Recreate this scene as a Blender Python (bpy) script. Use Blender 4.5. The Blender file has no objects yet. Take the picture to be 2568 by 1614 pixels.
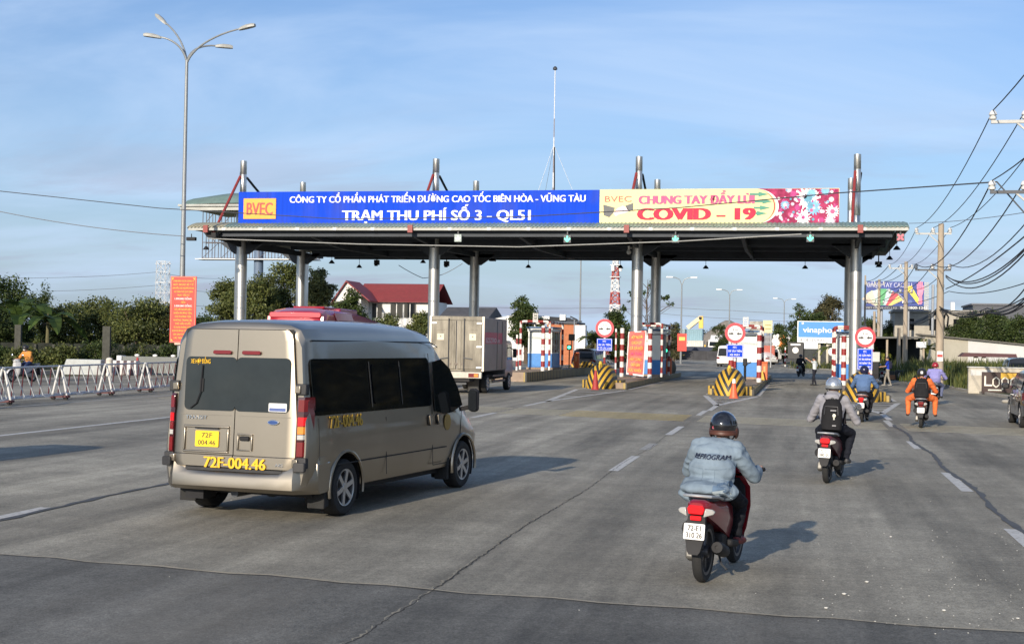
import bpy, bmesh, math, random
import numpy as np
from mathutils import Vector, Matrix, noise
from math import sin, cos, pi, radians as R

S = bpy.context.scene
COL = S.collection
rnd = random.Random(7)

# ------------------------------------------------------------------ camera
F, CX, CY, HC = 3450.0, 1284.0, 807.0, 2.15       # lens and eye height worked out from lane lines and columns
VP, ROLL = (2011.0, 872.0), 0.0175


def _d(px, py):
    return np.array([(px - CX) / F, -(py - CY) / F, -1.0])


_y = _d(*VP); _y /= np.linalg.norm(_y)
_h = _d(VP[0] + 1000, VP[1] + 1000 * ROLL) - _d(*VP)
_x = _h - _h.dot(_y) * _y; _x /= np.linalg.norm(_x)
_z = np.cross(_x, _y)
CM = np.stack([_x, _y, _z])
EYE = np.array([0, 0, HC])
cam = bpy.data.cameras.new('camera')
cam.sensor_width = 36.0
cam.lens = F / 2568 * 36.0
cam.clip_end = 6000
cam.clip_start = 0.1
camo = bpy.data.objects.new('camera', cam)
COL.objects.link(camo)
camo.matrix_world = Matrix.Translation(EYE) @ Matrix([list(CM[i]) + [0] for i in range(3)] + [[0, 0, 0, 1]])
S.camera = camo

# ------------------------------------------------------------------ sky, sun, exposure
SUN_AZ, SUN_EL = R(11.0), R(19.0)                 # light travels towards +Y and a little to the right
W = bpy.data.worlds.new('World'); S.world = W; W.use_nodes = True
wn, wl = W.node_tree.nodes, W.node_tree.links
wn.clear()


def wnode(t, **k):
    n = wn.new(t)
    for a, b in k.items():
        setattr(n, a, b)
    return n


def wmath(op, a, b=None, c=None):
    n = wn.new('ShaderNodeMath'); n.operation = op
    for i, v in enumerate((a, b, c)):
        if v is None: continue
        if isinstance(v, (int, float)): n.inputs[i].default_value = v
        else: wl.new(v, n.inputs[i])
    return n.outputs[0]


sky = wnode('ShaderNodeTexSky', sky_type='NISHITA', sun_disc=False, sun_elevation=SUN_EL,
            sun_rotation=pi + SUN_AZ, altitude=10, air_density=1.0, dust_density=1.2, ozone_density=2.0)
tc = wnode('ShaderNodeTexCoord')
sep = wnode('ShaderNodeSeparateXYZ'); wl.new(tc.outputs['Generated'], sep.inputs[0])
zz = wmath('MAXIMUM', sep.outputs[2], 0.0)
zd = wmath('ADD', zz, 0.16)
comb = wnode('ShaderNodeCombineXYZ')
wl.new(wmath('DIVIDE', sep.outputs[0], zd), comb.inputs[0])
wl.new(wmath('DIVIDE', sep.outputs[1], zd), comb.inputs[1])
comb.inputs[2].default_value = 3.7


def wnoise(scale, detail, rough, dist, off):
    mp = wnode('ShaderNodeMapping'); wl.new(comb.outputs[0], mp.inputs[0])
    mp.inputs['Location'].default_value = off
    mp.inputs['Rotation'].default_value = (0, 0, R(8))
    mp.inputs['Scale'].default_value = (0.55, 1.0, 1)
    n = wnode('ShaderNodeTexNoise'); wl.new(mp.outputs[0], n.inputs['Vector'])
    n.inputs['Scale'].default_value = scale; n.inputs['Detail'].default_value = detail
    n.inputs['Roughness'].default_value = rough; n.inputs['Distortion'].default_value = dist
    return n.outputs['Fac']


def wramp(fac, a, b):
    m = wnode('ShaderNodeMapRange', interpolation_type='SMOOTHSTEP')
    wl.new(fac, m.inputs[0]); m.inputs[1].default_value = a; m.inputs[2].default_value = b
    return m.outputs[0]


def wmix(fac, a, b):
    m = wnode('ShaderNodeMix', data_type='RGBA')
    if isinstance(fac, (int, float)): m.inputs[0].default_value = fac
    else: wl.new(fac, m.inputs[0])
    for i, v in ((6, a), (7, b)):
        if isinstance(v, tuple): m.inputs[i].default_value = (*v, 1)
        else: wl.new(v, m.inputs[i])
    return m.outputs[2]


SKYK = 0.12
bright = wnode('ShaderNodeVectorMath', operation='SCALE'); wl.new(sky.outputs[0], bright.inputs[0])
bright.operation = 'MULTIPLY'; bright.inputs[1].default_value = (.80, .94, 1.18)
hz = wmath('POWER', 2.718, wmath('MULTIPLY', zz, -9.0))                    # low haze all round the horizon
c0 = wmix(wmath('MULTIPLY', hz, 0.8), bright.outputs[0], (3.5, 4.35, 5.65))
thin = wmath('MULTIPLY', wramp(wnoise(1.1, 7, .55, .5, (2.3, 0.4, 0)), .40, .66), .62)   # thin high veil
c1 = wmix(thin, c0, (4.7, 6.0, 8.0))
low = wmath('MULTIPLY', wramp(wnoise(2.3, 8, .6, .25, (7.1, 3.3, 2)), .50, .68), wramp(wmath('MULTIPLY', zz, -1.0), -.20, -.02))
c2 = wmix(wmath('MULTIPLY', low, .8), c1, (3.3, 3.6, 4.7))               # greyer low cloud banks
bg = wnode('ShaderNodeBackground'); wl.new(c2, bg.inputs[0]); bg.inputs[1].default_value = SKYK
wo = wnode('ShaderNodeOutputWorld'); wl.new(bg.outputs[0], wo.inputs[0])

sl = bpy.data.lights.new('sun', 'SUN'); sl.energy = 4.8; sl.angle = R(0.6); sl.color = (1.0, 0.88, 0.72)
so = bpy.data.objects.new('sun', sl); COL.objects.link(so)
LD = Vector((sin(SUN_AZ) * cos(SUN_EL), cos(SUN_AZ) * cos(SUN_EL), -sin(SUN_EL)))
so.rotation_euler = LD.to_track_quat('-Z', 'Y').to_euler()
so.location = (-10, -40, 40)
S.view_settings.view_transform = 'Standard'; S.view_settings.look = 'None'
S.view_settings.exposure = 0.12; S.view_settings.gamma = 1.0; S.view_settings.use_curve_mapping = False
S.cycles.max_bounces = 6; S.cycles.diffuse_bounces = 3; S.cycles.glossy_bounces = 3
S.cycles.transmission_bounces = 4; S.cycles.transparent_max_bounces = 8


# ------------------------------------------------------------------ places: a point of the photograph at a known depth, or on the ground
def A(px, py, Y):
    r = CM @ _d(px, py); return Vector(EYE + r * (Y / r[1]))


def G(px, py, z=0.0):
    r = CM @ _d(px, py); return Vector(EYE + r * ((z - HC) / r[2]))


# ------------------------------------------------------------------ materials
MATS = {}


def M(name, col, rough=.6, metal=0., var=.12, sc=5., bump=0., bs=80., coat=0., emit=0., spec=.5, col2=None, stretch=None, dirt=0.):
    """plain procedural surface: base colour broken up by noise, optional fine relief and dirt"""
    if name in MATS: return MATS[name]
    m = bpy.data.materials.new(name); m.use_nodes = True
    n, l = m.node_tree.nodes, m.node_tree.links
    p = n['Principled BSDF']
    t = n.new('ShaderNodeTexCoord')
    src = t.outputs['Object']
    if stretch:
        mp = n.new('ShaderNodeMapping'); l.new(src, mp.inputs[0]); mp.inputs['Scale'].default_value = stretch; src = mp.outputs[0]
    nz = n.new('ShaderNodeTexNoise'); nz.inputs['Scale'].default_value = sc; nz.inputs['Detail'].default_value = 6
    nz.inputs['Roughness'].default_value = .62
    l.new(src, nz.inputs['Vector'])
    mr = n.new('ShaderNodeMapRange'); l.new(nz.outputs['Fac'], mr.inputs[0]); mr.inputs[1].default_value = .3; mr.inputs[2].default_value = .7
    mx = n.new('ShaderNodeMix'); mx.data_type = 'RGBA'; l.new(mr.outputs[0], mx.inputs[0])
    a = tuple(c * (1 - var) for c in col); b = col2 or tuple(min(1, c * (1 + var)) for c in col)
    mx.inputs[6].default_value = (*a, 1); mx.inputs[7].default_value = (*b, 1)
    out = mx.outputs[2]
    if dirt:
        nz2 = n.new('ShaderNodeTexNoise'); nz2.inputs['Scale'].default_value = sc * .4; nz2.inputs['Detail'].default_value = 8
        l.new(t.outputs['Object'], nz2.inputs['Vector'])
        m2 = n.new('ShaderNodeMapRange'); l.new(nz2.outputs['Fac'], m2.inputs[0]); m2.inputs[1].default_value = .45; m2.inputs[2].default_value = .75
        m2.inputs[4].default_value = dirt
        x2 = n.new('ShaderNodeMix'); x2.data_type = 'RGBA'; l.new(m2.outputs[0], x2.inputs[0]); l.new(out, x2.inputs[6])
        x2.inputs[7].default_value = (.13, .11, .085, 1); out = x2.outputs[2]
    l.new(out, p.inputs['Base Color'])
    p.inputs['Roughness'].default_value = rough; p.inputs['Metallic'].default_value = metal
    p.inputs['Specular IOR Level'].default_value = spec; p.inputs['Coat Weight'].default_value = coat
    p.inputs['Coat Roughness'].default_value = .06
    if emit:
        l.new(out, p.inputs['Emission Color']); p.inputs['Emission Strength'].default_value = emit
    if bump:
        nb = n.new('ShaderNodeTexNoise'); nb.inputs['Scale'].default_value = bs; nb.inputs['Detail'].default_value = 5
        l.new(t.outputs['Object'], nb.inputs['Vector'])
        bu = n.new('ShaderNodeBump'); bu.inputs['Strength'].default_value = bump; bu.inputs['Distance'].default_value = .02
        l.new(nb.outputs['Fac'], bu.inputs['Height']); l.new(bu.outputs[0], p.inputs['Normal'])
    MATS[name] = m
    return m


def MS(name, c1, c2, axis, period, duty=.5, phase=0., rough=.55, chev=0., wear=.25):
    """two-colour painted bands along an axis (chev > 0 bends them into V shapes), a little worn"""
    if name in MATS: return MATS[name]
    m = bpy.data.materials.new(name); m.use_nodes = True
    n, l = m.node_tree.nodes, m.node_tree.links
    p = n['Principled BSDF']; p.inputs['Roughness'].default_value = rough
    t = n.new('ShaderNodeTexCoord')

    def ma(op, a, b=None):
        q = n.new('ShaderNodeMath'); q.operation = op
        for i, v in enumerate((a, b)):
            if v is None: continue
            if isinstance(v, (int, float)): q.inputs[i].default_value = v
            else: l.new(v, q.inputs[i])
        return q.outputs[0]
    sp = n.new('ShaderNodeSeparateXYZ'); l.new(t.outputs['Object'], sp.inputs[0])
    xs = ma('ABSOLUTE', sp.outputs[0]) if chev else sp.outputs[0]
    v = ma('ADD', ma('ADD', ma('MULTIPLY', xs, axis[0]), ma('MULTIPLY', sp.outputs[1], axis[1])), ma('MULTIPLY', sp.outputs[2], axis[2]))
    fr = ma('FRACT', ma('ADD', ma('DIVIDE', v, period), phase))
    st = ma('LESS_THAN', fr, duty)
    nz = n.new('ShaderNodeTexNoise'); nz.inputs['Scale'].default_value = 7; nz.inputs['Detail'].default_value = 8; l.new(t.outputs['Object'], nz.inputs['Vector'])
    mx = n.new('ShaderNodeMix'); mx.data_type = 'RGBA'; l.new(st, mx.inputs[0])
    mx.inputs[6].default_value = (*c2, 1); mx.inputs[7].default_value = (*c1, 1)
    mr = n.new('ShaderNodeMapRange'); l.new(nz.outputs['Fac'], mr.inputs[0]); mr.inputs[1].default_value = .5; mr.inputs[2].default_value = .85; mr.inputs[4].default_value = wear * 2
    m2 = n.new('ShaderNodeMix'); m2.data_type = 'RGBA'; l.new(mr.outputs[0], m2.inputs[0]); l.new(mx.outputs[2], m2.inputs[6]); m2.inputs[7].default_value = (.16, .14, .12, 1)
    l.new(m2.outputs[2], p.inputs['Base Color'])
    MATS[name] = m
    return m


def MLEAF(name, col, hue=.25, trans=.25):
    if name in MATS: return MATS[name]
    m = bpy.data.materials.new(name); m.use_nodes = True
    n, l = m.node_tree.nodes, m.node_tree.links
    p = n['Principled BSDF']; p.inputs['Roughness'].default_value = .55; p.inputs['Specular IOR Level'].default_value = .3
    g = n.new('ShaderNodeNewGeometry')
    cr = n.new('ShaderNodeMix'); cr.data_type = 'RGBA'; l.new(g.outputs['Random Per Island'], cr.inputs[0])
    cr.inputs[6].default_value = (col[0] * .55, col[1] * .6, col[2] * .6, 1)
    cr.inputs[7].default_value = (min(1, col[0] * (1.4 + hue)), col[1] * 1.35, col[2] * 1.1, 1)
    t = n.new('ShaderNodeTexCoord'); nz = n.new('ShaderNodeTexNoise'); nz.inputs['Scale'].default_value = .55; nz.inputs['Detail'].default_value = 3
    l.new(t.outputs['Object'], nz.inputs['Vector'])
    mr = n.new('ShaderNodeMapRange'); l.new(nz.outputs['Fac'], mr.inputs[0]); mr.inputs[1].default_value = .35; mr.inputs[2].default_value = .65; mr.inputs[3].default_value = .65; mr.inputs[4].default_value = 1.3
    sc = n.new('ShaderNodeVectorMath'); sc.operation = 'SCALE'; l.new(cr.outputs[2], sc.inputs[0]); l.new(mr.outputs[0], sc.inputs['Scale'])
    l.new(sc.outputs[0], p.inputs['Base Color'])
    tr = n.new('ShaderNodeBsdfTranslucent'); l.new(sc.outputs[0], tr.inputs[0])
    ms = n.new('ShaderNodeMixShader'); ms.inputs[0].default_value = trans
    l.new(p.outputs[0], ms.inputs[1]); l.new(tr.outputs[0], ms.inputs[2]); l.new(ms.outputs[0], n['Material Output'].inputs[0])
    MATS[name] = m
    return m


# ------------------------------------------------------------------ mesh builder
class MB:
    def __init__(s):
        s.v, s.f, s.m, s.k = [], [], [], 0

    def add(s, vs, fs):
        o = len(s.v); s.v += [tuple(p) for p in vs]
        for f in fs:
            s.f.append([i + o for i in f]); s.m.append(s.k)
        return s

    def box(s, c, d, rot=None):
        x, y, z = d[0] / 2, d[1] / 2, d[2] / 2
        vs = [Vector((a * x, b * y, e * z)) for e in (-1, 1) for b in (-1, 1) for a in (-1, 1)]
        if rot is not None: vs = [rot @ p for p in vs]
        c = Vector(c)
        return s.add([p + c for p in vs], [[0, 2, 3, 1], [4, 5, 7, 6], [0, 1, 5, 4], [2, 6, 7, 3], [0, 4, 6, 2], [1, 3, 7, 5]])

    def bb(s, x0, x1, y0, y1, z0, z1):
        return s.box(((x0 + x1) / 2, (y0 + y1) / 2, (z0 + z1) / 2), (x1 - x0, y1 - y0, z1 - z0))

    def bar(s, p, q, w, h=None, up=(0, 0, 1)):
        p, q = Vector(p), Vector(q); d = q - p
        z = d.normalized(); x = Vector(up).cross(z)
        if x.length < 1e-4: x = Vector((1, 0, 0)).cross(z)
        x.normalize(); y = z.cross(x)
        return s.box((p + q) / 2, (w, h or w, d.length), Matrix((x, y, z)).transposed())

    def cyl(s, p, q, r0, r1=None, n=12, caps=True):
        p, q = Vector(p), Vector(q); r1 = r0 if r1 is None else r1
        z = (q - p).normalized(); x = z.orthogonal().normalized(); y = z.cross(x)
        vs = [c + (x * cos(2 * pi * i / n) + y * sin(2 * pi * i / n)) * r for c, r in ((p, r0), (q, r1)) for i in range(n)]
        fs = [[i, (i + 1) % n, n + (i + 1) % n, n + i] for i in range(n)]
        if caps: fs += [list(range(n))[::-1], list(range(n, 2 * n))]
        return s.add(vs, fs)

    def tube(s, pts, r, n=6):
        pts = [Vector(p) for p in pts]; rings = []
        x = None
        for i, p in enumerate(pts):
            t = (pts[min(i + 1, len(pts) - 1)] - pts[max(i - 1, 0)]).normalized()
            x = t.orthogonal().normalized() if x is None else (x - t * x.dot(t)).normalized()
            y = t.cross(x); rr = r[i] if isinstance(r, (list, tuple)) else r
            rings.append([p + (x * cos(2 * pi * k / n) + y * sin(2 * pi * k / n)) * rr for k in range(n)])
        return s.loft(rings)

    def loft(s, rings, caps=True, closed=True):
        n = len(rings[0]); vs = [p for r in rings for p in r]; fs = []
        for j in range(len(rings) - 1):
            for i in range(n if closed else n - 1):
                fs.append([j * n + i, j * n + (i + 1) % n, (j + 1) * n + (i + 1) % n, (j + 1) * n + i])
        if caps: fs += [list(range(n))[::-1], list(range(len(vs) - n, len(vs)))]
        return s.add(vs, fs)

    def lathe(s, prof, n=16, c=(0, 0, 0), ax=None, ring=False):
        if ring: prof = list(prof) + [prof[0]]
        c = Vector(c); z = Vector(ax or (0, 0, 1)).normalized(); x = z.orthogonal().normalized(); y = z.cross(x)
        return s.loft([[c + z * h + (x * cos(2 * pi * i / n) + y * sin(2 * pi * i / n)) * max(r, 1e-4) for i in range(n)] for r, h in prof], caps=not ring)

    def sph(s, c, r, n=12, m=8, rot=None):
        r = (r, r, r) if isinstance(r, (int, float)) else r
        c = Vector(c); rings = []
        for j in range(m + 1):
            a = -pi / 2 + pi * j / m; a = max(min(a, pi / 2 - .02), -pi / 2 + .02)
            ring = [Vector((r[0] * cos(a) * cos(2 * pi * i / n), r[1] * cos(a) * sin(2 * pi * i / n), r[2] * sin(a))) for i in range(n)]
            if rot is not None: ring = [rot @ p for p in ring]
            rings.append([p + c for p in ring])
        return s.loft(rings)

    def slab(s, pts, fn, t):
        """flat outline (u, w) mapped by fn(u, w, depth) -> 3D, given thickness t"""
        n = len(pts)
        return s.add([fn(u, w, 0) for u, w in pts] + [fn(u, w, t) for u, w in pts],
                     [list(range(n))[::-1], list(range(n, 2 * n))] + [[i, (i + 1) % n, n + (i + 1) % n, n + i] for i in range(n)])

    def obj(s, name, mats, parent=None, smooth=35, bevel=0., seg=2, loc=None, rz=0.):
        me = bpy.data.meshes.new(name); me.from_pydata([tuple(p) for p in s.v], [], s.f)
        if not isinstance(mats, (list, tuple)): mats = [mats]
        for m in mats: me.materials.append(m)
        if any(s.m): me.polygons.foreach_set('material_index', s.m)
        bm = bmesh.new(); bm.from_mesh(me); bmesh.ops.recalc_face_normals(bm, faces=bm.faces); bm.to_mesh(me); bm.free()
        if smooth:
            me.shade_smooth()
            if smooth < 180: me.set_sharp_from_angle(angle=R(smooth))
        o = bpy.data.objects.new(name, me); COL.objects.link(o)
        if parent: o.parent = parent
        if loc is not None: o.location = loc
        if rz: o.rotation_euler = (0, 0, rz)
        if bevel:
            b = o.modifiers.new('bevel', 'BEVEL'); b.width = bevel; b.segments = seg; b.limit_method = 'ANGLE'; b.angle_limit = R(40)
            b.harden_normals = False
        return o


def tag(o, label, cat, group=None):
    o['label'] = label; o['category'] = cat
    if group: o['group'] = group
    return o


def thing(name, loc, label, cat, group=None, rz=0.):
    o = bpy.data.objects.new(name, None); COL.objects.link(o); o.location = loc; o.rotation_euler = (0, 0, rz)
    o.empty_display_size = .2
    return tag(o, label, cat, group)


def struct(o):
    o['kind'] = 'structure'; return o


def stuff(o):
    o['kind'] = 'stuff'; return o


def kids(o):
    return [c for c in bpy.data.objects if c.parent == o]


def dup(root, loc, rz=None, label=None, scale=None):
    def cp(o, par):
        c = o.copy(); COL.objects.link(c)
        if par is not None: c.parent = par
        for ch in list(o.children): cp(ch, c)
        return c
    bpy.context.view_layer.update()
    r = cp(root, None); r.location = loc
    if rz is not None: r.rotation_euler = (root.rotation_euler[0], root.rotation_euler[1], rz)
    if scale is not None: r.scale = scale
    if label: r['label'] = label
    return r


def sub(o, parent, name, mesh_obj=None):
    """another child sharing a mesh"""
    c = o.copy(); c.name = name; COL.objects.link(c); c.parent = parent
    return c


_TX = {}


def tmesh(s, bold, ext):
    k = s
    if k in _TX: return _TX[k]
    cu = bpy.data.curves.new('t', 'FONT'); cu.body = s; cu.align_x = 'LEFT'; cu.size = 1; cu.resolution_u = 3
    cu.extrude = .5
    o = bpy.data.objects.new('t', cu); COL.objects.link(o)
    bpy.context.view_layer.update()
    me = bpy.data.meshes.new_from_object(o.evaluated_get(bpy.context.evaluated_depsgraph_get()))
    v = np.zeros(len(me.vertices) * 3); me.vertices.foreach_get('co', v); v = v.reshape(-1, 3)
    f = [list(p.vertices) for p in me.polygons]
    bpy.data.objects.remove(o); bpy.data.curves.remove(cu); bpy.data.meshes.remove(me)
    _TX[k] = (v, f)
    return _TX[k]


def txt(mb, s, c, ux, uz, w=None, h=None, t=.012, bold=.015):
    """lettering centred on c, running along ux, up along uz, fitted to width w and height h (of its capitals)"""
    v, f = tmesh(s, bold, 0)
    if len(v) == 0: return mb
    ux, uz = Vector(ux).normalized(), Vector(uz).normalized(); n = ux.cross(uz); c = Vector(c)
    x0, x1 = v[:, 0].min(), v[:, 0].max()
    hh = .73
    sy = (h / hh) if h else (w / (x1 - x0)); sx = (w / (x1 - x0)) if w else sy
    for i, e in enumerate((0, -1, 1) if bold > .012 else (0,)):     # heavier strokes: the letters struck again a little to each side
        vs = [c + ux * (((p[0] - (x0 + x1) / 2) + e * bold * .8) * sx * (1 - bold * .1)) + uz * ((p[1] - hh / 2) * sy) + n * (t * (.5 + p[2]) + i * .0013) for p in v]
        mb.add(vs, f)
    return mb


def bake(o):
    """apply the modifiers of an object into its mesh"""
    bpy.context.view_layer.update()
    me = bpy.data.meshes.new_from_object(o.evaluated_get(bpy.context.evaluated_depsgraph_get()))
    old = o.data; o.modifiers.clear(); o.data = me; bpy.data.meshes.remove(old)
    return o


def cut(o, cutters):
    """subtract closed MB shapes (wheel arches and the like)"""
    tmp = []
    for mb in cutters:
        c = mb.obj('cutter', [o.data.materials[0]], smooth=0); tmp.append(c)
        c.parent = o.parent
        b = o.modifiers.new('cut', 'BOOLEAN'); b.operation = 'DIFFERENCE'; b.object = c; b.solver = 'EXACT'
    bake(o)
    for c in tmp: bpy.data.objects.remove(c)
    o.data.shade_smooth(); o.data.set_sharp_from_angle(angle=R(35))
    return o


def rrect(x0, x1, z0, z1, r, n=4):
    r = min(r, (x1 - x0) / 2.01, (z1 - z0) / 2.01)
    pts = []
    for cx, cz, a0 in ((x1 - r, z1 - r, 0), (x0 + r, z1 - r, 90), (x0 + r, z0 + r, 180), (x1 - r, z0 + r, 270)):
        for i in range(n + 1):
            a = R(a0 + 90 * i / n); pts.append((cx + r * cos(a), cz + r * sin(a)))
    return pts


# common surfaces
white = M('white_paint', (.78, .77, .74), .45, var=.05)
black = M('black_plastic', (.018, .018, .02), .6, var=.2, spec=.25)
rubber = M('tyre_rubber', (.018, .018, .018), .85, var=.3, bump=.2)
chrome = M('bright_metal', (.7, .7, .7), .22, 1., var=.05)
alloy = M('alloy_wheel', (.55, .56, .57), .3, .85, var=.06)
dkmetal = M('dark_steel', (.07, .075, .085), .5, .4, var=.2)
galv = M('galvanised_steel', (.46, .47, .48), .42, .6, var=.12, sc=8)
redpaint = M('red_paint', (.42, .035, .03), .45)
glass = M('tinted_glass', (.012, .014, .016), .04, var=.05, spec=.8)
conc = M('concrete', (.34, .32, .28), .85, var=.2, sc=3, bump=.15, bs=30)
skin = M('skin', (.44, .26, .18), .55, var=.06)
redlens = M('red_lens', (.17, .006, .008), .15, var=.1, coat=.6)
redlit = M('red_lit_lens', (.55, .008, .012), .2, emit=.5)
amber = M('amber_lens', (.75, .26, .03), .2, coat=.5)
clearlens = M('clear_lens', (.46, .45, .42), .15, coat=.7)
plate_w = M('plate_white', (.82, .82, .8), .4, var=.03)
ink = M('black_ink', (.02, .02, .022), .5)
# ------------------------------------------------------------------ ground, road, markings
def road_material(name, base, tracks, cx):
    m = bpy.data.materials.new(name); m.use_nodes = True
    n, l = m.node_tree.nodes, m.node_tree.links
    p = n['Principled BSDF']; p.inputs['Roughness'].default_value = .82; p.inputs['Specular IOR Level'].default_value = .35
    t = n.new('ShaderNodeTexCoord')

    def noise(scale, detail, stretch=(1, 1, 1), rough=.6, rot=0):
        mp = n.new('ShaderNodeMapping'); l.new(t.outputs['Object'], mp.inputs[0]); mp.inputs['Scale'].default_value = stretch
        mp.inputs['Rotation'].default_value = (0, 0, rot)
        z = n.new('ShaderNodeTexNoise'); z.inputs['Scale'].default_value = scale; z.inputs['Detail'].default_value = detail; z.inputs['Roughness'].default_value = rough
        l.new(mp.outputs[0], z.inputs['Vector']); return z.outputs['Fac']

    def rng(f, a, b, c, d):
        q = n.new('ShaderNodeMapRange'); l.new(f, q.inputs[0])
        for i, v in enumerate((a, b, c, d)): q.inputs[i + 1].default_value = v
        return q.outputs[0]

    def mul(a, b):
        q = n.new('ShaderNodeMath'); q.operation = 'MULTIPLY'; l.new(a, q.inputs[0]); l.new(b, q.inputs[1]); return q.outputs[0]
    big = rng(noise(.16, 5, (1.4, .55, 1)), .34, .66, .62, 1.32)           # wide old and new areas
    strk = rng(noise(.55, 6, (2.2, .07, 1)), .36, .64, .74, 1.2)          # traffic polish, drawn out along the lanes
    mid = rng(noise(2.4, 7, (1, .6, 1)), .3, .7, .86, 1.12)
    cross = rng(noise(.9, 6, (.25, 1.6, 1)), .35, .7, .9, 1.1)             # faint bands across, left by rolling
    fine = mul(rng(noise(48, 4, (1, 1, 1), .8), .3, .7, .5, 1.55), rng(noise(14, 5, (1, .7, 1), .75), .3, .7, .72, 1.28))   # aggregate
    oil = rng(noise(.35, 7, (1.5, .16, 1), .65), .52, .68, 1.0, .55)       # oil and tyre darkening
    k = mul(mul(mul(big, strk), mul(mid, cross)), mul(fine, oil))
    sc = n.new('ShaderNodeVectorMath'); sc.operation = 'SCALE'; sc.inputs[0].default_value = base; l.new(k, sc.inputs['Scale'])
    dust = rng(noise(.5, 8, (1, .35, 1), .65), .5, .75, 0, .5)
    mx = n.new('ShaderNodeMix'); mx.data_type = 'RGBA'; l.new(dust, mx.inputs[0]); l.new(sc.outputs[0], mx.inputs[6]); mx.inputs[7].default_value = (.185, .165, .13, 1)
    l.new(mx.outputs[2], p.inputs['Base Color'])
    bu = n.new('ShaderNodeBump'); bu.inputs['Strength'].default_value = .35; bu.inputs['Distance'].default_value = .012
    l.new(noise(70, 3), bu.inputs['Height']); l.new(bu.outputs[0], p.inputs['Normal'])
    return m


def sheet(pts, z):
    mb = MB(); mb.add([(x, y, z) for x, y in pts], [list(range(len(pts)))]); return mb


asph = road_material('asphalt', (.275, .255, .205), True, 0)
asph2 = road_material('asphalt_newer', (.132, .128, .113), True, 0)
dirt = M('dry_ground', (.13, .115, .07), .95, var=.35, sc=.6, bump=.3, bs=20, col2=(.075, .085, .035))
struct(sheet([(-2500, -300), (2500, -300), (2500, 5000), (-2500, 5000)], -.02).obj('ground', dirt, smooth=0))
road = struct(sheet([(-37, -60), (16, -60), (16, 40), (9.6, 66), (8.5, 76), (8.2, 89), (6.7, 107), (4.8, 117), (3.7, 136), (-.5, 151), (-2.5, 172), (-1, 250), (30, 300), (30, 330),
                     (-30, 330), (-400, 520), (-420, 480), (-60, 250), (-37, 130)], 0).obj('road', asph, smooth=0))
# newer, darker strip across the foreground, its edge ragged
edge = []
for i in range(121):
    x = -30 + 46 * i / 120
    y = 12.13 + (x + 7.62) * (-.128) if x < -3.1 else 11.50 + (x + 3.1) * (-.075)
    edge.append((x, y + .035 * sin(x * 5.1) + rnd.uniform(-.025, .025)))
sheet(edge + [(16, -60), (-30, -60)], .004).obj('asphalt_patch', asph2, parent=road, smooth=0)


def ribbon(pts, w, z, jit=0.):
    mb = MB(); n = len(pts); vs = []
    for i, p in enumerate(pts):
        a, b = Vector(pts[max(i - 1, 0)]), Vector(pts[min(i + 1, n - 1)])
        t = (b - a).normalized(); s = Vector((-t.y, t.x)); ww = (w[i] if isinstance(w, list) else w) / 2 + rnd.uniform(0, jit)
        for e in (-1, 1): vs.append((p[0] + s.x * ww * e, p[1] + s.y * ww * e, z))
    mb.add(vs, [[2 * i, 2 * i + 2, 2 * i + 3, 2 * i + 1] for i in range(n - 1)])
    return mb


def worn(name, col, amount):
    m = M(name, col, .7, var=.08, sc=4)
    n, l = m.node_tree.nodes, m.node_tree.links; p = n['Principled BSDF']
    src = p.inputs['Base Color'].links[0].from_socket
    t = n.new('ShaderNodeTexCoord'); z = n.new('ShaderNodeTexNoise'); z.inputs['Scale'].default_value = 9; z.inputs['Detail'].default_value = 9; z.inputs['Roughness'].default_value = .7
    l.new(t.outputs['Object'], z.inputs['Vector'])
    q = n.new('ShaderNodeMapRange'); l.new(z.outputs['Fac'], q.inputs[0]); q.inputs[1].default_value = .62 - amount * .35; q.inputs[2].default_value = .72
    x = n.new('ShaderNodeMix'); x.data_type = 'RGBA'; l.new(q.outputs[0], x.inputs[0]); l.new(src, x.inputs[6]); x.inputs[7].default_value = (.19, .175, .135, 1)
    l.new(x.outputs[2], p.inputs['Base Color'])
    return m


sand = worn('sandy_joint_filler', (.36, .31, .22), .5)
sand2 = worn('broken_edge', (.33, .29, .21), .9)
crackm = M('open_crack', (.035, .033, .03), .95, var=.3, sc=20)
tarm = M('tar_seal', (.075, .075, .072), .7, var=.25, sc=6)
ribbon([(x, y + .03) for x, y in edge], [.018 + .022 * rnd.random() for i in range(121)], .006, .02).obj('joint_filler', sand, parent=road, smooth=0)
ribbon([(x, y - .02 + rnd.uniform(-.01, .01)) for x, y in edge], .009, .010, .006).obj('crack', crackm, parent=road, smooth=0)
cr = []
for i in range(400):
    y = 6 + i * .07; cr.append((-3.12 + .03 * sin(y * .7) + .02 * noise.noise((y * 1.7, 0, 3)) + rnd.uniform(-.014, .014), y))
ribbon(cr, [rnd.uniform(.001, .014) * (1 - i / 600) for i in range(400)], .006, .004).obj('crack', crackm, parent=road, smooth=0)
ribbon([(x - .02 + rnd.uniform(-.02, .02), y) for x, y in cr[:200]], [rnd.choice((0, 0, .012, .02)) for i in range(200)], .0055, .004).obj('crack_edge', sand2, parent=road, smooth=0)
ribbon([(2.62 + .05 * sin(y * .9) + rnd.uniform(-.02, .02), y) for y in [14 + i * .3 for i in range(90)]], .05, .008, .035).obj('tar_joint', tarm, parent=road, smooth=0)
ribbon([(-9.05 + .04 * sin(y) + rnd.uniform(-.02, .02), y) for y in [8 + i * .3 for i in range(90)]], .05, .008, .04).obj('tar_joint', tarm, parent=road, smooth=0)
line = worn('worn_road_paint', (.52, .51, .48), .35)
faint = worn('faded_road_paint', (.40, .39, .36), .75)
yel = worn('faded_yellow_paint', (.52, .39, .13), .35)
yel2 = worn('faded_cream_paint', (.52, .46, .31), .3)


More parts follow.
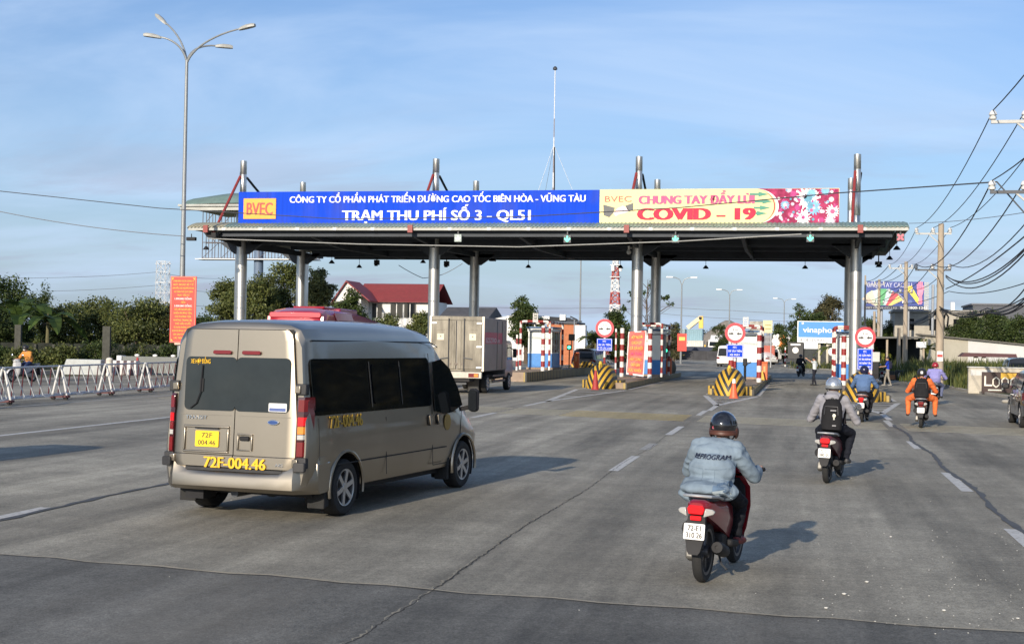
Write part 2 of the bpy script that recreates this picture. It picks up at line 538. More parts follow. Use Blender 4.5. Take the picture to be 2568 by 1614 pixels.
def quad(x0, x1, y0, y1, name, m, z=.005, sk=0.):
    return sheet([(x0, y0), (x1, y0 + sk), (x1, y1 + sk), (x0, y1)], z).obj(name, m, parent=road, smooth=0)


for y0, y1 in ((23.3, 26.6), (33.2, 36.9), (43.0, 46.4)): quad(-3.2, -3.03, y0, y1, 'lane_dash', line)
quad(-3.25, -3.05, 28.2, 30.2, 'lane_dash', faint)
for y0, y1 in ((14.9, 17.6), (22.05, 25.3), (31.1, 33.6), (39.7, 43.1)): quad(2.42, 2.6, y0, y1, 'lane_dash', line)
for y0, y1 in ((12.6, 15.6), (21.0, 24.0), (29.6, 32.6), (38.2, 41.2)): quad(-9.25, -9.08, y0, y1, 'lane_dash', line)
quad(-16.65, -16.45, 5, 62, 'lane_line', line)
quad(-22.9, -22.7, 5, 60, 'lane_line', faint)
for k in range(7):      # lane lines beyond the islands
    for x in (-6.2, -12.3, .6): quad(x - .08, x + .08, 104 + k * 12, 108 + k * 12, 'lane_dash', faint)
# rumble strip of thin yellow bars right across the carriageway
for k in range(6):
    y0 = 42.6 + k * .62 - 3.1
    for j, (x0, x1) in enumerate(((-22, -9.3), (-9.1, -7.2), (-7.1, -3.3), (-2.9, 2.3), (2.8, 8.6))):
        yy = y0 - .215 * 0 + (-.29) * (x0 + 3) * .9
        sk = -.29 * (x1 - x0) * .9
        quad(x0, x1, yy, yy + .27, 'rumble_bar', yel if j == 2 else yel2, sk=sk)
quad(-9.2, 2.0, 60.4, 60.65, 'stop_line', faint, sk=-2.2)


def hatch(cx, apex, base, w):
    """painted wedge in front of an island: two long edges and bars between them"""
    for s in (-1, 1):
        mb = MB(); a = Vector((cx, apex)); b = Vector((cx + s * w, base)); t = (b - a).normalized(); q = Vector((-t.y, t.x)) * .11
        mb.add([(*(a - q), .006), (*(b - q), .006), (*(b + q), .006), (*(a + q), .006)], [[0, 1, 2, 3]])
        mb.obj('hatch_edge', line, parent=road, smooth=0)
    n = 5
    for k in range(n):
        f = (k + .9) / n; y = apex + (base - apex) * f; h = w * f * .96
        quad(cx - h, cx + h, y - .45, y - .05, 'hatch_bar', line if k % 2 else faint, z=.0075)
    quad(cx - .09, cx + .09, apex - 4.2, apex - .3, 'lane_dash', line)


hatch(-9.25, 50.4, 64.6, 1.15)
hatch(-3.0, 50.6, 60.6, 1.1)
hatch(2.65, 47.6, 57.2, 1.15)
for x, y0, y1 in ((-8.1, 66, 84), (-10.35, 66, 100), (-1.85, 61.5, 80), (-4.1, 62, 94), (3.8, 59, 76), (-15.6, 62, 98)):
    quad(x - .09, x + .09, y0, y1, 'island_edge_line', line)
# grit and white scraps on the asphalt
mb = MB()
for i in range(110):
    if i < 90: p = G(rnd.uniform(2050, 2568), rnd.uniform(1330, 1590))
    else: p = G(rnd.uniform(100, 2500), rnd.uniform(1100, 1560))
    r = rnd.uniform(.003, .006) if rnd.random() < .96 else rnd.uniform(.010, .016)
    mb.sph((p.x, p.y, r * .5 + .004), (r * 1.4, r, r * .6), 6, 4)
stuff(tag(mb.obj('grit', M('pale_grit', (.55, .54, .5), .9), smooth=0), 'pale scattered grit and scraps lying on the asphalt of the near lanes', 'grit'))
o = MB().sph((0, 0, .07), (.17, .1, .08), 9, 6).obj('stone', conc); o.location = G(2522, 1010); tag(o, 'white lump of stone lying on the road left of the black car', 'stone')

# verge on the right
verge = struct(sheet([(16, 40), (9.7, 66), (8.6, 76), (8.3, 89), (6.8, 107), (4.9, 117), (3.8, 136), (-.4, 151), (-2.4, 172), (-1, 246), (30, 290), (200, 290), (200, 40)], .1).obj('verge', M('verge_soil', (.15, .14, .065), .95, var=.4, sc=.9, bump=.4, bs=14, col2=(.085, .1, .03)), smooth=0))
k = [(9.62, 66), (8.52, 76), (8.22, 89), (6.72, 107), (4.82, 117), (3.72, 136), (-.48, 151), (-2.4, 172)]
for a, b in zip(k[:-1], k[1:]):
    MB().bar((*a, .055), (*b, .055), .16, .13).obj('kerb_stone', conc, parent=verge, bevel=.015)
# ------------------------------------------------------------------ toll canopy
steel = M('brushed_steel_cladding', (.60, .59, .56), .38, .9, var=.2, sc=2.5, stretch=(2, 2, .12), dirt=.3)
roofm = M('green_roof_sheet', (.17, .25, .22), .5, .1, var=.18, sc=1.2, dirt=.25)
roofm2 = M('faded_beige_roof_sheet', (.38, .36, .25), .6, var=.15, sc=1.5, dirt=.2)
fasc = M('pale_grey_fascia', (.44, .45, .42), .6, var=.12, sc=1.5, dirt=.35)
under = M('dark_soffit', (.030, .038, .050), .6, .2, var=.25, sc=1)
stru = M('red_oxide_paint', (.25, .035, .03), .5, var=.15)
YF, YB = 79.2, 89.5
CXS = [-33.75, -21.5, -9.36, 2.9]
can = thing('toll_canopy', (-15, 84, 0), 'long toll station canopy with green curved roof on steel columns', 'toll canopy')


def at(p):   # world -> canopy
    return Vector(p) - Vector((-15, 84, 0))


def column(x, y, top, r=.335, r2=.2, zr=8.3):
    mb = MB(); prof = [(r, .2)]
    z = 1.6
    while z < zr:
        prof += [(r, z - .02), (r - .012, z - .012), (r - .012, z + .012), (r, z + .02)]; z += 1.62
    prof += [(r, zr), (r2, zr + .02)]
    z = zr + 1.3
    while z < top - .4:
        prof += [(r2, z - .012), (r2 - .01, z), (r2, z + .012)]; z += 1.3
    prof += [(r2, top)]
    mb.lathe(prof, 28, at((x, y, 0)))
    return mb.obj('column', steel, can, smooth=40)


for x in CXS:
    c = column(x, YF, 13.03)
    column(x, YB, 12.93)
    for y in (YF, YB):
        for s in (-1, 1):     # flared bracket under the beams
            mb = MB(); pts = [(.3, 7.3), (.42, 7.3), (1.35, 7.95), (1.35, 8.02), (.3, 8.02)]
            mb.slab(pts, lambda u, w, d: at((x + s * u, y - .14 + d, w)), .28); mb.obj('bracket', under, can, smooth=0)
    # red strut down to the eave, dark tie back to the rear column
    MB().cyl(at((x - .12, YF - .2, 12.05)), at((x - .35, 76.3, 8.85)), .085, n=8).obj('strut', stru, can)
    MB().cyl(at((x - .12, YF - .2, 12.05)), at((x - .12, YF - .15, 12.35)), .05, n=8).obj('strut_pin', dkmetal, can)
    pts = [at((x + .2 * (1 - f), YF + .1 + (YB - YF - .3) * f, 12.0 - 2.3 * f - .35 * sin(pi * f))) for f in [i / 8 for i in range(9)]]
    MB().tube(pts, .075, 6).obj('tie_rod', black, can)
    MB().bb(*[v for a, b in zip(at((x - .14, 73.85, 8.2)), at((x + .14, 73.99, 8.62))) for v in (a, b)]).obj('fascia_clamp', stru, can, smooth=0)
# roof: sheets 1.13 m wide sharing one ribbed mesh, two discoloured at the left end
PROF = [(73.9, 8.53), (74.4, 8.69), (75, 8.82), (76.5, 8.98), (79, 9.12), (82, 9.2), (85, 9.2), (89, 9.05), (92.5, 8.8), (94.2, 8.6)]


def ribs(w, n, prof, y0, th=.03):
    mb = MB(); rows = []
    cols = [(-w / 2 + w * i / (n * 4), .035 * (0, 1, 1, 0)[i % 4]) for i in range(n * 4 + 1)]
    vs = []
    for dz in (0, -th):
        for y, z in prof:
            for x, h in cols: vs.append((x, y - y0, z + h + dz))
    nc, npf = len(cols), len(prof)
    fs = []
    for L in (0, 1):
        o = L * nc * npf
        for j in range(npf - 1):
            for i in range(nc - 1): fs.append([o + j * nc + i, o + j * nc + i + 1, o + (j + 1) * nc + i + 1, o + (j + 1) * nc + i])
    o = nc * npf
    for i in range(nc - 1):
        fs.append([i, i + 1, o + i + 1, o + i]); b = (npf - 1) * nc; fs.append([b + i, b + i + 1, o + b + i + 1, o + b + i])
    return mb.add(vs, fs)


XL, XR = -34.9, 5.35
NP = 36; pw = (XR - XL) / NP
first = None
for i in range(NP):
    x = XL + pw * (i + .5)
    if i in (0, 1):
        o = ribs(pw - .012, 5, PROF, 84).obj('roof_panel', roofm2, can, smooth=0)
    elif first is None:
        first = o = ribs(pw - .012, 5, PROF, 84).obj('roof_panel', roofm, can, smooth=0)
    else: o = sub(first, can, 'roof_panel')
    o.location = (x + 15, 0, (i % 3) * .004)
fp = None
for i in range(18):
    w = (XR - XL) / 18; x = XL + w * (i + .5)
    if fp is None: fp = o = MB().box((0, 0, 0), (w - .02, .05, .22)).obj('fascia_board', fasc, can, bevel=.006)
    else: o = sub(fp, can, 'fascia_board')
    o.location = at((x, 74.03, 8.44))
    if i: MB().bb(x - w / 2 + 15 - .09, x - w / 2 + 15 + .09, 73.985 - 84, 74.0 - 84, 8.335, 8.545).obj('fascia_joint', white, can, smooth=0)
MB().bb(XL + 15, XR + 15, 94.1 - 84, 94.2 - 84, 8.35, 8.7).obj('rear_fascia', fasc, can, smooth=0)
for x in (XL, XR): MB().slab([(y, z - .05) for y, z in PROF] + [(94.1, 8.4), (74.1, 8.4)], lambda u, w, d: at((x + d - .02, u, w)), .04).obj('gable_end', fasc, can, smooth=0)
# girders, purlins and soffit
XU0, XU1 = -33.2, 4.55
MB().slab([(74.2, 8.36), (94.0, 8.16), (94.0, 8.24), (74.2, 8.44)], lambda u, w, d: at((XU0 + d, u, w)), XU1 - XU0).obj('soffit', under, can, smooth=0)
for k, y in enumerate((74.6, 77.0, YF, 82.4, 85.6, YB, 92.2, 93.8)):
    h = (.34, .22, .4, .22, .22, .4, .22, .25)[k]
    zt = 8.36 - (y - 74.2) * .0101
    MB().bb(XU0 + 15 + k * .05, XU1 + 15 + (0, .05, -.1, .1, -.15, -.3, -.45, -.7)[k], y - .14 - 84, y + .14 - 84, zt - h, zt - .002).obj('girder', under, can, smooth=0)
for x in CXS + [-27.6, -15.4, -3.2]:
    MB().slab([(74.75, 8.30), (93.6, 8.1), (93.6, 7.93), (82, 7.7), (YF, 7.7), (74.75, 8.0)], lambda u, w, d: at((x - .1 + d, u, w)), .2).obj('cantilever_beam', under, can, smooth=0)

# ------------------------------------------------------------------ signs on the canopy
blue = M('sign_blue', (.006, .060, .58), .6, spec=.08, var=.16, sc=1.5, stretch=(3, 1, .15), dirt=.22)
SY = 75.0


def sx(px, py): p = A(px, py, SY); return p


ZB, ZT = sx(1350, 563.5).z, sx(1350, 477).z
X0, X1, X2 = sx(598, 520).x, sx(1503, 520).x, sx(2105, 515).x
sg = thing('name_sign', ((X0 + X1) / 2, SY, ZB), 'long blue sign with white station name lettering and orange panel above the canopy edge', 'sign')


def sl_(p, o): return Vector(p) - o.location


w = X1 - X0
MB().bb(-w / 2, w / 2 - .02, 0, .14, 0, ZT - ZB).obj('board', blue, sg, bevel=.01)
for x in np.linspace(-w / 2 + .5, w / 2 - .5, 9): MB().bar((x, .16, .0), (x, 1.6, .25), .06).obj('bracket', dkmetal, sg, smooth=0)
a, b = sx(612, 498), sx(692, 549)
orange = M('sign_orange', (.85, .36, .03), .5, var=.06)
MB().bb(a.x - sg.location.x, b.x - sg.location.x, -.05, -.001, b.z - ZB, a.z - ZB).obj('logo_panel', orange, sg, bevel=.008)
cz = (a.z + b.z) / 2 - ZB
txt(MB(), 'BVEC', ((a.x + b.x) / 2 - sg.location.x, -.052, cz + .02), (1, 0, 0), (0, 0, 1), w=(b.x - a.x) * .79, h=.74, t=.02, bold=.03).obj('lettering', redpaint, sg, smooth=0)


def fit(s, px0, py0, px1, py1, par, m, bold=.042, name='lettering'):
    """line of capitals whose ink runs from px0 to px1 and whose capitals stand between py1 (foot) and py0 (head)"""
    p, q = sx(px0, (py0 + py1) / 2), sx(px1, (py0 + py1) / 2); zt, zb = sx((px0 + px1) / 2, py0).z, sx((px0 + px1) / 2, py1).z
    c = Vector(((p.x + q.x) / 2, SY - .003, (zt + zb) / 2)) - par.location
    return txt(MB(), s, c, (1, 0, 0), (0, 0, 1), w=q.x - p.x, h=zt - zb, t=.02, bold=bold).obj(name, m, par, smooth=0)


lw = M('sign_letter_white', (.82, .82, .80), .5, var=.05)
fit('CÔNG TY CỔ PHẦN PHÁT TRIỂN ĐƯỜNG CAO TỐC BIÊN HÒA - VŨNG TÀU', 726, 490, 1470, 507, sg, lw)
fit('TRẠM THU PHÍ SỐ 3 - QL51', 858, 526, 1331, 552, sg, lw, .048)
# banner on the right
bs = thing('health_banner', ((X1 + X2) / 2, SY, ZB), 'pale yellow and crimson printed campaign banner right of the blue station sign', 'banner')
w = X2 - X1; bx = bs.location.x
cream = M('banner_cream', (.78, .68, .30), .5, var=.05, sc=.6)
MB().bb(-w / 2 + .02, w / 2, 0, .12, 0, ZT - ZB + .02).obj('board', cream, bs, bevel=.01)
for x in np.linspace(-w / 2 + .5, w / 2 - .5, 6): MB().bar((x, .14, .0), (x, 1.6, .25), .06).obj('bracket', dkmetal, bs, smooth=0)
pk = M('banner_pink', (.70, .13, .26), .6, var=.12, spec=.15); rd = M('banner_red', (.60, .04, .08), .6, var=.15, spec=.15); gn = M('banner_green', (.03, .24, .16), .5)
crim = M('banner_crimson', (.26, .02, .075), .6, var=.5, sc=1.6, col2=(.56, .06, .17), spec=.15)
dk = M('banner_grey', (.08, .085, .09), .5); wh = M('banner_white', (.82, .8, .8), .5, var=.06); bl = M('banner_blue', (.16, .42, .66), .5, var=.25, sc=6); lil = M('banner_lilac', (.62, .5, .62), .5, var=.15)
fit('BVEC', 1517, 491, 1584, 506, bs, redpaint, .01)
fit('CHUNG TAY ĐẨY LÙI', 1602, 489, 1892, 511, bs, pk, .09)
fit('COVID - 19', 1600, 520, 1893, 551, bs, rd, .09)


def flat(pts, m, name, d=.01, off=0.):
    mb = MB(); mb.slab(pts, lambda u, w_, t: Vector((sx(u, w_).x - bx, -.002 - off - t, sx(u, w_).z - ZB)), d); return mb.obj(name, m, bs, smooth=0)


# handshake: two dark cuffs and pale hands
flat([(1513, 513), (1542, 521), (1538, 534), (1528, 545), (1514, 540)], dk, 'cuff')
flat([(1568, 516), (1588, 509), (1588, 526), (1577, 531)], dk, 'cuff')
flat([(1538, 534), (1549, 522), (1562, 516), (1573, 521), (1577, 530), (1566, 535), (1552, 538), (1544, 543)], M('banner_skin', (.75, .6, .58), .5, var=.12), 'clasped_hands')
# crimson end with a curved pale edge, arrows
arc = [(1895 + 52 * cos(t), 517 + 44 * sin(t)) for t in [R(-86 + 172 * i / 20) for i in range(21)]]
flat([(2104, 473), (1899, 473)] + arc + [(1899, 561), (2104, 561)], crim, 'crimson_panel', .006)
flat([(1895 + 52 * cos(t), 517 + 43.5 * sin(t)) for t in [R(-80 + 160 * i / 20) for i in range(21)]] + [(1895 + 58 * cos(t), 517 + 43.5 * sin(t)) for t in [R(78 - 156 * i / 20) for i in range(21)]], wh, 'curved_edge', .004, .007)
flat([(1895 + 46 * cos(t), 517 + 42 * sin(t)) for t in [R(-70 + 140 * i / 20) for i in range(21)]] + [(1895 + 49 * cos(t), 517 + 42 * sin(t)) for t in [R(68 - 136 * i / 20) for i in range(21)]], rd, 'curved_line', .004, .003)
for x0, x1, y in ((1880, 1928, 487), (1888, 1938, 505), (1890, 1932, 521), (1893, 1924, 535)):
    flat([(x0, y - 2.5), (x1 - 26, y - 2.5), (x1 - 26, y - 6), (x1, y), (x1 - 26, y + 6), (x1 - 26, y + 2.5), (x0, y + 2.5)], gn, 'arrow', .008, .01)


def germ(px, py, r, m, seed):
    q = random.Random(seed); pts = []
    n = 15
    for i in range(n * 4):
        a = 2 * pi * i / (n * 4); k = (1, .72, .72, 1)[i % 4] * (1 + q.uniform(-.08, .08)); pts.append((min(2103, px + r * k * cos(a)), min(560, max(473.5, py + r * k * sin(a)))))
    flat(pts, m, 'spiky_disc', .006, .012 + seed * .0002)


for i, (x, y, r, m) in enumerate(((2026, 497, 30, wh), (2040, 520, 20, bl), (2036, 485, 13, bl), (2070, 478, 12, bl), (1969, 514, 12, bl), (1969, 514, 5, wh), (2014, 545, 20, wh), (2088, 530, 18, wh), (2082, 553, 14, lil), (2016, 545, 7, lil), (2086, 530, 7, lil),
                                 (1978, 475, 9, lil), (2060, 530, 5, wh), (2000, 480, 4, wh), (1985, 540, 6, lil), (2056, 552, 5, wh), (1958, 546, 5, lil), (2085, 500, 7, wh), (1995, 500, 5, lil), (1948, 536, 6, wh), (2076, 506, 4, bl))):
    germ(x, y, r, m, i)
q9 = random.Random(12); teal = M('banner_teal', (.10, .30, .42), .6, var=.3); mag = M('banner_magenta', (.45, .03, .2), .6, var=.3)
for i in range(64):
    germ(q9.uniform(1952, 2100), q9.uniform(476, 558), q9.uniform(1.6, 5), (wh, teal, mag, lil, pk)[i % 5], 22 + i % 18 if i % 5 else 24)
for x, y, r, m in ((2026, 497, 13, teal), (2032, 515, 9, teal), (2018, 492, 7, lil), (2088, 530, 7, pk), (2014, 545, 5, mag), (2000, 520, 9, mag), (1990, 487, 10, mag), (2060, 552, 8, mag)): germ(x, y, r, m, 44)

# ------------------------------------------------------------------ lane signals, lamps, cameras, mast
grn = M('led_green', (.08, .95, .55), .4, emit=1.6, var=.03); rled = M('led_red', (1., .10, .13), .4, emit=1.3, var=.03); gof = M('led_off', (.34, .40, .38), .5)
for px, py, kind, lab in ((1149, 597, 0, 'unlit pale lane signal under the fascia, leftmost of the lane signals'), (1423, 599, 1, 'lane signal with lit green arrow left of the banner column'), (1694, 599, 1, 'lane signal with lit green arrow right of the banner column'),
                          (2032, 597, 1, 'lane signal with lit green arrow just left of the rightmost column'), (2258, 595, 2, 'red lit cross lane signal at the right end of the canopy')):
    p = A(px, py, 74.2)
    t = thing('lane_signal', p, lab, 'lane signal', 'lane signals under the canopy edge')
    MB().box((0, 0, 0), (.40, .14, .42)).obj('housing', dkmetal if kind else gof, t, bevel=.01)
    MB().bb(-.03, .03, -.03, .03, .21, .42).obj('hanger', dkmetal, t, smooth=0)
    mb = MB(); m = (gof, grn, rled)[kind]
    if kind < 2:
        if kind == 0: m = M('led_pale', (.62, .68, .66), .5)
        mb.box((0, -.075, .045), (.075, .012, .22)); mb.bar((-.15, -.075, .03), (.0, -.075, -.14), .07, .012, up=(0, 1, 0)); mb.bar((.15, -.075, .03), (.0, -.075, -.14), .07, .012, up=(0, 1, 0))
    else:
        for s in (-1, 1): mb.bar((-.14 * s, -.075, .14), (.14 * s, -.075, -.14), .075, .012, up=(0, 1, 0))
    mb.obj('arrow' if kind < 2 else 'cross', m, t, smooth=0)


def lamp(px, py, Y, label, drop=.9):
    p = A(px, py, Y)
    t = thing('pendant_lamp', p, label, 'lamp', 'pendant lamps under the canopy')
    MB().lathe([(.05, .12), (.07, .11), (.20, -.07), (.205, -.09), (.16, -.09), (.03, .09)], 14).obj('shade', black, t)
    MB().cyl((0, 0, .1), (0, 0, max(.25, min(8.25 - p.z, 2.2))), .018, n=6).obj('stem', black, t)


for px, py, Y, s in ((517, 622, 80, 'far left end under the beige roof sheets'), (666, 621, 88, 'between the two leftmost columns'), (901, 668, 92, 'left of the hanging loudspeaker, over the red roofed house'), (832, 657, 86, 'right of the second rear column'), (1061, 656, 92, 'just left of the second front column'),
                     (1325, 668, 92, 'over the middle gap left of the telecom tower'), (1556, 669, 92, 'beside the red and white telecom tower'), (1770, 670, 92, 'over the far twin lamp posts'), (2019, 670, 92, 'over the conifer, left of the rightmost column'),
                     (2249, 622, 77, 'hanging below the red cross signal'), (2231, 647, 84, 'right end, middle of the three lowest lamps'), (2204, 666, 90, 'right end, lowest of the three lamps')):
    lamp(px, py, Y, 'black cone pendant lamp, ' + s)
for px, py, Y, lab in ((945, 658, 92.5, 'black box loudspeaker hanging at the canopy rear edge above the red roofed house'), (1120, 661, 92.5, 'black box loudspeaker hanging right of the second front column')):
    t = thing('loudspeaker', A(px, py, Y), lab, 'loudspeaker', 'loudspeakers under the canopy')
    MB().box((0, 0, 0), (.34, .3, .34)).obj('box', black, t, bevel=.015)
    MB().bb(-.03, .03, -.03, .03, .17, .5).obj('hanger', black, t, smooth=0); MB().bb(-.12, .12, -.17, -.15, -.26, -.17).obj('bracket', black, t, smooth=0)
for px, py, Y, lab in ((1235, 651, 92.6, 'dark camera housing under the canopy rear edge right of the second rear column'), (2203, 660, 89.5, 'black camera box under the stepped right end of the canopy')):
    t = thing('lane_camera', A(px, py, Y), lab, 'camera', 'lane cameras')
    MB().box((0, 0, 0), (.42, .5, .2)).obj('housing', black, t, bevel=.02); MB().cyl((0, -.27, 0), (0, -.2, 0), .07, n=10).obj('lens', glass, t); MB().cyl((0, 0, .1), (0, 0, .5), .03, n=6).obj('mount', black, t)
t = thing('security_camera', A(1577, 632, 78.6), 'small white dome security camera fixed left of the banner column', 'camera')
MB().bar((.1, .3, .25), (0, 0, .22), .07).obj('arm', white, t, smooth=0); MB().cyl((0, 0, .1), (0, 0, .35), .06, n=8).obj('neck', white, t); MB().sph((0, 0, 0), .14, 12, 8).obj('dome', M('camera_grey', (.5, .5, .48), .3), t)
t = thing('floodlight', A(535, 589, 74.4), 'dark floodlight tray under the left eave beside the street lamp', 'floodlight')
MB().slab([(-.95, .12), (.95, .12), (.5, -.16), (-.5, -.16)], lambda u, w_, d: Vector((u * .55, d - .2, w_)), .4).obj('tray', black, t, smooth=0); MB().bb(-.1, .1, -.05, .05, .1, .42).obj('bracket', stru, t, smooth=0)
t = thing('floodlight', A(480, 599, 74.4), 'small black floodlight at the far left tip of the canopy', 'floodlight')
MB().bb(-.28, .28, -.12, .12, -.1, .1).obj('housing', black, t, bevel=.02); MB().bb(-.02, .02, -.02, .02, .1, .3).obj('bracket', black, t, smooth=0)

b = A(1387, 478, 80); tp = A(1388, 168, 80)
t = thing('antenna_mast', (b.x, 80, 9.15), 'thin white and grey radio mast with guy wires on the canopy roof', 'antenna')
hh = tp.z - 9.15
mw = M('mast_white', (.7, .7, .7), .5); mg = M('mast_grey', (.3, .27, .28), .5)
zs = [0, .9, 1.5, 2.2, 3.1, 4.1, 5.2, 6.3, hh - .15]
for i in range(8): MB().cyl((0, 0, zs[i]), (0, 0, zs[i + 1]), .055 - .004 * i, n=8).obj('mast_section', (mg, mw)[i % 2] if i < 7 else mw, t)
MB().lathe([(.02, hh - .22), (.14, hh - .16), (.12, hh - .05), (.05, hh + .02), (0, hh + .03)], 12).obj('antenna_head', dkmetal, t)
for px, Y, z in ((1325, 79, 9.3), (1352, 84, 9.4), (1470, 79, 9.3)):
    q = A(px, 478, Y); MB().cyl((0, 0, 4.75), (q.x - b.x, Y - 80, .1), .012, n=5).obj('guy_wire', galv, t)
MB().tube([(.05, -.06, 4.6), (.09, -.07, 2.5), (.1, -.07, 1.2), (-.15, -.08, .85), (-.6, -.1, .62), (-1.1, -.1, .6)], .035, 6).obj('feeder_cable', black, t)
# second canopy end behind, and the bare billboard frame
t = thing('canopy', (A(620, 500, 118).x, 120, 0), 'end of a second green roof behind the left end of the main canopy', 'canopy')
ox = t.location.x
zl = A(540, 521, 118).z; kz = (A(575, 482, 118).z - zl) / 1.95
P2 = [(-5, 0), (-4.4, .75), (-3, 1.35), (-1.2, 1.7), (1.2, 1.7), (3, 1.35), (4.4, .75), (5, 0)]
L = -(ox - A(497, 520, 118).x)
MB().loft([[(L, y, zl + z * kz * .75) for y, z in P2], [(L + 3.2, y * 1.02, zl + (.15 + z * 1.06) * kz) for y, z in P2], [(L + 8, y * 1.02, zl + (.15 + z * 1.06) * kz) for y, z in P2]]).obj('roof', roofm, t, smooth=60)
MB().bb(L - .2, L + 8, -5.3, -5.05, zl - .55, zl - .2).obj('gutter', fasc, t, smooth=0); MB().bb(L - .35, L + 8, -5.5, 5.2, zl - .2, zl - .02).obj('cornice', fasc, t, smooth=0)
for x in (A(598, 700, 120).x - ox, A(764, 700, 120).x - ox): MB().cyl((x, 0, 0), (x, 0, zl), .34, n=14).obj('column', steel, t)
t = thing('unfinished_billboard', (A(645, 640, 152).x, 152, 0), 'bare steel billboard frame on blue monopole behind the left columns', 'billboard frame')
ox = t.location.x
fr = M('rusty_dark_angle', (.10, .085, .085), .7, var=.3)
MB().cyl((0, .5, 0), (0, .5, A(645, 530, 152).z), .55, n=16).obj('monopole', M('blue_pole_paint', (.12, .17, .25), .6), t)
mb = MB(); zb, zt = A(640, 648, 152).z, A(640, 528, 152).z; x0, x1 = A(508, 600, 152).x - ox, A(795, 600, 152).x - ox
for y in (0, 1.0):
    for z in (zb, (zb * 2 + zt) / 3, (zb + 2 * zt) / 3, zt): mb.bar((x0, y, z), (x1, y, z), .09)
    for i in range(19):
        x = x0 + (x1 - x0) * i / 18; mb.bar((x, y, zb), (x, y, zt), .07)
for i in range(0, 18, 3):
    x = x0 + (x1 - x0) * i / 18; xx = x + (x1 - x0) / 9
    mb.bar((x, 0, zb), (xx, 1, (zb * 2 + zt) / 3), .06); mb.bar((x, 1, (zb + zt * 2) / 3), (xx, 0, (zb * 2 + zt) / 3), .06); mb.bar((x, 0, (zb + zt * 2) / 3), (xx, 0, zt), .06)
mb.obj('lattice', fr, t, smooth=0)
MB().bb(x0 - .6, x1, -.7, 1.5, zb - .16, zb - .06).obj('catwalk', galv, t, smooth=0)
# ------------------------------------------------------------------ toll islands
kerbm = MS('black_yellow_kerb', (.36, .26, .08), (.03, .03, .03), (1., 1, 0), .52, .5, wear=.15)
topm = M('island_concrete', (.33, .25, .19), .9, var=.2, sc=3, dirt=.3)
chev = MS('black_yellow_chevron', (.62, .36, .03), (.02, .02, .02), (-1.9, 0, 1), .50, .5, phase=.2, chev=1, wear=.18)
wingm = MS('wing_stripes', (.45, .29, .05), (.03, .03, .03), (1.4, 1, 0), .36, .5, phase=.1, chev=1, wear=.25)
rw = MS('red_white_post', (.72, .71, .68), (.26, .02, .02), (0, 0, 1), .66, .5, phase=.15, wear=.15)
rwx = MS('red_white_bar', (.72, .71, .68), (.26, .02, .02), (1, .6, 0), .66, .5, phase=.3, wear=.15)
boothblue = M('booth_blue', (.03, .21, .58), .4, var=.1, dirt=.1); boothwhite = M('booth_white', (.72, .74, .73), .4, var=.06, dirt=.12)
curtain = M('pale_blind', (.72, .76, .72), .7, var=.08, stretch=(8, 8, .3))
boothglass = M('booth_glass', (.03, .05, .06), .05, var=.2, spec=.9)
orangem = M('orange_cabinet', (.58, .11, .02), .45, var=.1, dirt=.1)
signred = M('sign_red', (.55, .03, .05), .45, var=.06); signblue = M('road_sign_blue', (.005, .055, .56), .55, var=.05, spec=.1)
conered = M('cone_orange', (.80, .13, .05), .5); conedark = M('cone_dark_red', (.35, .03, .03), .6)


def island(cx, y0, y1, w, h, label):
    t = thing('toll_island', (cx, (y0 + y1) / 2, 0), label, 'island', 'toll islands')
    L = (y1 - y0) / 2
    n = int((y1 - y0) / 1.55)
    MB().slab([(-w + .14, -L + .5), (w - .14, -L + .5), (w - .14, L), (-w + .14, L)], lambda u, v, d: Vector((u, v, d)), h - .01).obj('paving', topm, t, smooth=0)
    proto = None
    for s in (-1, 1):
        for i in range(n):
            yy = -L + (i + .5) * 2 * L / n
            if proto is None: proto = o = MB().box((0, 0, h / 2), (.2, 2 * L / n - .012, h)).obj('kerb_block', kerbm, t, bevel=.02)
            else: o = sub(proto, t, 'kerb_block')
            o.location = (s * (w - .1), yy, 0)
    return t


def buffer_(cx, y, label, w=.95, h=1.2, L=2.2):
    """rounded concrete impact nose painted with black and yellow V bands, low wings on either side"""
    t = thing('impact_nose', (cx, y, 0), label, 'impact barrier', 'striped impact noses at island heads')
    rings = []
    for j in range(11):
        f = j / 10; z = h * f
        k = (1 - f ** 2.4) ** .6 if f < 1 else .03
        hw = max(w * .74 * (.16 + .84 * k), .12); dp = .55 + L * .55 * k
        rings.append([Vector((hw * cos(a), (L * .5) - dp * (.35 + .65 * abs(sin(a)) ** .8) if sin(a) >= 0 else L * .5 + .3, z)) for a in [pi * i / 16 for i in range(17)]] + [Vector((-hw, L * .5 + .35, z)), Vector((hw, L * .5 + .35, z))])
    MB().loft(rings).obj('nose', chev, t, smooth=60)
    MB().tube([(0, -.29 + .0, h * .36), (0, -.25, h * .7), (0, .05, h)], .035, 6).obj('ridge', M('nose_ridge', (.45, .28, .04), .5), t)
    for s in (-1, 1):
        MB().slab([(w * .55, .35), (w * 1.02, .6), (w * 1.02, 2.4), (w * .55, 2.4)], lambda u, v, d: Vector((s * u, v, d)), .40).obj('wing', wingm, t, bevel=.03)
    MB().lathe([(.08, h - .12), (.085, h + .04), (.05, h + .12), (0, h + .14)], 10, (0, .1, 0)).obj('cap', M('nose_cap_yellow', (.65, .42, .03), .5), t)
    return t


def post(p, h, label, r=.11, grp='red and white guard posts'):
    t = MB().lathe([(r, 0), (r, h - .03), (r * .7, h)], 14).obj('guard_post', rw)
    t.location = p; return tag(t, label, 'post', grp)


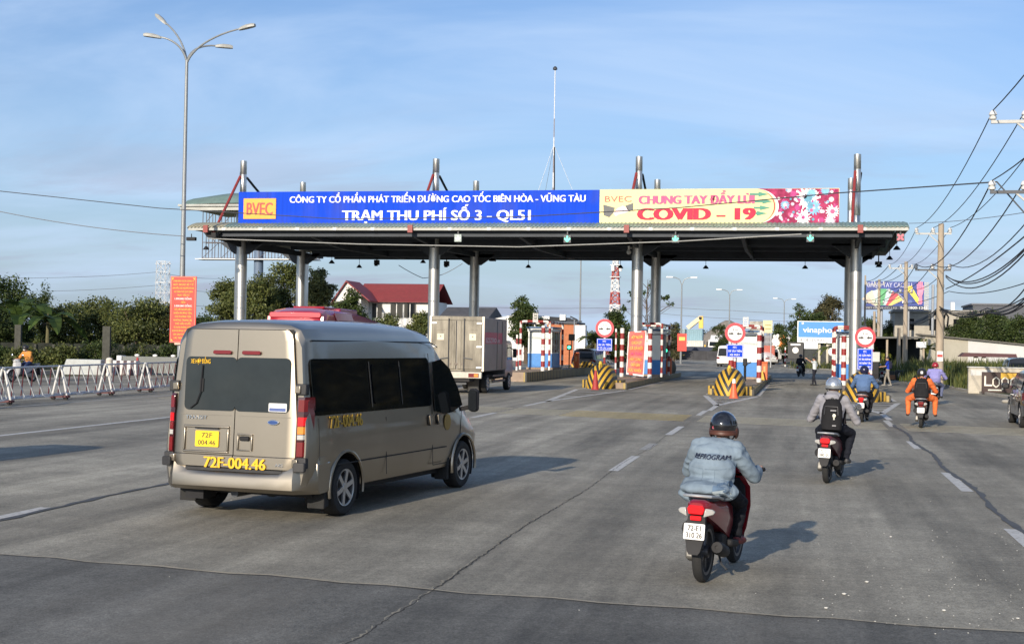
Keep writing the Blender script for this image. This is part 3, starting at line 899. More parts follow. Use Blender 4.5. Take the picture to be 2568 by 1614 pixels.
def booth(cx, y, z, label, w=1.3, d=2.3, h=2.35, frame=True):
    t = thing('toll_booth', (cx, y, z), label, 'toll booth', 'toll booths')
    MB().bb(-w / 2 - .08, w / 2 + .08, -.08, d + .08, 0, .12).obj('plinth', topm, t, bevel=.01)
    MB().bb(-w / 2, w / 2, 0, d, .12, 1.0).obj('lower_wall', boothblue, t, bevel=.015)
    for x in (-w / 2 + .05, w / 2 - .05):
        for yy in (.05, d - .05): MB().bb(x - .05, x + .05, yy - .05, yy + .05, 1.0, h - .2).obj('corner_post', boothwhite, t, smooth=0)
    MB().bb(-w / 2 + .1, w / 2 - .1, .045, .055, 1.02, h - .22).obj('front_window', boothglass, t, smooth=0)
    MB().bb(-w / 2 + .14, w / 2 - .1, .030, .042, 1.05, h - .26).obj('blind', curtain, t, smooth=0)
    MB().bb(-w / 2 + .1, w / 2 - .1, d - .055, d - .045, 1.02, h - .22).obj('rear_window', boothglass, t, smooth=0)
    for s in (-1, 1):
        MB().bb(s * (w / 2 - .05) - .006, s * (w / 2 - .05) + .006, .1, d - .1, 1.02, h - .22).obj('side_window', boothglass, t, smooth=0)
        for f in (.33, .66): MB().bb(s * (w / 2 - .04) - .02, s * (w / 2 - .04) + .02, d * f - .02, d * f + .02, 1.0, h - .2).obj('mullion', galv, t, smooth=0)
    MB().bb(-w / 2 - .02, w / 2 + .02, -.02, d + .02, .99, 1.05).obj('sill', boothwhite, t, smooth=0)
    MB().bb(-w / 2 - .04, w / 2 + .04, -.04, d + .04, h - .2, h - .02).obj('header', boothwhite, t, smooth=0)
    MB().bb(-w / 2 - .1, w / 2 + .1, -.12, d + .1, h, h + .1).obj('roof', M('booth_roof_blue', (.05, .12, .25), .5), t, bevel=.02)
    return t


def guard_frame(cx, y, z, w, d, h, label):
    t = thing('pipe_guard', (cx, y, z), label, 'guard frame', 'red and white guard frames')
    for x in (-w / 2, w / 2):
        for yy in (0, d): MB().cyl((x, yy, 0), (x, yy, h), .075, n=10).obj('upright', rw, t)
        MB().cyl((x, 0, h), (x, d, h), .07, n=10).obj('side_rail', rwx, t)
    MB().tube([(-w / 2, 0, h - .12), (-w / 2 + .05, 0, h + .01), (-w / 2 + .2, 0, h + .05), (w / 2 - .2, 0, h + .05), (w / 2 - .05, 0, h + .01), (w / 2, 0, h - .12)], .078, 10).obj('front_rail', rwx, t)
    MB().cyl((-w / 2, d, h), (w / 2, d, h), .07, n=10).obj('rear_rail', rwx, t)
    m = MB()
    for k in range(5): m.bb(-.13, .13, -.02, .02, h + .1 + k * .1, h + .14 + k * .1)
    m.bb(-.15, -.11, -.02, .02, h, h + .56); m.bb(.11, .15, -.02, .02, h, h + .56); m.obj('grille', white, t, smooth=0)
    return t


def width_sign(p, top, lines, label, tall=.62, w=.78, z_post=0.):
    t = thing('lane_sign', p, label, 'road sign', 'width limit signs on the islands')
    MB().cyl((0, 0, 0), (0, 0, top), .055, n=10).obj('post', rw, t)
    R_ = .47; zc = top - .42
    MB().cyl((0, -.06, zc), (0, -.085, zc), R_, n=36).obj('rim', signred, t, smooth=30)
    MB().cyl((0, -.085, zc), (0, -.092, zc), R_ * .72, n=36).obj('disc', white, t, smooth=30)
    mb = MB()
    for s in (-1, 1): mb.slab([(s * .30, -.035), (s * .17, -.035), (s * .17, -.075), (s * .05, 0), (s * .17, .075), (s * .17, .035), (s * .30, .035)], lambda u, v, d: Vector((u, -.093 - d, zc - .03 + v)), .006)
    mb.obj('arrows', ink, t, smooth=0)
    txt(MB(), '3 m', (0, -.094, zc + .16), (1, 0, 0), (0, 0, 1), w=.24, h=.1, t=.005).obj('lettering', ink, t, smooth=0)
    z1 = zc - R_ - .05; z0 = z1 - tall
    MB().bb(-w / 2, w / 2, -.085, -.06, z0, z1).obj('panel', signblue, t, bevel=.004)
    b = MB()
    for x0, x1, a, c in ((-w / 2 + .02, w / 2 - .02, z1 - .04, z1 - .02), (-w / 2 + .02, w / 2 - .02, z0 + .02, z0 + .04), (-w / 2 + .02, -w / 2 + .04, z0 + .04, z1 - .04), (w / 2 - .04, w / 2 - .02, z0 + .04, z1 - .04)): b.bb(x0, x1, -.091, -.085, a, c)
    b.obj('border', white, t, smooth=0)
    n = len(lines); st = (tall - .1) / n
    for i, (s, k) in enumerate(lines):
        txt(MB(), s, (0, -.087, z1 - .05 - st * (i + .5)), (1, 0, 0), (0, 0, 1), w=w * k, h=min(st * .56, .12), t=.005, bold=.02).obj('lettering', white, t, smooth=0)
    return t


def cone(p, h, m, label, tilt=0.):
    t = thing('traffic_cone', p, label, 'cone', 'traffic cones')
    MB().bb(-.19, .19, -.19, .19, 0, .035).obj('base', m, t, bevel=.02)
    MB().lathe([(.17, .03), (.055, h - .03), (.045, h), (0, h)], 16).obj('cone', m, t)
    if m is conered: MB().lathe([(.083, h - .17), (.062, h - .03), (.05, h + .012), (.0, h + .014)], 16).obj('white_tip', white, t)
    return t


def gate_machine(p, label, side=1):
    t = thing('barrier_machine', p, label, 'barrier machine', 'orange barrier machines')
    MB().bb(-.17, .17, -.2, .2, 0, .98).obj('cabinet', orangem, t, bevel=.02)
    MB().bb(-.19, .19, -.22, .22, .98, 1.05).obj('lid', orangem, t, bevel=.02)
    MB().bb(-.06, .06, -.235, -.2, .45, .8).obj('label_strip', M('pale_orange', (.7, .32, .12), .5), t, smooth=0)
    return t


def lane_light(p, h, label):
    t = thing('lane_light', p, label, 'traffic light', 'green lane lights')
    MB().cyl((0, 0, 0), (0, 0, h), .04, n=8).obj('post', black, t)
    MB().bb(-.16, .16, -.1, .1, h - .35, h + .0).obj('housing', black, t, bevel=.03)
    MB().cyl((.0, -.1, h - .17), (.0, -.125, h - .17), .115, n=20).obj('lit_lens', grn, t, smooth=30)
    MB().bb(-.05, .35, -.12, .1, h + .28, h + .72).obj('display_box', M('display_brown', (.10, .075, .065), .6), t, bevel=.01)
    MB().bb(.12, .18, -.02, .02, h, h + .28).obj('bracket', black, t, smooth=0)
    return t


L1 = [('MTC', .22), ('XE ƯU TIÊN', .8), ('Ô TÔ CÁC LOẠI', .86)]
# island behind the truck
b2 = A(1353, 925, 84); z2 = b2.z
island(b2.x, 74.5, 104, 1.1, z2 - .02, 'toll island with white and blue booth right of the grey truck')
booth(b2.x, 84, z2 - .02, 'white and blue toll booth behind the red and white frame right of the truck', w=1.5, d=3.0, h=2.55)
guard_frame(b2.x, 82.4, z2 - .02, 1.8, 4.6, 2.9, 'red and white pipe frame round the booth right of the truck')
p = A(1361, 934, 79.5); post((p.x, 79.5, z2 - .02), A(1361, 815, 79.5).z - z2, 'thick red and white post in front of the booth right of the truck', .12)
p = A(1296, 900, 79); post((p.x, 79, z2 - .02), A(1296, 838, 79).z - z2, 'thin red and white post at the right edge of the truck box', .06)
p = A(1427, 925, 91); lane_light((p.x, 91, z2 - .02), 1.55, 'green lane light left of the orange machine, in front of the brown car')
p = A(1446, 925, 92); gate_machine((p.x, 92, z2 - .02), 'orange barrier machine below the green light by the brown car')
t = tag(MB().slab([(-.75, 0), (1.0, 0), (.8, .42), (-.5, .42)], lambda u, v, d: Vector((u, d, v)), .7).obj('barrier_block', chev), 'low yellow and black striped block behind the orange machine by the brown car', 'barrier block'); t.location = (A(1455, 925, 95).x, 95, z2 - .02)

# island with the red banner
island(-9.25, 66.5, 97, .98, .30, 'toll island with hanging red banner on its column')
nose = buffer_(-9.62, 66.6, 'striped impact nose with a dark red cone before the red banner')
cone(G(1493, 977), .92, conedark, 'dark red cone leaning on the striped nose left of the red banner')
p = A(1516, 890, 69.0); width_sign((p.x, 69.0, .28), A(1516, 802, 69.0).z - .28, L1, 'round red width limit sign over blue panel, left of the red banner')
p = A(1544, 900, 73); post((p.x, 73, .28), A(1544, 824, 73).z - .28, 'thin red and white pole between round sign and thick post', .05)
p = A(1559, 940, 79.6); post((p.x, 79.6, .28), A(1559, 822, 79.6).z - .28, 'thick red and white post left of the red banner', .125)
p = A(1629, 944, 77.5); post((p.x, 77.5, .28), A(1629, 824, 77.5).z - .28, 'thick red and white post right of the red banner', .125)
booth(-9.0, 83, .28, 'dark windowed toll booth mostly hidden behind the red banner', w=1.5, d=2.6, h=2.75)
guard_frame(-9.0, 81.6, .28, 1.75, 4.6, 3.1, 'red and white pipe frame behind the red banner')
# hanging banner
Q = [A(1576, 832, 78.5), A(1621, 829, 78.5), A(1614, 944, 78.5), A(1570, 938, 78.5)]
t = thing('red_banner', (Q[0] + Q[1] + Q[2] + Q[3]) / 4, 'creased red cloth banner with white edge and yellow lettering tied to a column', 'banner')
qs = [q - t.location for q in Q]
cloth = M('banner_cloth_red', (.80, .14, .12), .7, var=.15, sc=2, bump=.5, bs=6); edgew = M('banner_edge_white', (.85, .72, .70), .7)


def on(u, v, d=0.):
    a = qs[0].lerp(qs[1], u); b = qs[3].lerp(qs[2], u); q = a.lerp(b, v)
    return q + Vector((0, -.03 * sin(v * 17 + u * 3) - .02 * sin(u * 9 + v * 5) - d, 0))


mb = MB(); nu, nv = 9, 24
vs = [on(i / nu, j / nv) for j in range(nv + 1) for i in range(nu + 1)]
vs += [on(i / nu, j / nv, -.02) for j in range(nv + 1) for i in range(nu + 1)]
o_ = (nu + 1) * (nv + 1)
fs = [[j * (nu + 1) + i, j * (nu + 1) + i + 1, (j + 1) * (nu + 1) + i + 1, (j + 1) * (nu + 1) + i] for j in range(nv) for i in range(nu)]
fs += [[o_ + i for i in f[::-1]] for f in fs]
rim = [i for i in range(nu + 1)] + [(j + 1) * (nu + 1) - 1 for j in range(1, nv + 1)] + [nv * (nu + 1) + i for i in range(nu - 1, -1, -1)] + [j * (nu + 1) for j in range(nv - 1, 0, -1)]
fs += [[rim[i], rim[(i + 1) % len(rim)], o_ + rim[(i + 1) % len(rim)], o_ + rim[i]] for i in range(len(rim))]
mb.add(vs, fs).obj('cloth', cloth, t, smooth=180)
mb = MB()
for u0, u1, v0, v1 in ((0, .05, 0, 1), (.95, 1, 0, 1), (.05, .95, 0, .022), (.05, .95, .965, 1)):
    for k in range(16):
        a, b = v0 + (v1 - v0) * k / 16, v0 + (v1 - v0) * (k + 1) / 16
        mb.add([on(u0, a, .006), on(u1, a, .006), on(u1, b, .006), on(u0, b, .006)], [[0, 1, 2, 3]])
mb.obj('white_edge', edgew, t, smooth=0)
yl = M('banner_yellow', (.85, .56, .13), .7)
for k, (s, ww) in enumerate((('MỘT NGƯỜI', .62), ('CÁCH LY', .55), ('CẢ XÃ HỘI', .7), ('AN TOÀN', .62), ('HÃY CÙNG', .66), ('GIỮ GÌN', .5), ('SỨC KHỎE', .74))):
    v = .13 + k * .125; c = on(.5, v, .045); ux = on(.9, v) - on(.1, v); uz = on(.5, v - .05) - on(.5, v + .05)
    uz.y = 0; ux.y = 0
    txt(MB(), s, c, ux, uz, w=ux.length / .8 * ww, h=.17, t=.012, bold=.03).obj('lettering', pk if k == 3 else yl, t, smooth=0)
p = A(1669, 934, 88); lane_light((p.x, 88, .28), 1.72, 'green lane light right of the red banner, beside the orange machine')
p = A(1678, 936, 90); gate_machine((p.x, 90, .28), 'orange barrier machine at the end of the red banner island')
t = thing('lane_camera', A(1672, 843, 95), 'white tube camera on a pole behind the island of the red banner', 'camera', 'lane cameras')
MB().cyl((0, -.28, 0), (.12, .28, .02), .12, n=12).obj('housing', white, t); MB().cyl((.05, .1, -.1), (.05, .1, -t.location.z + .28), .035, n=8).obj('pole', dkmetal, t)
bl_ = tag(MB().sph((0, 0, .35), (.55, .6, .62), 12, 8).obj('covered_barrel', M('grey_tarpaulin', (.12, .12, .10), .8, bump=.4, bs=10)), 'dark tarpaulin covered barrel at the rear of the red banner island', 'barrel'); bl_.location = (-8.85, 93.5, .28)

# island with orange cone
island(-3.0, 61.6, 96, .98, .28, 'toll island with an orange cone before its striped nose')
buffer_(-3.12, 61.4, 'striped impact nose with a bright orange cone in front')
cone(G(1840, 998), .80, conered, 'bright orange cone with white tip before the middle striped nose')
p = A(1842, 960, 64.5); width_sign((p.x, 64.5, .26), A(1842, 812, 64.5).z - .26, [('MTC', .22), ('XE ƯU TIÊN', .8), ('XE MÁY', .6)], 'round red width limit sign over blue panel, before the booth with the blue lower wall')
p = A(1833, 940, 68.6); post((p.x, 68.6, .26), A(1832, 899, 68.6).z + .35 - .26, 'thick short red and white post left of the middle sign post', .13)
p = A(1903, 957, 75); post((p.x, 75, .26), A(1903, 833, 75).z - .26, 'thick red and white post right of the middle booth', .13)
booth(A(1867, 948, 82).x, 82, .27, 'blue and white toll booth behind the middle round sign', w=1.5, d=2.6, h=2.75)
guard_frame(A(1868, 948, 80.6).x, 80.6, .27, 1.75, 4.4, 3.05, 'red and white pipe frame round the middle booth')
t = thing('ticket_stand', (A(1868, 950, 77).x, 77, .26), 'black ticket stand in front of the middle booth', 'ticket stand')
MB().cyl((0, 0, 0), (0, 0, 1.1), .07, n=10).obj('post', black, t); MB().bb(-.12, .12, -.1, .1, .85, 1.25).obj('head', black, t, bevel=.03); MB().bar((.1, 0, .95), (.32, -.02, 1.05), .07).obj('arm', black, t, smooth=0)
p = G(1917, 952, .27); gate_machine((p.x, p.y, .27), 'dark orange barrier machine behind the middle booth, right side')
t = tag(MB().slab([(-.14, 0), (.14, 0), (.02, .55), (-.02, .55)], lambda u, v, d: Vector((u, d, v)), .3).obj('wheel_stop', M('stop_yellow', (.6, .38, .05), .6)), 'small yellow wedge standing on the kerb right of the middle booth', 'wedge'); t.location = (-2.2, 80, .28)
t = tag(MB().sph((0, 0, .14), (.13, .13, .16), 10, 7).obj('beacon', M('beacon_amber', (.75, .4, .05), .4)), 'small amber beacon dome on the striped nose behind the orange cone', 'beacon'); t.location = (-3.12, 62.05, .86)

# right hand island
island(2.62, 58.2, 92, .98, .26, 'toll island under the rightmost canopy columns')
buffer_(2.45, 58.0, 'striped impact nose behind the rider in the blue denim shirt')
p = A(2168, 960, 65); width_sign((p.x, 65, .26), A(2168, 822, 65).z - .26, [('MTC', .2), ('XE GẮN MÁY', .8), ('XE BA BÁNH', .8), ('XE BÁN TẢI', .74), ('XE LÔI MÁY', .78)], 'round red width limit sign over tall blue panel, before the rightmost column', tall=.98, w=.68)
p = A(2115, 964, 73); post((p.x, 73, .26), A(2113, 840, 73).z - .26, 'thick red and white post left of the rightmost column', .13)
p = A(2186, 930, 76); post((p.x, 76, .26), A(2188, 858, 76).z - .26, 'red and white post just right of the rightmost column', .1)
booth(A(2136, 960, 83).x, 83, .26, 'blue and white toll booth hidden behind the rightmost column', w=1.75, d=2.4, h=2.8)
guard_frame(A(2136, 960, 81.6).x, 81.8, .26, 1.95, 4.2, 3.1, 'red and white pipe frame round the booth behind the rightmost column')
t = tag(MB().bb(-.18, .18, -.12, .12, 0, .36).obj('yellow_box', M('box_yellow', (.75, .42, .05), .5), bevel=.02), 'small yellow box beside the post left of the rightmost column', 'box'); t.location = (A(2104, 962, 74).x, 74, .26)
t = thing('payment_terminal', (A(2195, 960, 72).x, 72, .26), 'white and black payment terminal right of the rightmost column', 'terminal')
MB().bb(-.16, .16, -.1, .1, 0, 1.25).obj('stand', black, t, bevel=.02); MB().bb(-.2, .2, -.14, .1, 1.25, 1.75).obj('screen', M('terminal_grey', (.5, .5, .46), .5), t, bevel=.02)
# ------------------------------------------------------------------ van (origin on the ground under the rear axle, nose towards +y)
champ = M('champagne_paint', (.365, .32, .255), .36, 1., var=.05, sc=1.2, coat=.5, dirt=.2)
seam = M('dark_seam', (.02, .02, .02), .8)
trimb = M('bumper_black', (.03, .03, .032), .6, var=.2)
numy = M('stencil_yellow', (.80, .47, .02), .6, var=.12, sc=14)
vanglass = M('smoked_window', (.008, .010, .011), .05, var=.2, spec=.3)
rearglass = M('rear_window_glass', (.016, .021, .023), .06, var=.15, spec=.6, dirt=.08)


def wheel(parent, c, r, w, side, spokes=6, name='wheel', rimk=.66, rimm=None):
    """tyre lathe with rim, spokes and hub; side +1 shows its face towards +x"""
    c = Vector(c)
    t = MB().lathe([(r * .60, -w * .38), (r * .74, -w * .5), (r * .93, -w * .48), (r, -w * .34), (r, w * .34), (r * .93, w * .48), (r * .74, w * .5), (r * .60, w * .38)], 36, c, (side, 0, 0), ring=True).obj(name, rubber, parent, smooth=40)
    rm = rimm or alloy
    MB().lathe([(r * .3, -w * .2), (r * rimk, -w * .2), (r * rimk, w * .44), (r * (rimk - .05), w * .47), (r * (rimk - .07), w * .40), (r * (rimk - .07), w * .05), (.02, w * .05)], 32, c, (side, 0, 0)).obj('rim', M('rim_dark_metal', (.10, .10, .105), .45, .6), t, smooth=30)  # rim dish behind the spokes, in a darker metal
    mb = MB()
    for k in range(spokes):
        a = 2 * pi * k / spokes + .3; e = Vector((0, cos(a), sin(a)))
        mb.bar(c + e * r * .1 + Vector((side * w * .40, 0, 0)), c + e * r * (rimk - .04) + Vector((side * w * .44, 0, 0)), r * .17, w * .1, up=(1, 0, 0))
    mb.lathe([(0.01, w * .3), (r * .17, w * .3), (r * .15, w * .47), (0, w * .48)], 16, c, (side, 0, 0))
    mb.lathe([(r * (rimk - .06), w * .30), (r * rimk, w * .32), (r * rimk, w * .49), (r * (rimk - .06), w * .46)], 32, c, (side, 0, 0), ring=True)
    mb.obj('spokes', rm, t, smooth=40)
    return t


def lens_(mb, *a): return mb


VAN = thing('passenger_van', (-6.46, 16.28, 0), 'champagne high roof minibus with yellow plate numbers, brake lights on', 'van', rz=-R(8.6))


def vring(y, zb, zt, w, wt, crown, belt=1.1, dz=0.):
    """one cross section: sill, flank, tumblehome, gutter and domed roof"""
    h = zt - .16
    half = [(w * .80, zb), (w * .95, zb + .05), (w * .985, zb + .22), (w, zb + .42), (w, (zb + .42 + belt) / 2), (w * .99, belt), (w * .99 + (wt - w * .99) * .5, (belt + h) / 2), (wt + .02, h - .02), (wt - .005, h + .035), (wt - .06, zt - .03), (wt - .2, zt + crown * .45), (wt * .4, zt + crown * .92), (0, zt + crown)]
    ln = max(0., min(1, (-.42 - y) / .2)) * .052
    yy = lambda z: y + max(0, z - .5) * ln
    return [Vector((x, yy(z), z)) for x, z in half] + [Vector((-x, yy(z), z)) for x, z in half[-2::-1]]


ST = [(-.91, .40, 2.23, .905, .775, .045), (-.865, .34, 2.285, .945, .81, .06), (-.74, .32, 2.30, .968, .825, .07), (-.3, .30, 2.30, .985, .83, .085), (1.0, .30, 2.31, .987, .835, .09), (2.3, .30, 2.30, .985, .83, .09),
      (2.85, .30, 2.25, .98, .81, .08), (3.05, .30, 2.17, .975, .79, .07), (3.35, .30, 1.98, .97, .78, .05), (3.75, .30, 1.62, .965, .80, .04), (3.95, .30, 1.42, .96, .80, .04), (4.25, .30, 1.30, .93, .76, .04), (4.5, .32, 1.12, .86, .68, .04), (4.62, .36, .95, .78, .60, .03)]
body = MB().loft([vring(y, zb, zt, w, wt, cr_, belt=min(1.1, (zb + zt) / 2 + .05)) for y, zb, zt, w, wt, cr_ in ST]).obj('body', champ, VAN, smooth=28)
AX = 3.75
cut(body, [MB().cyl((s * .62, y, .345), (s * 1.2, y, .345), .43, n=40) for s in (-1, 1) for y in (0, AX)])


def vsx(z):   # flank half width at height z (middle of the body)
    if z < 1.1: return .987
    return .975 + (.85 - .975) * (z - 1.1) / (2.14 - 1.1)


def flank(s):
    def fn(u, v, d):
        x = vsx(v)
        k = 1.0
        if u > 2.3: k = 1 - .010 * (u - 2.3) / .7
        if u < -.3: k = 1 - .02 * (-.3 - u) / .6
        return Vector((s * (x * k + .004 + d), u, v))
    return fn


def rear(u, v, d):   # rear face: leans forward towards the roof
    y = -.925 + max(0, v - .5) * .052 + .9 * max(0, abs(u) - .74) ** 2
    return Vector((u, y - d, v))


# flank details
for s in (-1, 1):
    f = flank(s)
    MB().slab(rrect(-.78, 2.60, 1.25, 1.92, .07), f, .008).obj('side_window', vanglass, VAN, smooth=0)
    g = M('window_frame', (.035, .035, .036), .25, coat=.4)
    for u in (.72, 1.62):
        MB().slab(rrect(u - .012, u + .012, 1.30, 1.88, .01), lambda a, b, d: f(a, b, d + .009), .004).obj('window_mullion', g, VAN, smooth=0)
    MB().slab(rrect(.78, 1.56, 1.34, 1.84, .06), lambda a, b, d: f(a, b, d + .009), .004).obj('opening_pane', vanglass, VAN, smooth=0)
    dr = [(2.68, 1.17), (2.74, 1.86), (3.05, 1.90), (3.36, 1.76), (3.62, 1.46), (3.72, 1.22), (3.3, 1.13), (3.05, 1.12)]
    MB().slab(dr, lambda a, b, d: f(a, b, d + .004), .01).obj('front_side_window', vanglass, VAN, smooth=0)
    for pts, w_ in (([(2.6, .42), (2.6, 1.2), (2.63, 1.98)], .014), ([(1.1, .42), (1.1, 1.16)], .012), ([(3.62, .8), (3.7, 1.15)], .012), ([(2.6, .42), (3.1, .42)], .012), ([(-.69, .72), (-.69, 1.22)], .008)):
        for a, b in zip(pts[:-1], pts[1:]):
            du, dv = b[0] - a[0], b[1] - a[1]; ln = math.hypot(du, dv); nx, nz = -dv / ln * w_ / 2, du / ln * w_ / 2
            MB().slab([(a[0] + nx, a[1] + nz), (a[0] - nx, a[1] - nz), (b[0] - nx, b[1] - nz), (b[0] + nx, b[1] + nz)], f, .003).obj('door_seam', seam, VAN, smooth=0)
    MB().slab([(-.7, 2.125), (2.75, 2.125), (3.0, 2.06), (3.0, 2.075), (2.75, 2.142), (-.7, 2.142)], f, .004).obj('gutter_seam', seam, VAN, smooth=0)
    MB().slab([(-.25, .64), (3.1, .64), (3.1, .655), (-.25, .655)], f, .004).obj('rub_line', seam, VAN, smooth=0)
    for u in (2.46, 2.76):
        MB().slab(rrect(u - .045, u + .045, .98, 1.13, .03), f, .006).obj('handle_recess', black, VAN, smooth=0)
        MB().slab(rrect(u - .02, u + .02, .985, 1.125, .015), lambda a, b, d: f(a, b, d + .012), .018).obj('door_handle', champ, VAN, bevel=.004)
    for y in (0, AX):   # arch lip and dark liner
        MB().tube([(s * .978, y + .445 * cos(a), .345 + .445 * sin(a)) for a in [R(-12 + 204 * i / 24) for i in range(25)]], .022, 6).obj('arch_lip', champ, VAN)
        mb = MB(); mb.loft([[(s * x, y + .425 * cos(a), .345 + .425 * sin(a)) for x in (.65, .95)] for a in [R(-25 + 230 * i / 20) for i in range(21)]], caps=False, closed=False); mb.obj('wheel_well', black, VAN, smooth=60)
        wheel(VAN, (s * .865, y, .345), .345, .215, s)
    MB().slab([(-.53, .13), (-.41, .16), (-.40, .50), (-.52, .56)], lambda u, v, d: Vector((s * (.74 + d), u, v)), .22).obj('mud_flap', rubber, VAN, bevel=.01)
    MB().slab([(3.20, .16), (3.27, .16), (3.3, .48), (3.22, .48)], lambda u, v, d: Vector((s * (.76 + d), u, v)), .19).obj('mud_flap', rubber, VAN, bevel=.01)
    # mirrors
    mir = MB().box((s * 1.17, 3.62, 1.30), (.15, .11, .34)).obj('wing_mirror', black, VAN, bevel=.05, seg=3)
    MB().bar((s * .95, 3.66, 1.16), (s * 1.12, 3.63, 1.2), .06).obj('mirror_arm', black, mir, smooth=0)
    MB().slab(rrect(s * 1.17 - .06, s * 1.17 + .06, 1.15, 1.45, .03), lambda u, v, d: Vector((u, 3.556 - d, v)), .004).obj('mirror_glass', glass, mir, smooth=0)
    txt(MB(), '72F-004.46', f(-.02, 1.165, .002), (0, s, 0), (-s * .115, 0, 1), w=.86, h=.155, t=.004, bold=.03).obj('stencil_number', M('stencil_ochre', (.50, .30, .03), .6, var=.2, sc=14), VAN, smooth=0)
    MB().slab([(3.12 + .12 * cos(a), 1.0 + .12 * sin(a)) for a in [2 * pi * i / 20 for i in range(20)]], f, .003).obj('door_emblem', M('emblem_gold', (.33, .21, .05), .5, .2), VAN, smooth=0)
MB().slab([(-.70, 1.36), (.70, 1.36), (.66, 1.98), (.6, 2.08), (-.6, 2.08), (-.66, 1.98)], lambda u, v, d: Vector((u, 3.16 + (2.08 - v) * 1.12 + .02 + d, v + .045)), .01).obj('windscreen', vanglass, VAN, smooth=0)
for s in (-1, 1): MB().slab([(.42, .82), (.66, .86), (.72, 1.06), (.5, 1.0)], lambda u, v, d: Vector((s * u, 4.66 - (u - .42) * .55 - (v - .82) * .5 + d, v)), .03).obj('headlight', clearlens, VAN, smooth=0)
MB().slab(rrect(-.4, .4, .62, .86, .05), lambda u, v, d: Vector((u, 4.615 + d, v)), .03).obj('grille', black, VAN, smooth=0)

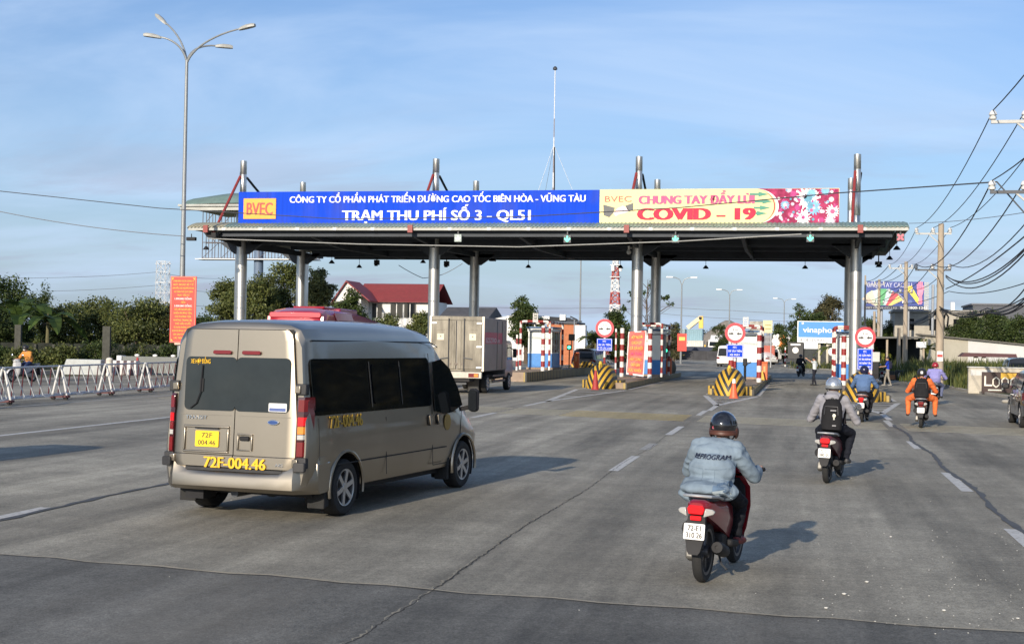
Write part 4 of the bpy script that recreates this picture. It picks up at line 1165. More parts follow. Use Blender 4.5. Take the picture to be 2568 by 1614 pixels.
# rear doors: two raised leaves with a dark gap between
gapp = MB().slab([(-.80, .60), (.80, .60), (.80, 1.2), (.70, 2.26), (-.70, 2.26), (-.80, 1.2)], lambda u, v, d: rear(u, v, d), .006).obj('door_rebate', seam, VAN, smooth=0)
for s in (-1, 1):
    pts = [(.006, .615), (.74, .615), (.785, .67), (.79, 1.2), (.70, 2.18), (.64, 2.25), (.006, 2.262)]
    # cut the outline into rows so the leaf follows the leaning face
    mb = MB(); rows = [.615, .66, .75, .76, .95, 1.2, 1.45, 1.7, 1.95, 2.12, 2.2, 2.25]
    def half(z):
        if z < .67: return .735 + .05 * (z - .615) / .055
        if z < 1.2: return .787
        if z < 2.17: return .787 + (.70 - .787) * (z - 1.2) / .97
        return .70 - .06 * ((z - 2.17) / .08) ** 1.5
    cols = [0, .12, .3, .5, .7, .85, .95, 1]
    rings = []
    for z in rows:
        h_ = half(z)
        rings.append([rear(s * (.006 + (h_ - .006) * c), z, .03 - (.012 if c == 1 else 0) + (.012 if z < .755 else 0)) for c in cols] + [rear(s * (.006 + (h_ - .006) * c), z, .002) for c in cols[::-1]])
    dmb = mb.loft(rings); door = dmb.obj('rear_door', champ, VAN, smooth=30)

    def on_door(u, v, d): return rear(s * u, v, .034 + d)
    MB().slab(rrect(-.01 + .01, .70, 1.28, 1.92, .06) if s > 0 else rrect(0, .67, 1.28, 1.92, .06), on_door, .008).obj('rear_window', rearglass, door, smooth=0)
    b = MB().slab(rrect(.07, .31, 1.955, 2.0, .02), on_door, .03).obj('high_brake_light', redlens, door, bevel=.006)
    # hinges wrapped round the corner
    for z in (1.56, .70):
        hg = MB().box(rear(s * (.83 if z > 1 else .86), z, -.01), (.13, .09, .13)).obj('hinge', trimb, door, bevel=.012)
        MB().box(rear(s * .80, z, .04), (.07, .03, .09)).obj('hinge_plate', champ, hg, bevel=.008)
    # panel frame pressing under the window
    for u0, u1, z0, z1 in ((.05, .72, 1.225, 1.232),): MB().slab(rrect(u0, u1, z0, z1, .003), on_door, .004).obj('pressing', champ, door, smooth=0)
    if s < 0:
        # plate recess: raised frame with a darker bed, plate inside
        frm = MB()
        for u0, u1, z0, z1 in ((.06, .66, 1.07, 1.10), (.06, .085, .80, 1.07), (.635, .66, .80, 1.07), (.06, .66, .775, .80)): frm.slab([(u0, z0), (u1, z0), (u1, z1), (u0, z1)], on_door, .018)
        frm.obj('plate_frame', champ, door, bevel=.008)
        pl = MB().slab(rrect(.19, .50, .845, 1.035, .012), on_door, .012).obj('number_plate', M('plate_yellow', (.85, .58, .02), .4, var=.05), door, smooth=0)
        for i, (q, w_) in enumerate((('72F', .14), ('004.46', .23))):
            c = on_door(.345, .985 - i * .088, .013); txt(MB(), q, c, (1, 0, 0), (0, .05, 1), w=w_, h=.058, t=.003, bold=.01).obj('lettering', ink, pl, smooth=0)
        MB().slab(rrect(.19, .5, 1.06, 1.075, .005), on_door, .03).obj('plate_lamp', black, door, smooth=0)
        txt(MB(), 'TRANSIT', on_door(.50, 1.195, .003), (1, 0, 0), (0, .05, 1), w=.28, h=.045, t=.006).obj('model_badge', chrome, door, smooth=0)
        txt(MB(), 'XE HỢP ĐỒNG', on_door(.475, 1.865, .010), (1, 0, 0), (0, .05, 1), w=.26, h=.055, t=.003, bold=.03).obj('window_lettering', numy, door, smooth=0)
        # wiper arms
        MB().tube([on_door(.58, 1.30, .02), on_door(.50, 1.36, .025), on_door(.45, 1.5, .025), on_door(.44, 1.82, .02)], .008, 5).obj('wiper', black, door)
        MB().slab(rrect(.42, .47, 1.5, 1.66, .01), on_door, .02).obj('wiper_blade', black, door, smooth=0)
    else:
        rec = MB()
        for u0, u1, z0, z1 in ((.05, .25, 1.00, 1.02), (.05, .07, .83, 1.0), (.23, .25, .83, 1.0), (.05, .25, .815, .83)): rec.slab([(u0, z0), (u1, z0), (u1, z1), (u0, z1)], on_door, .016)
        rec.obj('handle_frame', champ, door, bevel=.006)
        MB().slab(rrect(.09, .21, .935, .99, .015), on_door, .03).obj('door_handle', black, door, bevel=.01)
        MB().slab([(.505 + .075 * cos(a), 1.165 + .032 * sin(a)) for a in [2 * pi * i / 24 for i in range(24)]], on_door, .014).obj('oval_badge', chrome, door, bevel=.004)
        MB().slab([(.505 + .062 * cos(a), 1.165 + .023 * sin(a)) for a in [2 * pi * i / 24 for i in range(24)]], lambda u, v, d: on_door(u, v, d + .014), .003).obj('badge_field', M('badge_blue', (.03, .07, .22), .3), door, smooth=0)
        st = MB().slab(rrect(.44, .67, 1.29, 1.39, .01), lambda u, v, d: on_door(u, v, d + .008), .003).obj('sticker', white, door, smooth=0)
        MB().slab(rrect(.45, .66, 1.297, 1.335, .005), lambda u, v, d: on_door(u, v, d + .011), .002).obj('sticker_band', M('sticker_blue', (.08, .12, .3), .5), st, smooth=0)
        txt(MB(), 'ABS', on_door(.61, .67, .014), (1, 0, 0), (0, .05, 1), w=.10, h=.035, t=.005).obj('badge_lettering', chrome, door, smooth=0)
    # tail lamp stack wrapped on the corner
    hs = MB(); 
    rings = []
    for z in (.74, .78, 1.0, 1.25, 1.42, 1.47):
        k = .4 if z in (.74, 1.47) else 1
        x0 = .805 - .0 * z; rings.append([Vector((s * x, y + max(0, z - .5) * .052, z)) for x, y in ((.80, -.915), (.80, -.935 - .02 * k), (.87, -.91 - .02 * k), (.935 + .012 * k, -.81), (.925, -.78))])
    tl = hs.loft(rings).obj('tail_lamp', M('tail_lamp_dark', (.05, .006, .008), .12, coat=.8), VAN, smooth=30)
    for z0, z1, m in ((1.30, 1.44, redlens), (1.135, 1.235, redlit), (1.04, 1.125, amber if s > 0 else redlens), (.975, 1.03, clearlens), (.78, .945, redlens)):
        mb = MB(); rings = []
        for z in (z0, z1): rings.append([Vector((s * x, y + max(0, z - .5) * .052, z)) for x, y in ((.812, -.94), (.812, -.959), (.872, -.935), (.925, -.835), (.92, -.82))])
        mb.loft(rings).obj('lens', m, tl, smooth=20)
txt(MB(), '72F-004.46', rear(.04, .672, .056), (1, 0, 0), (0, .02, 1), w=.80, h=.135, t=.004, bold=.045).obj('stencil_number', numy, VAN, smooth=0)
# bumper
rings = []
for x in [-.985, -.965, -.90, -.78, -.6, -.3, 0, .3, .6, .78, .90, .965, .985]:
    y = -.98 + .26 * max(0, (abs(x) - .70) / .285) ** 2.2; t_ = .0 if abs(x) < .64 else .19 * min(1, (abs(x) - .64) / .13)
    rings.append([Vector((x, y + .22, .34)), Vector((x, y + .04, .33)), Vector((x, y - .01, .38)), Vector((x, y - .01, .50)), Vector((x, y + .025, .555 + t_ * .6)), Vector((x, y + .05, .57 + t_)), Vector((x, y + .22, .57 + t_))])
MB().loft(rings).obj('rear_bumper', champ, VAN, smooth=35)
MB().slab([(-.62, .565), (.64, .565), (.64, .60), (-.62, .60)], lambda u, v, d: Vector((u, -.955 + d, v)), .1).obj('bumper_step', trimb, VAN, smooth=0)
for s in (-1, 1):
    mb = MB(); mb.loft([[Vector((s * .986, -.74, z)), Vector((s * .986, -.42, z + .0)), Vector((s * .92, -.42, z)), Vector((s * .92, -.74, z))] for z in (.34, .70)]); mb.obj('bumper_side', champ, VAN, bevel=.02)
    MB().slab(rrect(.80, .93, .60, .71, .02), lambda u, v, d: Vector((s * u, -.955 + .6 * max(0, (u - .80)) ** 1.4 - d, v)), .05).obj('bumper_block', trimb, VAN, bevel=.01)
MB().bb(-.82, .82, -.55, 4.3, .26, .36).obj('underbody', black, VAN, smooth=0)
MB().cyl((-.1, -.72, .28), (-.1, -.3, .28), .05, n=10).obj('exhaust_pipe', dkmetal, VAN)
MB().bb(-.72, -.48, -.78, -.5, .20, .36).obj('tow_bracket', black, VAN, smooth=0)
MB().cyl((-.86, 0, .345), (.86, 0, .345), .06, n=10).obj('axle', dkmetal, VAN); MB().sph((0, 0, .32), .15, 12, 8).obj('differential', dkmetal, VAN)


VAN.scale = (1.05, 1.0, 1)
# ------------------------------------------------------------------ generic cars (origin under rear axle)
def car(name, label, loc, rz, paint, L, W_, H, wb, ro, style='suv', group=None, lit=False, platec=None, cat='car', bars=False):
    """hatch/SUV/van body lofted along its length, with arches cut out, glass, lamps, bumpers and wheels"""
    t = thing(name, loc, label, cat, group, rz)
    r = .34 if style != 'sedan' else .31; w = W_ / 2
    yr, yf = -ro, L - ro
    hood = {'suv': .99, 'van': 1.15, 'sedan': .92}[style] * (H / 1.75 if style == 'suv' else 1)
    belt = {'suv': 1.02, 'van': 1.05, 'sedan': .88}[style]
    c0 = wb - (.15 if style != 'van' else -.25)      # windscreen foot
    prof = [(yr, .42, belt * .8, .86), (yr + .06, .34, belt + .03, .93), (yr + .25, .28, H - .34 if style != 'sedan' else belt + .12, .97), (yr + (.5 if style != 'sedan' else 1.15), .25, H - .05, .99), (yr + L * .42, .24, H, 1), (c0 - .95, .24, H - .04, 1), (c0 - .55, .24, H - .22, 1), (c0 + .1, .24, hood + .05, .99), (yf - .35, .27, hood - .08, .95), (yf - .08, .32, hood - .22, .88), (yf, .4, hood - .35, .8)]
    rings = []
    for y, zb, zt, k in prof:
        b = min(belt, zb + (zt - zb) * .62); wt = w * k * (.80 if zt > belt + .2 else .9)
        half = [(w * k * .82, zb), (w * k * .97, zb + .08), (w * k, (zb + b) / 2), (w * k * .985, b), ((w * k * .97 + wt) / 2, (b + zt) / 2), (wt, zt - .07), (wt - .12, zt - .005), (wt * .5, zt + .025), (0, zt + .035)]
        rings.append([Vector((x, y, z)) for x, z in half] + [Vector((-x, y, z)) for x, z in half[-2::-1]])
    body = MB().loft(rings).obj('body', paint, t, smooth=32)
    cut(body, [MB().cyl((s * (w - .32), y, r), (s * (w + .3), y, r), r + .07, n=28) for s in (-1, 1) for y in (0, wb)])
    for s in (-1, 1):
        for y in (0, wb):
            wheel(t, (s * (w - .12), y, r), r, .21, s, 5)
            mb = MB(); mb.loft([[(s * x, y + (r + .06) * cos(a), r + (r + .06) * sin(a)) for x in (w - .3, w - .04)] for a in [R(-10 + 200 * i / 12) for i in range(13)]], caps=False, closed=False); mb.obj('wheel_well', black, t, smooth=60)
        zt = H - .13
        def sf(u, v, d):
            k = (v - belt) / (H - .07 - belt); x = w * .985 + (w * .80 - w * .985) * max(0, k)
            return Vector((s * (x + .012 + d), u, v))
        ya, yb = yr + (.55 if style != 'sedan' else 1.0), c0 - .05
        mid = (ya + yb) * .5
        for u0, u1, u2, u3 in ((ya, ya + .12, mid - .05, mid - .04), (mid + .03, mid + .03, c0 - .72, yb - .12)):
            MB().slab([(u0, belt + .05), (u3, belt + .05), (u2, zt), (u1, zt)], sf, .006).obj('side_window', vanglass, t, smooth=0)
        for u in (mid, ya + .05, yb + .1): MB().slab([(u - .006, .45), (u + .006, .45), (u + .006, belt), (u - .006, belt)], sf, .003).obj('door_seam', seam, t, smooth=0)
        for u in (mid - .25, mid + .85): MB().slab(rrect(u - .1, u + .1, belt - .16, belt - .12, .02), sf, .03).obj('door_handle', chrome if style == 'suv' else paint, t, bevel=.006)
        m_ = MB().box((s * (w + .12), c0 - .12, belt + .10), (.2, .1, .16)).obj('wing_mirror', paint if style != 'van' else black, t, bevel=.03)
        # tail lamps wrapped on the corners
        z0 = belt - .22
        tl = MB().loft([[Vector((s * x, y, z)) for x, y in ((w * .58, yr + .02), (w * .58, yr - .02), (w * .9, yr + .03), (w * .985, yr + .28), (w * .93, yr + .28))] for z in (z0, z0 + .2)]).obj('tail_lamp', redlit if lit else redlens, t, smooth=20)
        MB().slab([(.62, hood - .34), (.92, hood - .30), (.95, hood - .16), (.66, hood - .2)], lambda u, v, d: Vector((s * w * u, yf - .0 - (u - .55) * .62 - (v - hood + .35) * .4 + d, v)), .04).obj('headlamp', clearlens, t, smooth=0)
    hw = w * .80
    y1, z1, y2, z2 = yr + .07, belt + .06, yr + (.27 if style != 'sedan' else .9), H - .30
    MB().slab([(-hw, 0), (hw, 0), (hw * .88, 1), (-hw * .88, 1)], lambda u, v, d: Vector((u, y1 + (y2 - y1) * v - d * .9 - .008, z1 + (z2 - z1) * v + d * .2)), .014).obj('rear_window', vanglass, t, smooth=0)
    if bars: MB().slab([(-w * .62, H - .02), (w * .62, H - .02), (w * .62, H + .03), (-w * .62, H + .03)], lambda u, v, d: Vector((u, yr + .3 + d, v)), .25).obj('spoiler', paint, t, bevel=.01)
    MB().slab([(-hw, 0), (hw, 0), (hw * .82, 1), (-hw * .82, 1)], lambda u, v, d: Vector((u, c0 + .08 - .62 * v + d, hood + .08 + (H - .2 - hood) * v + d * .5)), .014).obj('windscreen', vanglass, t, smooth=0)
    MB().slab(rrect(-w * .9, w * .9, .36, .56, .06), lambda u, v, d: Vector((u, yr - .03 + .1 * (abs(u) / w) ** 3 + d, v)), .12).obj('rear_bumper', trimb if style == 'suv' else paint, t, bevel=.02)
    pl = MB().slab(rrect(-.2, .2, .66, .78, .01), lambda u, v, d: Vector((u, yr - .03 - d, v)), .012).obj('number_plate', platec or plate_w, t, smooth=0)
    txt(MB(), '72A-187', (0, yr - .043, .72), (1, 0, 0), (0, 0, 1), w=.34, h=.07, t=.002).obj('lettering', ink, pl, smooth=0) if style != 'van' else None
    MB().bb(-w * .85, w * .85, yr + .2, yf - .2, .18, .26).obj('underbody', black, t, smooth=0)
    return t


p = G(1458, 936); car('brown_car', 'grey brown SUV seen from behind, right of the white and blue booth', (p.x + .1, 101, 0), -R(6), M('grey_brown_paint', (.14, .125, .115), .35, .4, coat=.6), 4.7, 1.9, 1.8, 2.75, .95, bars=True)
car('black_car', 'black car at the right edge of the frame, nearest of the cars on the right', (6.96, 41.2, 0), -R(2), M('black_paint', (.012, .012, .014), .25, coat=.9), 4.6, 1.82, 1.66, 2.7, .9, style='suv', platec=plate_w)
car('dark_van', 'dark grey people carrier with one lit tail lamp by the low white wall', (12.75, 86.0, 0), -R(2), M('dark_grey_paint', (.03, .032, .036), .3, .3, coat=.8), 4.75, 1.86, 1.78, 2.75, .95, style='suv', lit=False, platec=M('plate_blue', (.3, .42, .6), .4))
p = A(1927, 905, 175); car('white_car', 'white car beyond the middle booth, heading away to the left', (p.x, 175, 0), R(38), M('white_car_paint', (.72, .72, .70), .3, coat=.7), 4.5, 1.8, 1.55, 2.65, .9, style='sedan')
p = A(1822, 880, 150); car('white_van', 'white van seen from behind, left of the middle round sign', (p.x - .1, 150, 0), -R(3), M('white_van_paint', (.76, .76, .74), .4, coat=.4), 5.0, 1.8, 2.25, 3.0, .9, style='van', cat='van')

car('silver_van', 'silver van just outside the left frame edge, known by its long shadow on the road', (-15.1, 15.8, 0), -R(3), M('silver_paint', (.5, .5, .5), .35, .6), 5.0, 1.8, 2.25, 3.0, .9, style='van', cat='van')
# ------------------------------------------------------------------ box truck
grey_box = M('dusty_box_panel', (.26, .235, .185), .7, .1, var=.45, sc=1.3, stretch=(2.5, 2.5, .6), dirt=.9)
boxside = M('box_side_panel', (.22, .21, .20), .5, .3, var=.15, sc=1.2, dirt=.5)
p = A(1225, 985, 59.5)
t = thing('box_truck', (A(1151, 860, 55.5).x - .1, 57.0, 0), 'dusty grey box truck with dented rear doors seen from behind', 'truck', rz=R(1))
bw, bz0, bz1, by0, by1 = 1.02, .92, 3.12, -1.45, 3.15
MB().bb(-bw, bw, by0 + .03, by1, bz0, bz1).obj('cargo_box', boxside, t, bevel=.03)
for s in (-1, 1):
    MB().bb(s * bw - .045, s * bw + .045, by0 - .02, by0 + .06, bz0, bz1 + .03).obj('corner_post', M('pale_aluminium', (.55, .5, .43), .4, .6, dirt=.2), t, bevel=.008)
MB().bb(-bw + .047, bw - .047, by0 - .015, by0 + .03, bz1 - .13, bz1 + .03).obj('top_rail', grey_box, t, bevel=.008)
MB().bb(-bw + .047, bw - .047, by0 - .015, by0 + .03, bz0, bz0 + .08).obj('bottom_rail', grey_box, t, bevel=.008)
for s in (-1, 1):
    dr = MB().slab([(.025, bz0 + .09), (bw - .06, bz0 + .09), (bw - .06, bz1 - .14), (.025, bz1 - .14)], lambda u, v, d: Vector((s * u, by0 - .005 - d, v)), .035).obj('cargo_door', grey_box, t, bevel=.006)
    MB().bb(s * .13 - .05, s * .13 + .05, by0 - .06, by0 - .04, bz0 + .1, bz1 - .15).obj('door_rib', grey_box, dr, bevel=.01)
    MB().cyl((s * .30, by0 - .07, bz0 + .02), (s * .30, by0 - .07, bz1 - .06), .018, n=8).obj('lock_rod', dkmetal, dr)
    for z in (bz0 + .16, bz0 + 1.0, bz1 - .25): MB().bb(s * (bw - .14) - .11, s * (bw - .14) + .11, by0 - .065, by0 - .04, z - .04, z + .04).obj('hinge', galv, dr, bevel=.006)
    hb = MB().bar((s * .30, by0 - .085, bz0 + .55), (s * .62, by0 - .085, bz0 + .50), .03).obj('latch_handle', dkmetal, dr, smooth=0)
    MB().slab(rrect(s * .62 - .13, s * .62 + .13, 2.18, 2.44, .02), lambda u, v, d: Vector((u, by0 - .041 - d, v)), .004).obj('paper_sticker', M('paper_cream', (.72, .66, .5), .7), dr, smooth=0)
    txt(MB(), '4', (s * .62, by0 - .046, 2.33), (1, 0, 0), (0, 0, 1), h=.09, t=.003).obj('lettering', ink, dr, smooth=0)
    MB().slab(rrect(s * .62 - .17, s * .62 + .17, 2.58, 2.65, .034), lambda u, v, d: Vector((u, by0 - .041 - d, v)), .012).obj('oval_vent', grey_box, dr, bevel=.004)
    # rear cross member lamps
    lp = MB().bb(s * .68 - .2, s * .68 + .2, by0 - .06, by0, .68, .84).obj('tail_lamp', redlens, t, bevel=.01)
    MB().bb(s * .68 + s * .1 - .08, s * .68 + s * .1 + .08, by0 - .067, by0 - .058, .7, .82).obj('amber_lens', amber, lp, smooth=0)
    MB().slab([(bw - .78, .08), (bw - .34, .08), (bw - .34, .66), (bw - .78, .66)], lambda u, v, d: Vector((s * u, -.52 + d, v)), .02).obj('mud_flap', M('flap_grey', (.10, .09, .08), .8, dirt=.3), t, smooth=0)
    MB().slab([(bw - .76, .10), (bw - .36, .10), (bw - .36, .28), (bw - .76, .28)], lambda u, v, d: Vector((s * u, -.525 - d, v)), .006).obj('flap_band', M('flap_pale', (.45, .4, .33), .8), t, smooth=0)
    wheel(t, (s * .80, 0, .39), .39, .24, s, 6, rimm=galv); wheel(t, (s * .55, 0, .39), .39, .24, s, 6, rimm=galv); wheel(t, (s * .86, 4.1, .39), .39, .22, s, 6, rimm=galv)
    MB().bb(s * .95 - .02, s * .95 + .02, .7, 3.2, .42, .52).obj('side_guard', dkmetal, t, smooth=0); MB().bb(s * .95 - .02, s * .95 + .02, .7, 3.2, .66, .74).obj('side_guard', dkmetal, t, smooth=0)
    MB().bb(s * 1.2 - .08, s * 1.2 + .08, 3.95, 4.03, 1.45, 1.85).obj('wing_mirror', black, t, bevel=.03); MB().bar((s * .95, 4.2, 1.9), (s * 1.2, 4.0, 1.75), .03).obj('mirror_arm', black, t, smooth=0)
MB().bb(-.98, .98, by0 - .04, by0 + .1, .64, .9).obj('rear_beam', M('beam_cream', (.58, .54, .46), .6, var=.15, dirt=.4), t, bevel=.02)
MB().bb(-.5, .5, by0 + .05, 4.6, .5, .72).obj('chassis', black, t, smooth=0)
MB().bb(-.55, .35, by0 + .2, by0 + .26, .38, .5).obj('underrun_bar', dkmetal, t, smooth=0)
cabm = M('cab_grey', (.12, .12, .125), .4, coat=.3)
MB().slab([(3.3, .55), (5.0, .55), (5.08, 1.2), (4.75, 2.1), (4.5, 2.2), (3.3, 2.2)], lambda u, v, d: Vector((-.93 + d, u, v)), 1.86).obj('cab', cabm, t, bevel=.06)
for s in (-1, 1): MB().slab([(3.75, 1.35), (4.85, 1.35), (4.6, 2.02), (3.75, 2.02)], lambda u, v, d: Vector((s * (.934 + d), u, v)), .006).obj('cab_window', vanglass, t, smooth=0)
for s in (-1, 1):
    MB().bb(s * (bw + .003), s * (bw + .008), by0 + .05, by1 - .9, 2.05, 2.52).obj('side_stripe', M('stripe_crimson', (.42, .03, .08), .5, dirt=.15), t, smooth=0)
    txt(MB(), 'EZZZTRO .vn', (s * (bw + .009), by0 + 1.75, 2.2), (0, s, 0), (0, 0, 1), w=2.6, h=.2, t=.003).obj('lettering', M('stripe_white', (.6, .55, .55), .5), t, smooth=0)
    for y in (1.2, 2.2): MB().bb(s * (bw + .002), s * (bw + .02), y - .03, y + .03, bz0 + .05, bz1 - .1).obj('side_rib', boxside, t, smooth=0)
    MB().bb(s * (bw + .004), s * (bw + .018), 2.25, 3.0, 1.0, 2.95).obj('side_door', boxside, t, smooth=0)
MB().bb(-.3, .3, by0 - .045, by0 - .042, bz0 + .25, bz0 + .33).obj('old_sticker', M('old_sticker_grey', (.2, .17, .14), .8), t, smooth=0)

t.scale = (1.1, 1.1, 1.02)
# ------------------------------------------------------------------ red bus behind the van
busred = M('bus_red', (.36, .012, .026), .32, .15, var=.06, coat=.6); buspk = M('bus_pink_red', (.46, .03, .055), .35, coat=.5)
pL, pR = A(670, 770, 47), A(812, 770, 47)
zt = A(740, 771, 47).z
t = thing('red_bus', ((pL.x + pR.x) / 2, 47, 0), 'red coach mostly hidden behind the minibus, only roof and rear window showing', 'bus', rz=R(4))
hw = (pR.x - pL.x) / 2 * 1.02


def bring(y, z1, k=1., c=.1): 
    half = [(hw * .92 * k, .45), (hw * k, .6), (hw * k, 1.3), (hw * .99 * k, z1 - .62), (hw * .95 * k, z1 - .22), (hw * .86 * k, z1 - .05), (hw * .5, z1 + .02), (0, z1 + .03)]
    return [Vector((x, y, z)) for x, z in half] + [Vector((-x, y, z)) for x, z in half[-2::-1]]


b = MB().loft([bring(0, zt - .42, .97), bring(.12, zt - .16), bring(.5, zt - .02), bring(3.4, zt - .04), bring(7.4, zt - .42), bring(7.9, zt - .7), bring(8.1, zt - 1.1, .95)]).obj('body', busred, t, smooth=30)
cut(b, [MB().cyl((s * (hw - .4), y, .48), (s * (hw + .3), y, .48), .56, n=28) for s in (-1, 1) for y in (2.0, 6.2)])
for s in (-1, 1):
    for y in (2.0, 6.2): wheel(t, (s * (hw - .16), y, .48), .48, .28, s, 6, rimm=galv)
    MB().slab([(.55, zt - 1.35), (7.3, zt - 1.5), (7.2, zt - .92), (.45, zt - .50)], lambda u, v, d: Vector((s * (hw * .985 + d), u, v)), .025).obj('side_window', M('bus_window', (.035, .045, .05), .08, spec=.7), t, smooth=0)
    MB().slab([(1.2, zt - .42), (3.0, zt - .40), (2.8, zt - .14), (1.0, zt - .14)], lambda u, v, d: Vector((s * (hw * .955 + d + (zt - .14 - v) * .12), u, v)), .012).obj('roof_stripe', buspk, t, smooth=0)
MB().slab(rrect(-hw * .82, hw * .82, zt - 1.35, zt - .48, .12), lambda u, v, d: Vector((u, .01 - .0 - d + (v - zt + .9) * .12, v)), .02).obj('rear_window', M('bus_rear_glass', (.16, .2, .2), .1, spec=.9), t, smooth=0)
MB().slab(rrect(-hw * .88, hw * .88, zt - .36, zt - .16, .08), lambda u, v, d: Vector((u, .12 - .12 * (1 - abs(u) / hw) - d, v)), .12).obj('spoiler', buspk, t, bevel=.03)
for s in (-1, 1): MB().slab([(hw * .87, zt - 1.4), (hw * .99, zt - 1.4), (hw * .95, zt - .3), (hw * .84, zt - .3)], lambda u, v, d: Vector((s * u, .02 - d + (v - zt + .9) * .12, v)), .05).obj('corner_pillar', buspk, t, bevel=.01)
w = MB().slab(rrect(-hw * .78, -hw * .5, zt - .72, zt - .56, .01), lambda u, v, d: Vector((u, -.03 - d + (v - zt + .9) * .12, v)), .004).obj('window_sticker', M('sticker_cream', (.7, .66, .4), .6), t, smooth=0)
MB().bb(-hw * .6, hw * .6, 2.7, 4.6, zt - .14, zt + .08).obj('roof_unit', M('bus_roof_unit', (.30, .03, .07), .4, coat=.3), t, bevel=.06)
MB().bb(-hw * .55, hw * .55, 1.2, 2.4, zt + .01, zt + .1).obj('roof_hatch', busred, t, bevel=.04)

t.scale = (1, 1.4, 1)
# ------------------------------------------------------------------ white lorry coming the other way, far off
p = A(1794, 880, 228)
t = thing('white_lorry', (p.x, 228, A(1794, 886, 228).z - .7), 'white lorry cab facing the camera beyond the black barrier wall', 'lorry', rz=R(-4))
MB().slab([(0, .6), (2.0, .6), (2.0, 3.0), (.35, 3.0), (.05, 1.9)], lambda u, v, d: Vector((-1.2 + d, u, v)), 2.4).obj('cab', boothwhite, t, bevel=.08)
MB().slab([(-1.05, 1.9), (1.05, 1.9), (1.0, 2.75), (-1.0, 2.75)], lambda u, v, d: Vector((u, .05 + (v - 1.9) * .3 - d, v)), .02).obj('windscreen', vanglass, t, smooth=0)
MB().bb(-.7, .7, -.04, .02, 1.0, 1.5).obj('grille', black, t, smooth=0)
MB().slab([(1.0, 3.0), (2.2, 3.0), (2.2, 3.7), (1.7, 3.7)], lambda u, v, d: Vector((-1.0 + d, u, v)), 2.0).obj('wind_deflector', boothwhite, t, bevel=.05)
MB().bb(-1.22, 1.22, 2.3, 11, 1.0, 3.4).obj('trailer', M('trailer_dark', (.10, .105, .11), .6), t, bevel=.03)
for s in (-1, 1):
    for y in (.9, 4, 8, 9.3): wheel(t, (s * 1.05, y, .5), .5, .28, s, 5, rimm=galv)
    MB().slab(rrect(.75, 1.1, .85, 1.05, .03), lambda u, v, d: Vector((s * u, -.02 - d, v)), .03).obj('headlamp', clearlens, t, smooth=0)
    MB().bb(s * 1.4 - .1, s * 1.4 + .1, .2, .3, 1.9, 2.6).obj('wing_mirror', black, t, bevel=.03)
# ------------------------------------------------------------------ scooters (origin on the ground under the rear wheel, nose towards +y)
seatm = M('seat_vinyl', (.025, .025, .027), .5, var=.2, bump=.15, bs=120)
engm = M('engine_alloy', (.30, .29, .27), .45, .7, var=.2, sc=14, dirt=.2)
exhm = M('exhaust_black', (.025, .025, .027), .6, .2, spec=.2)


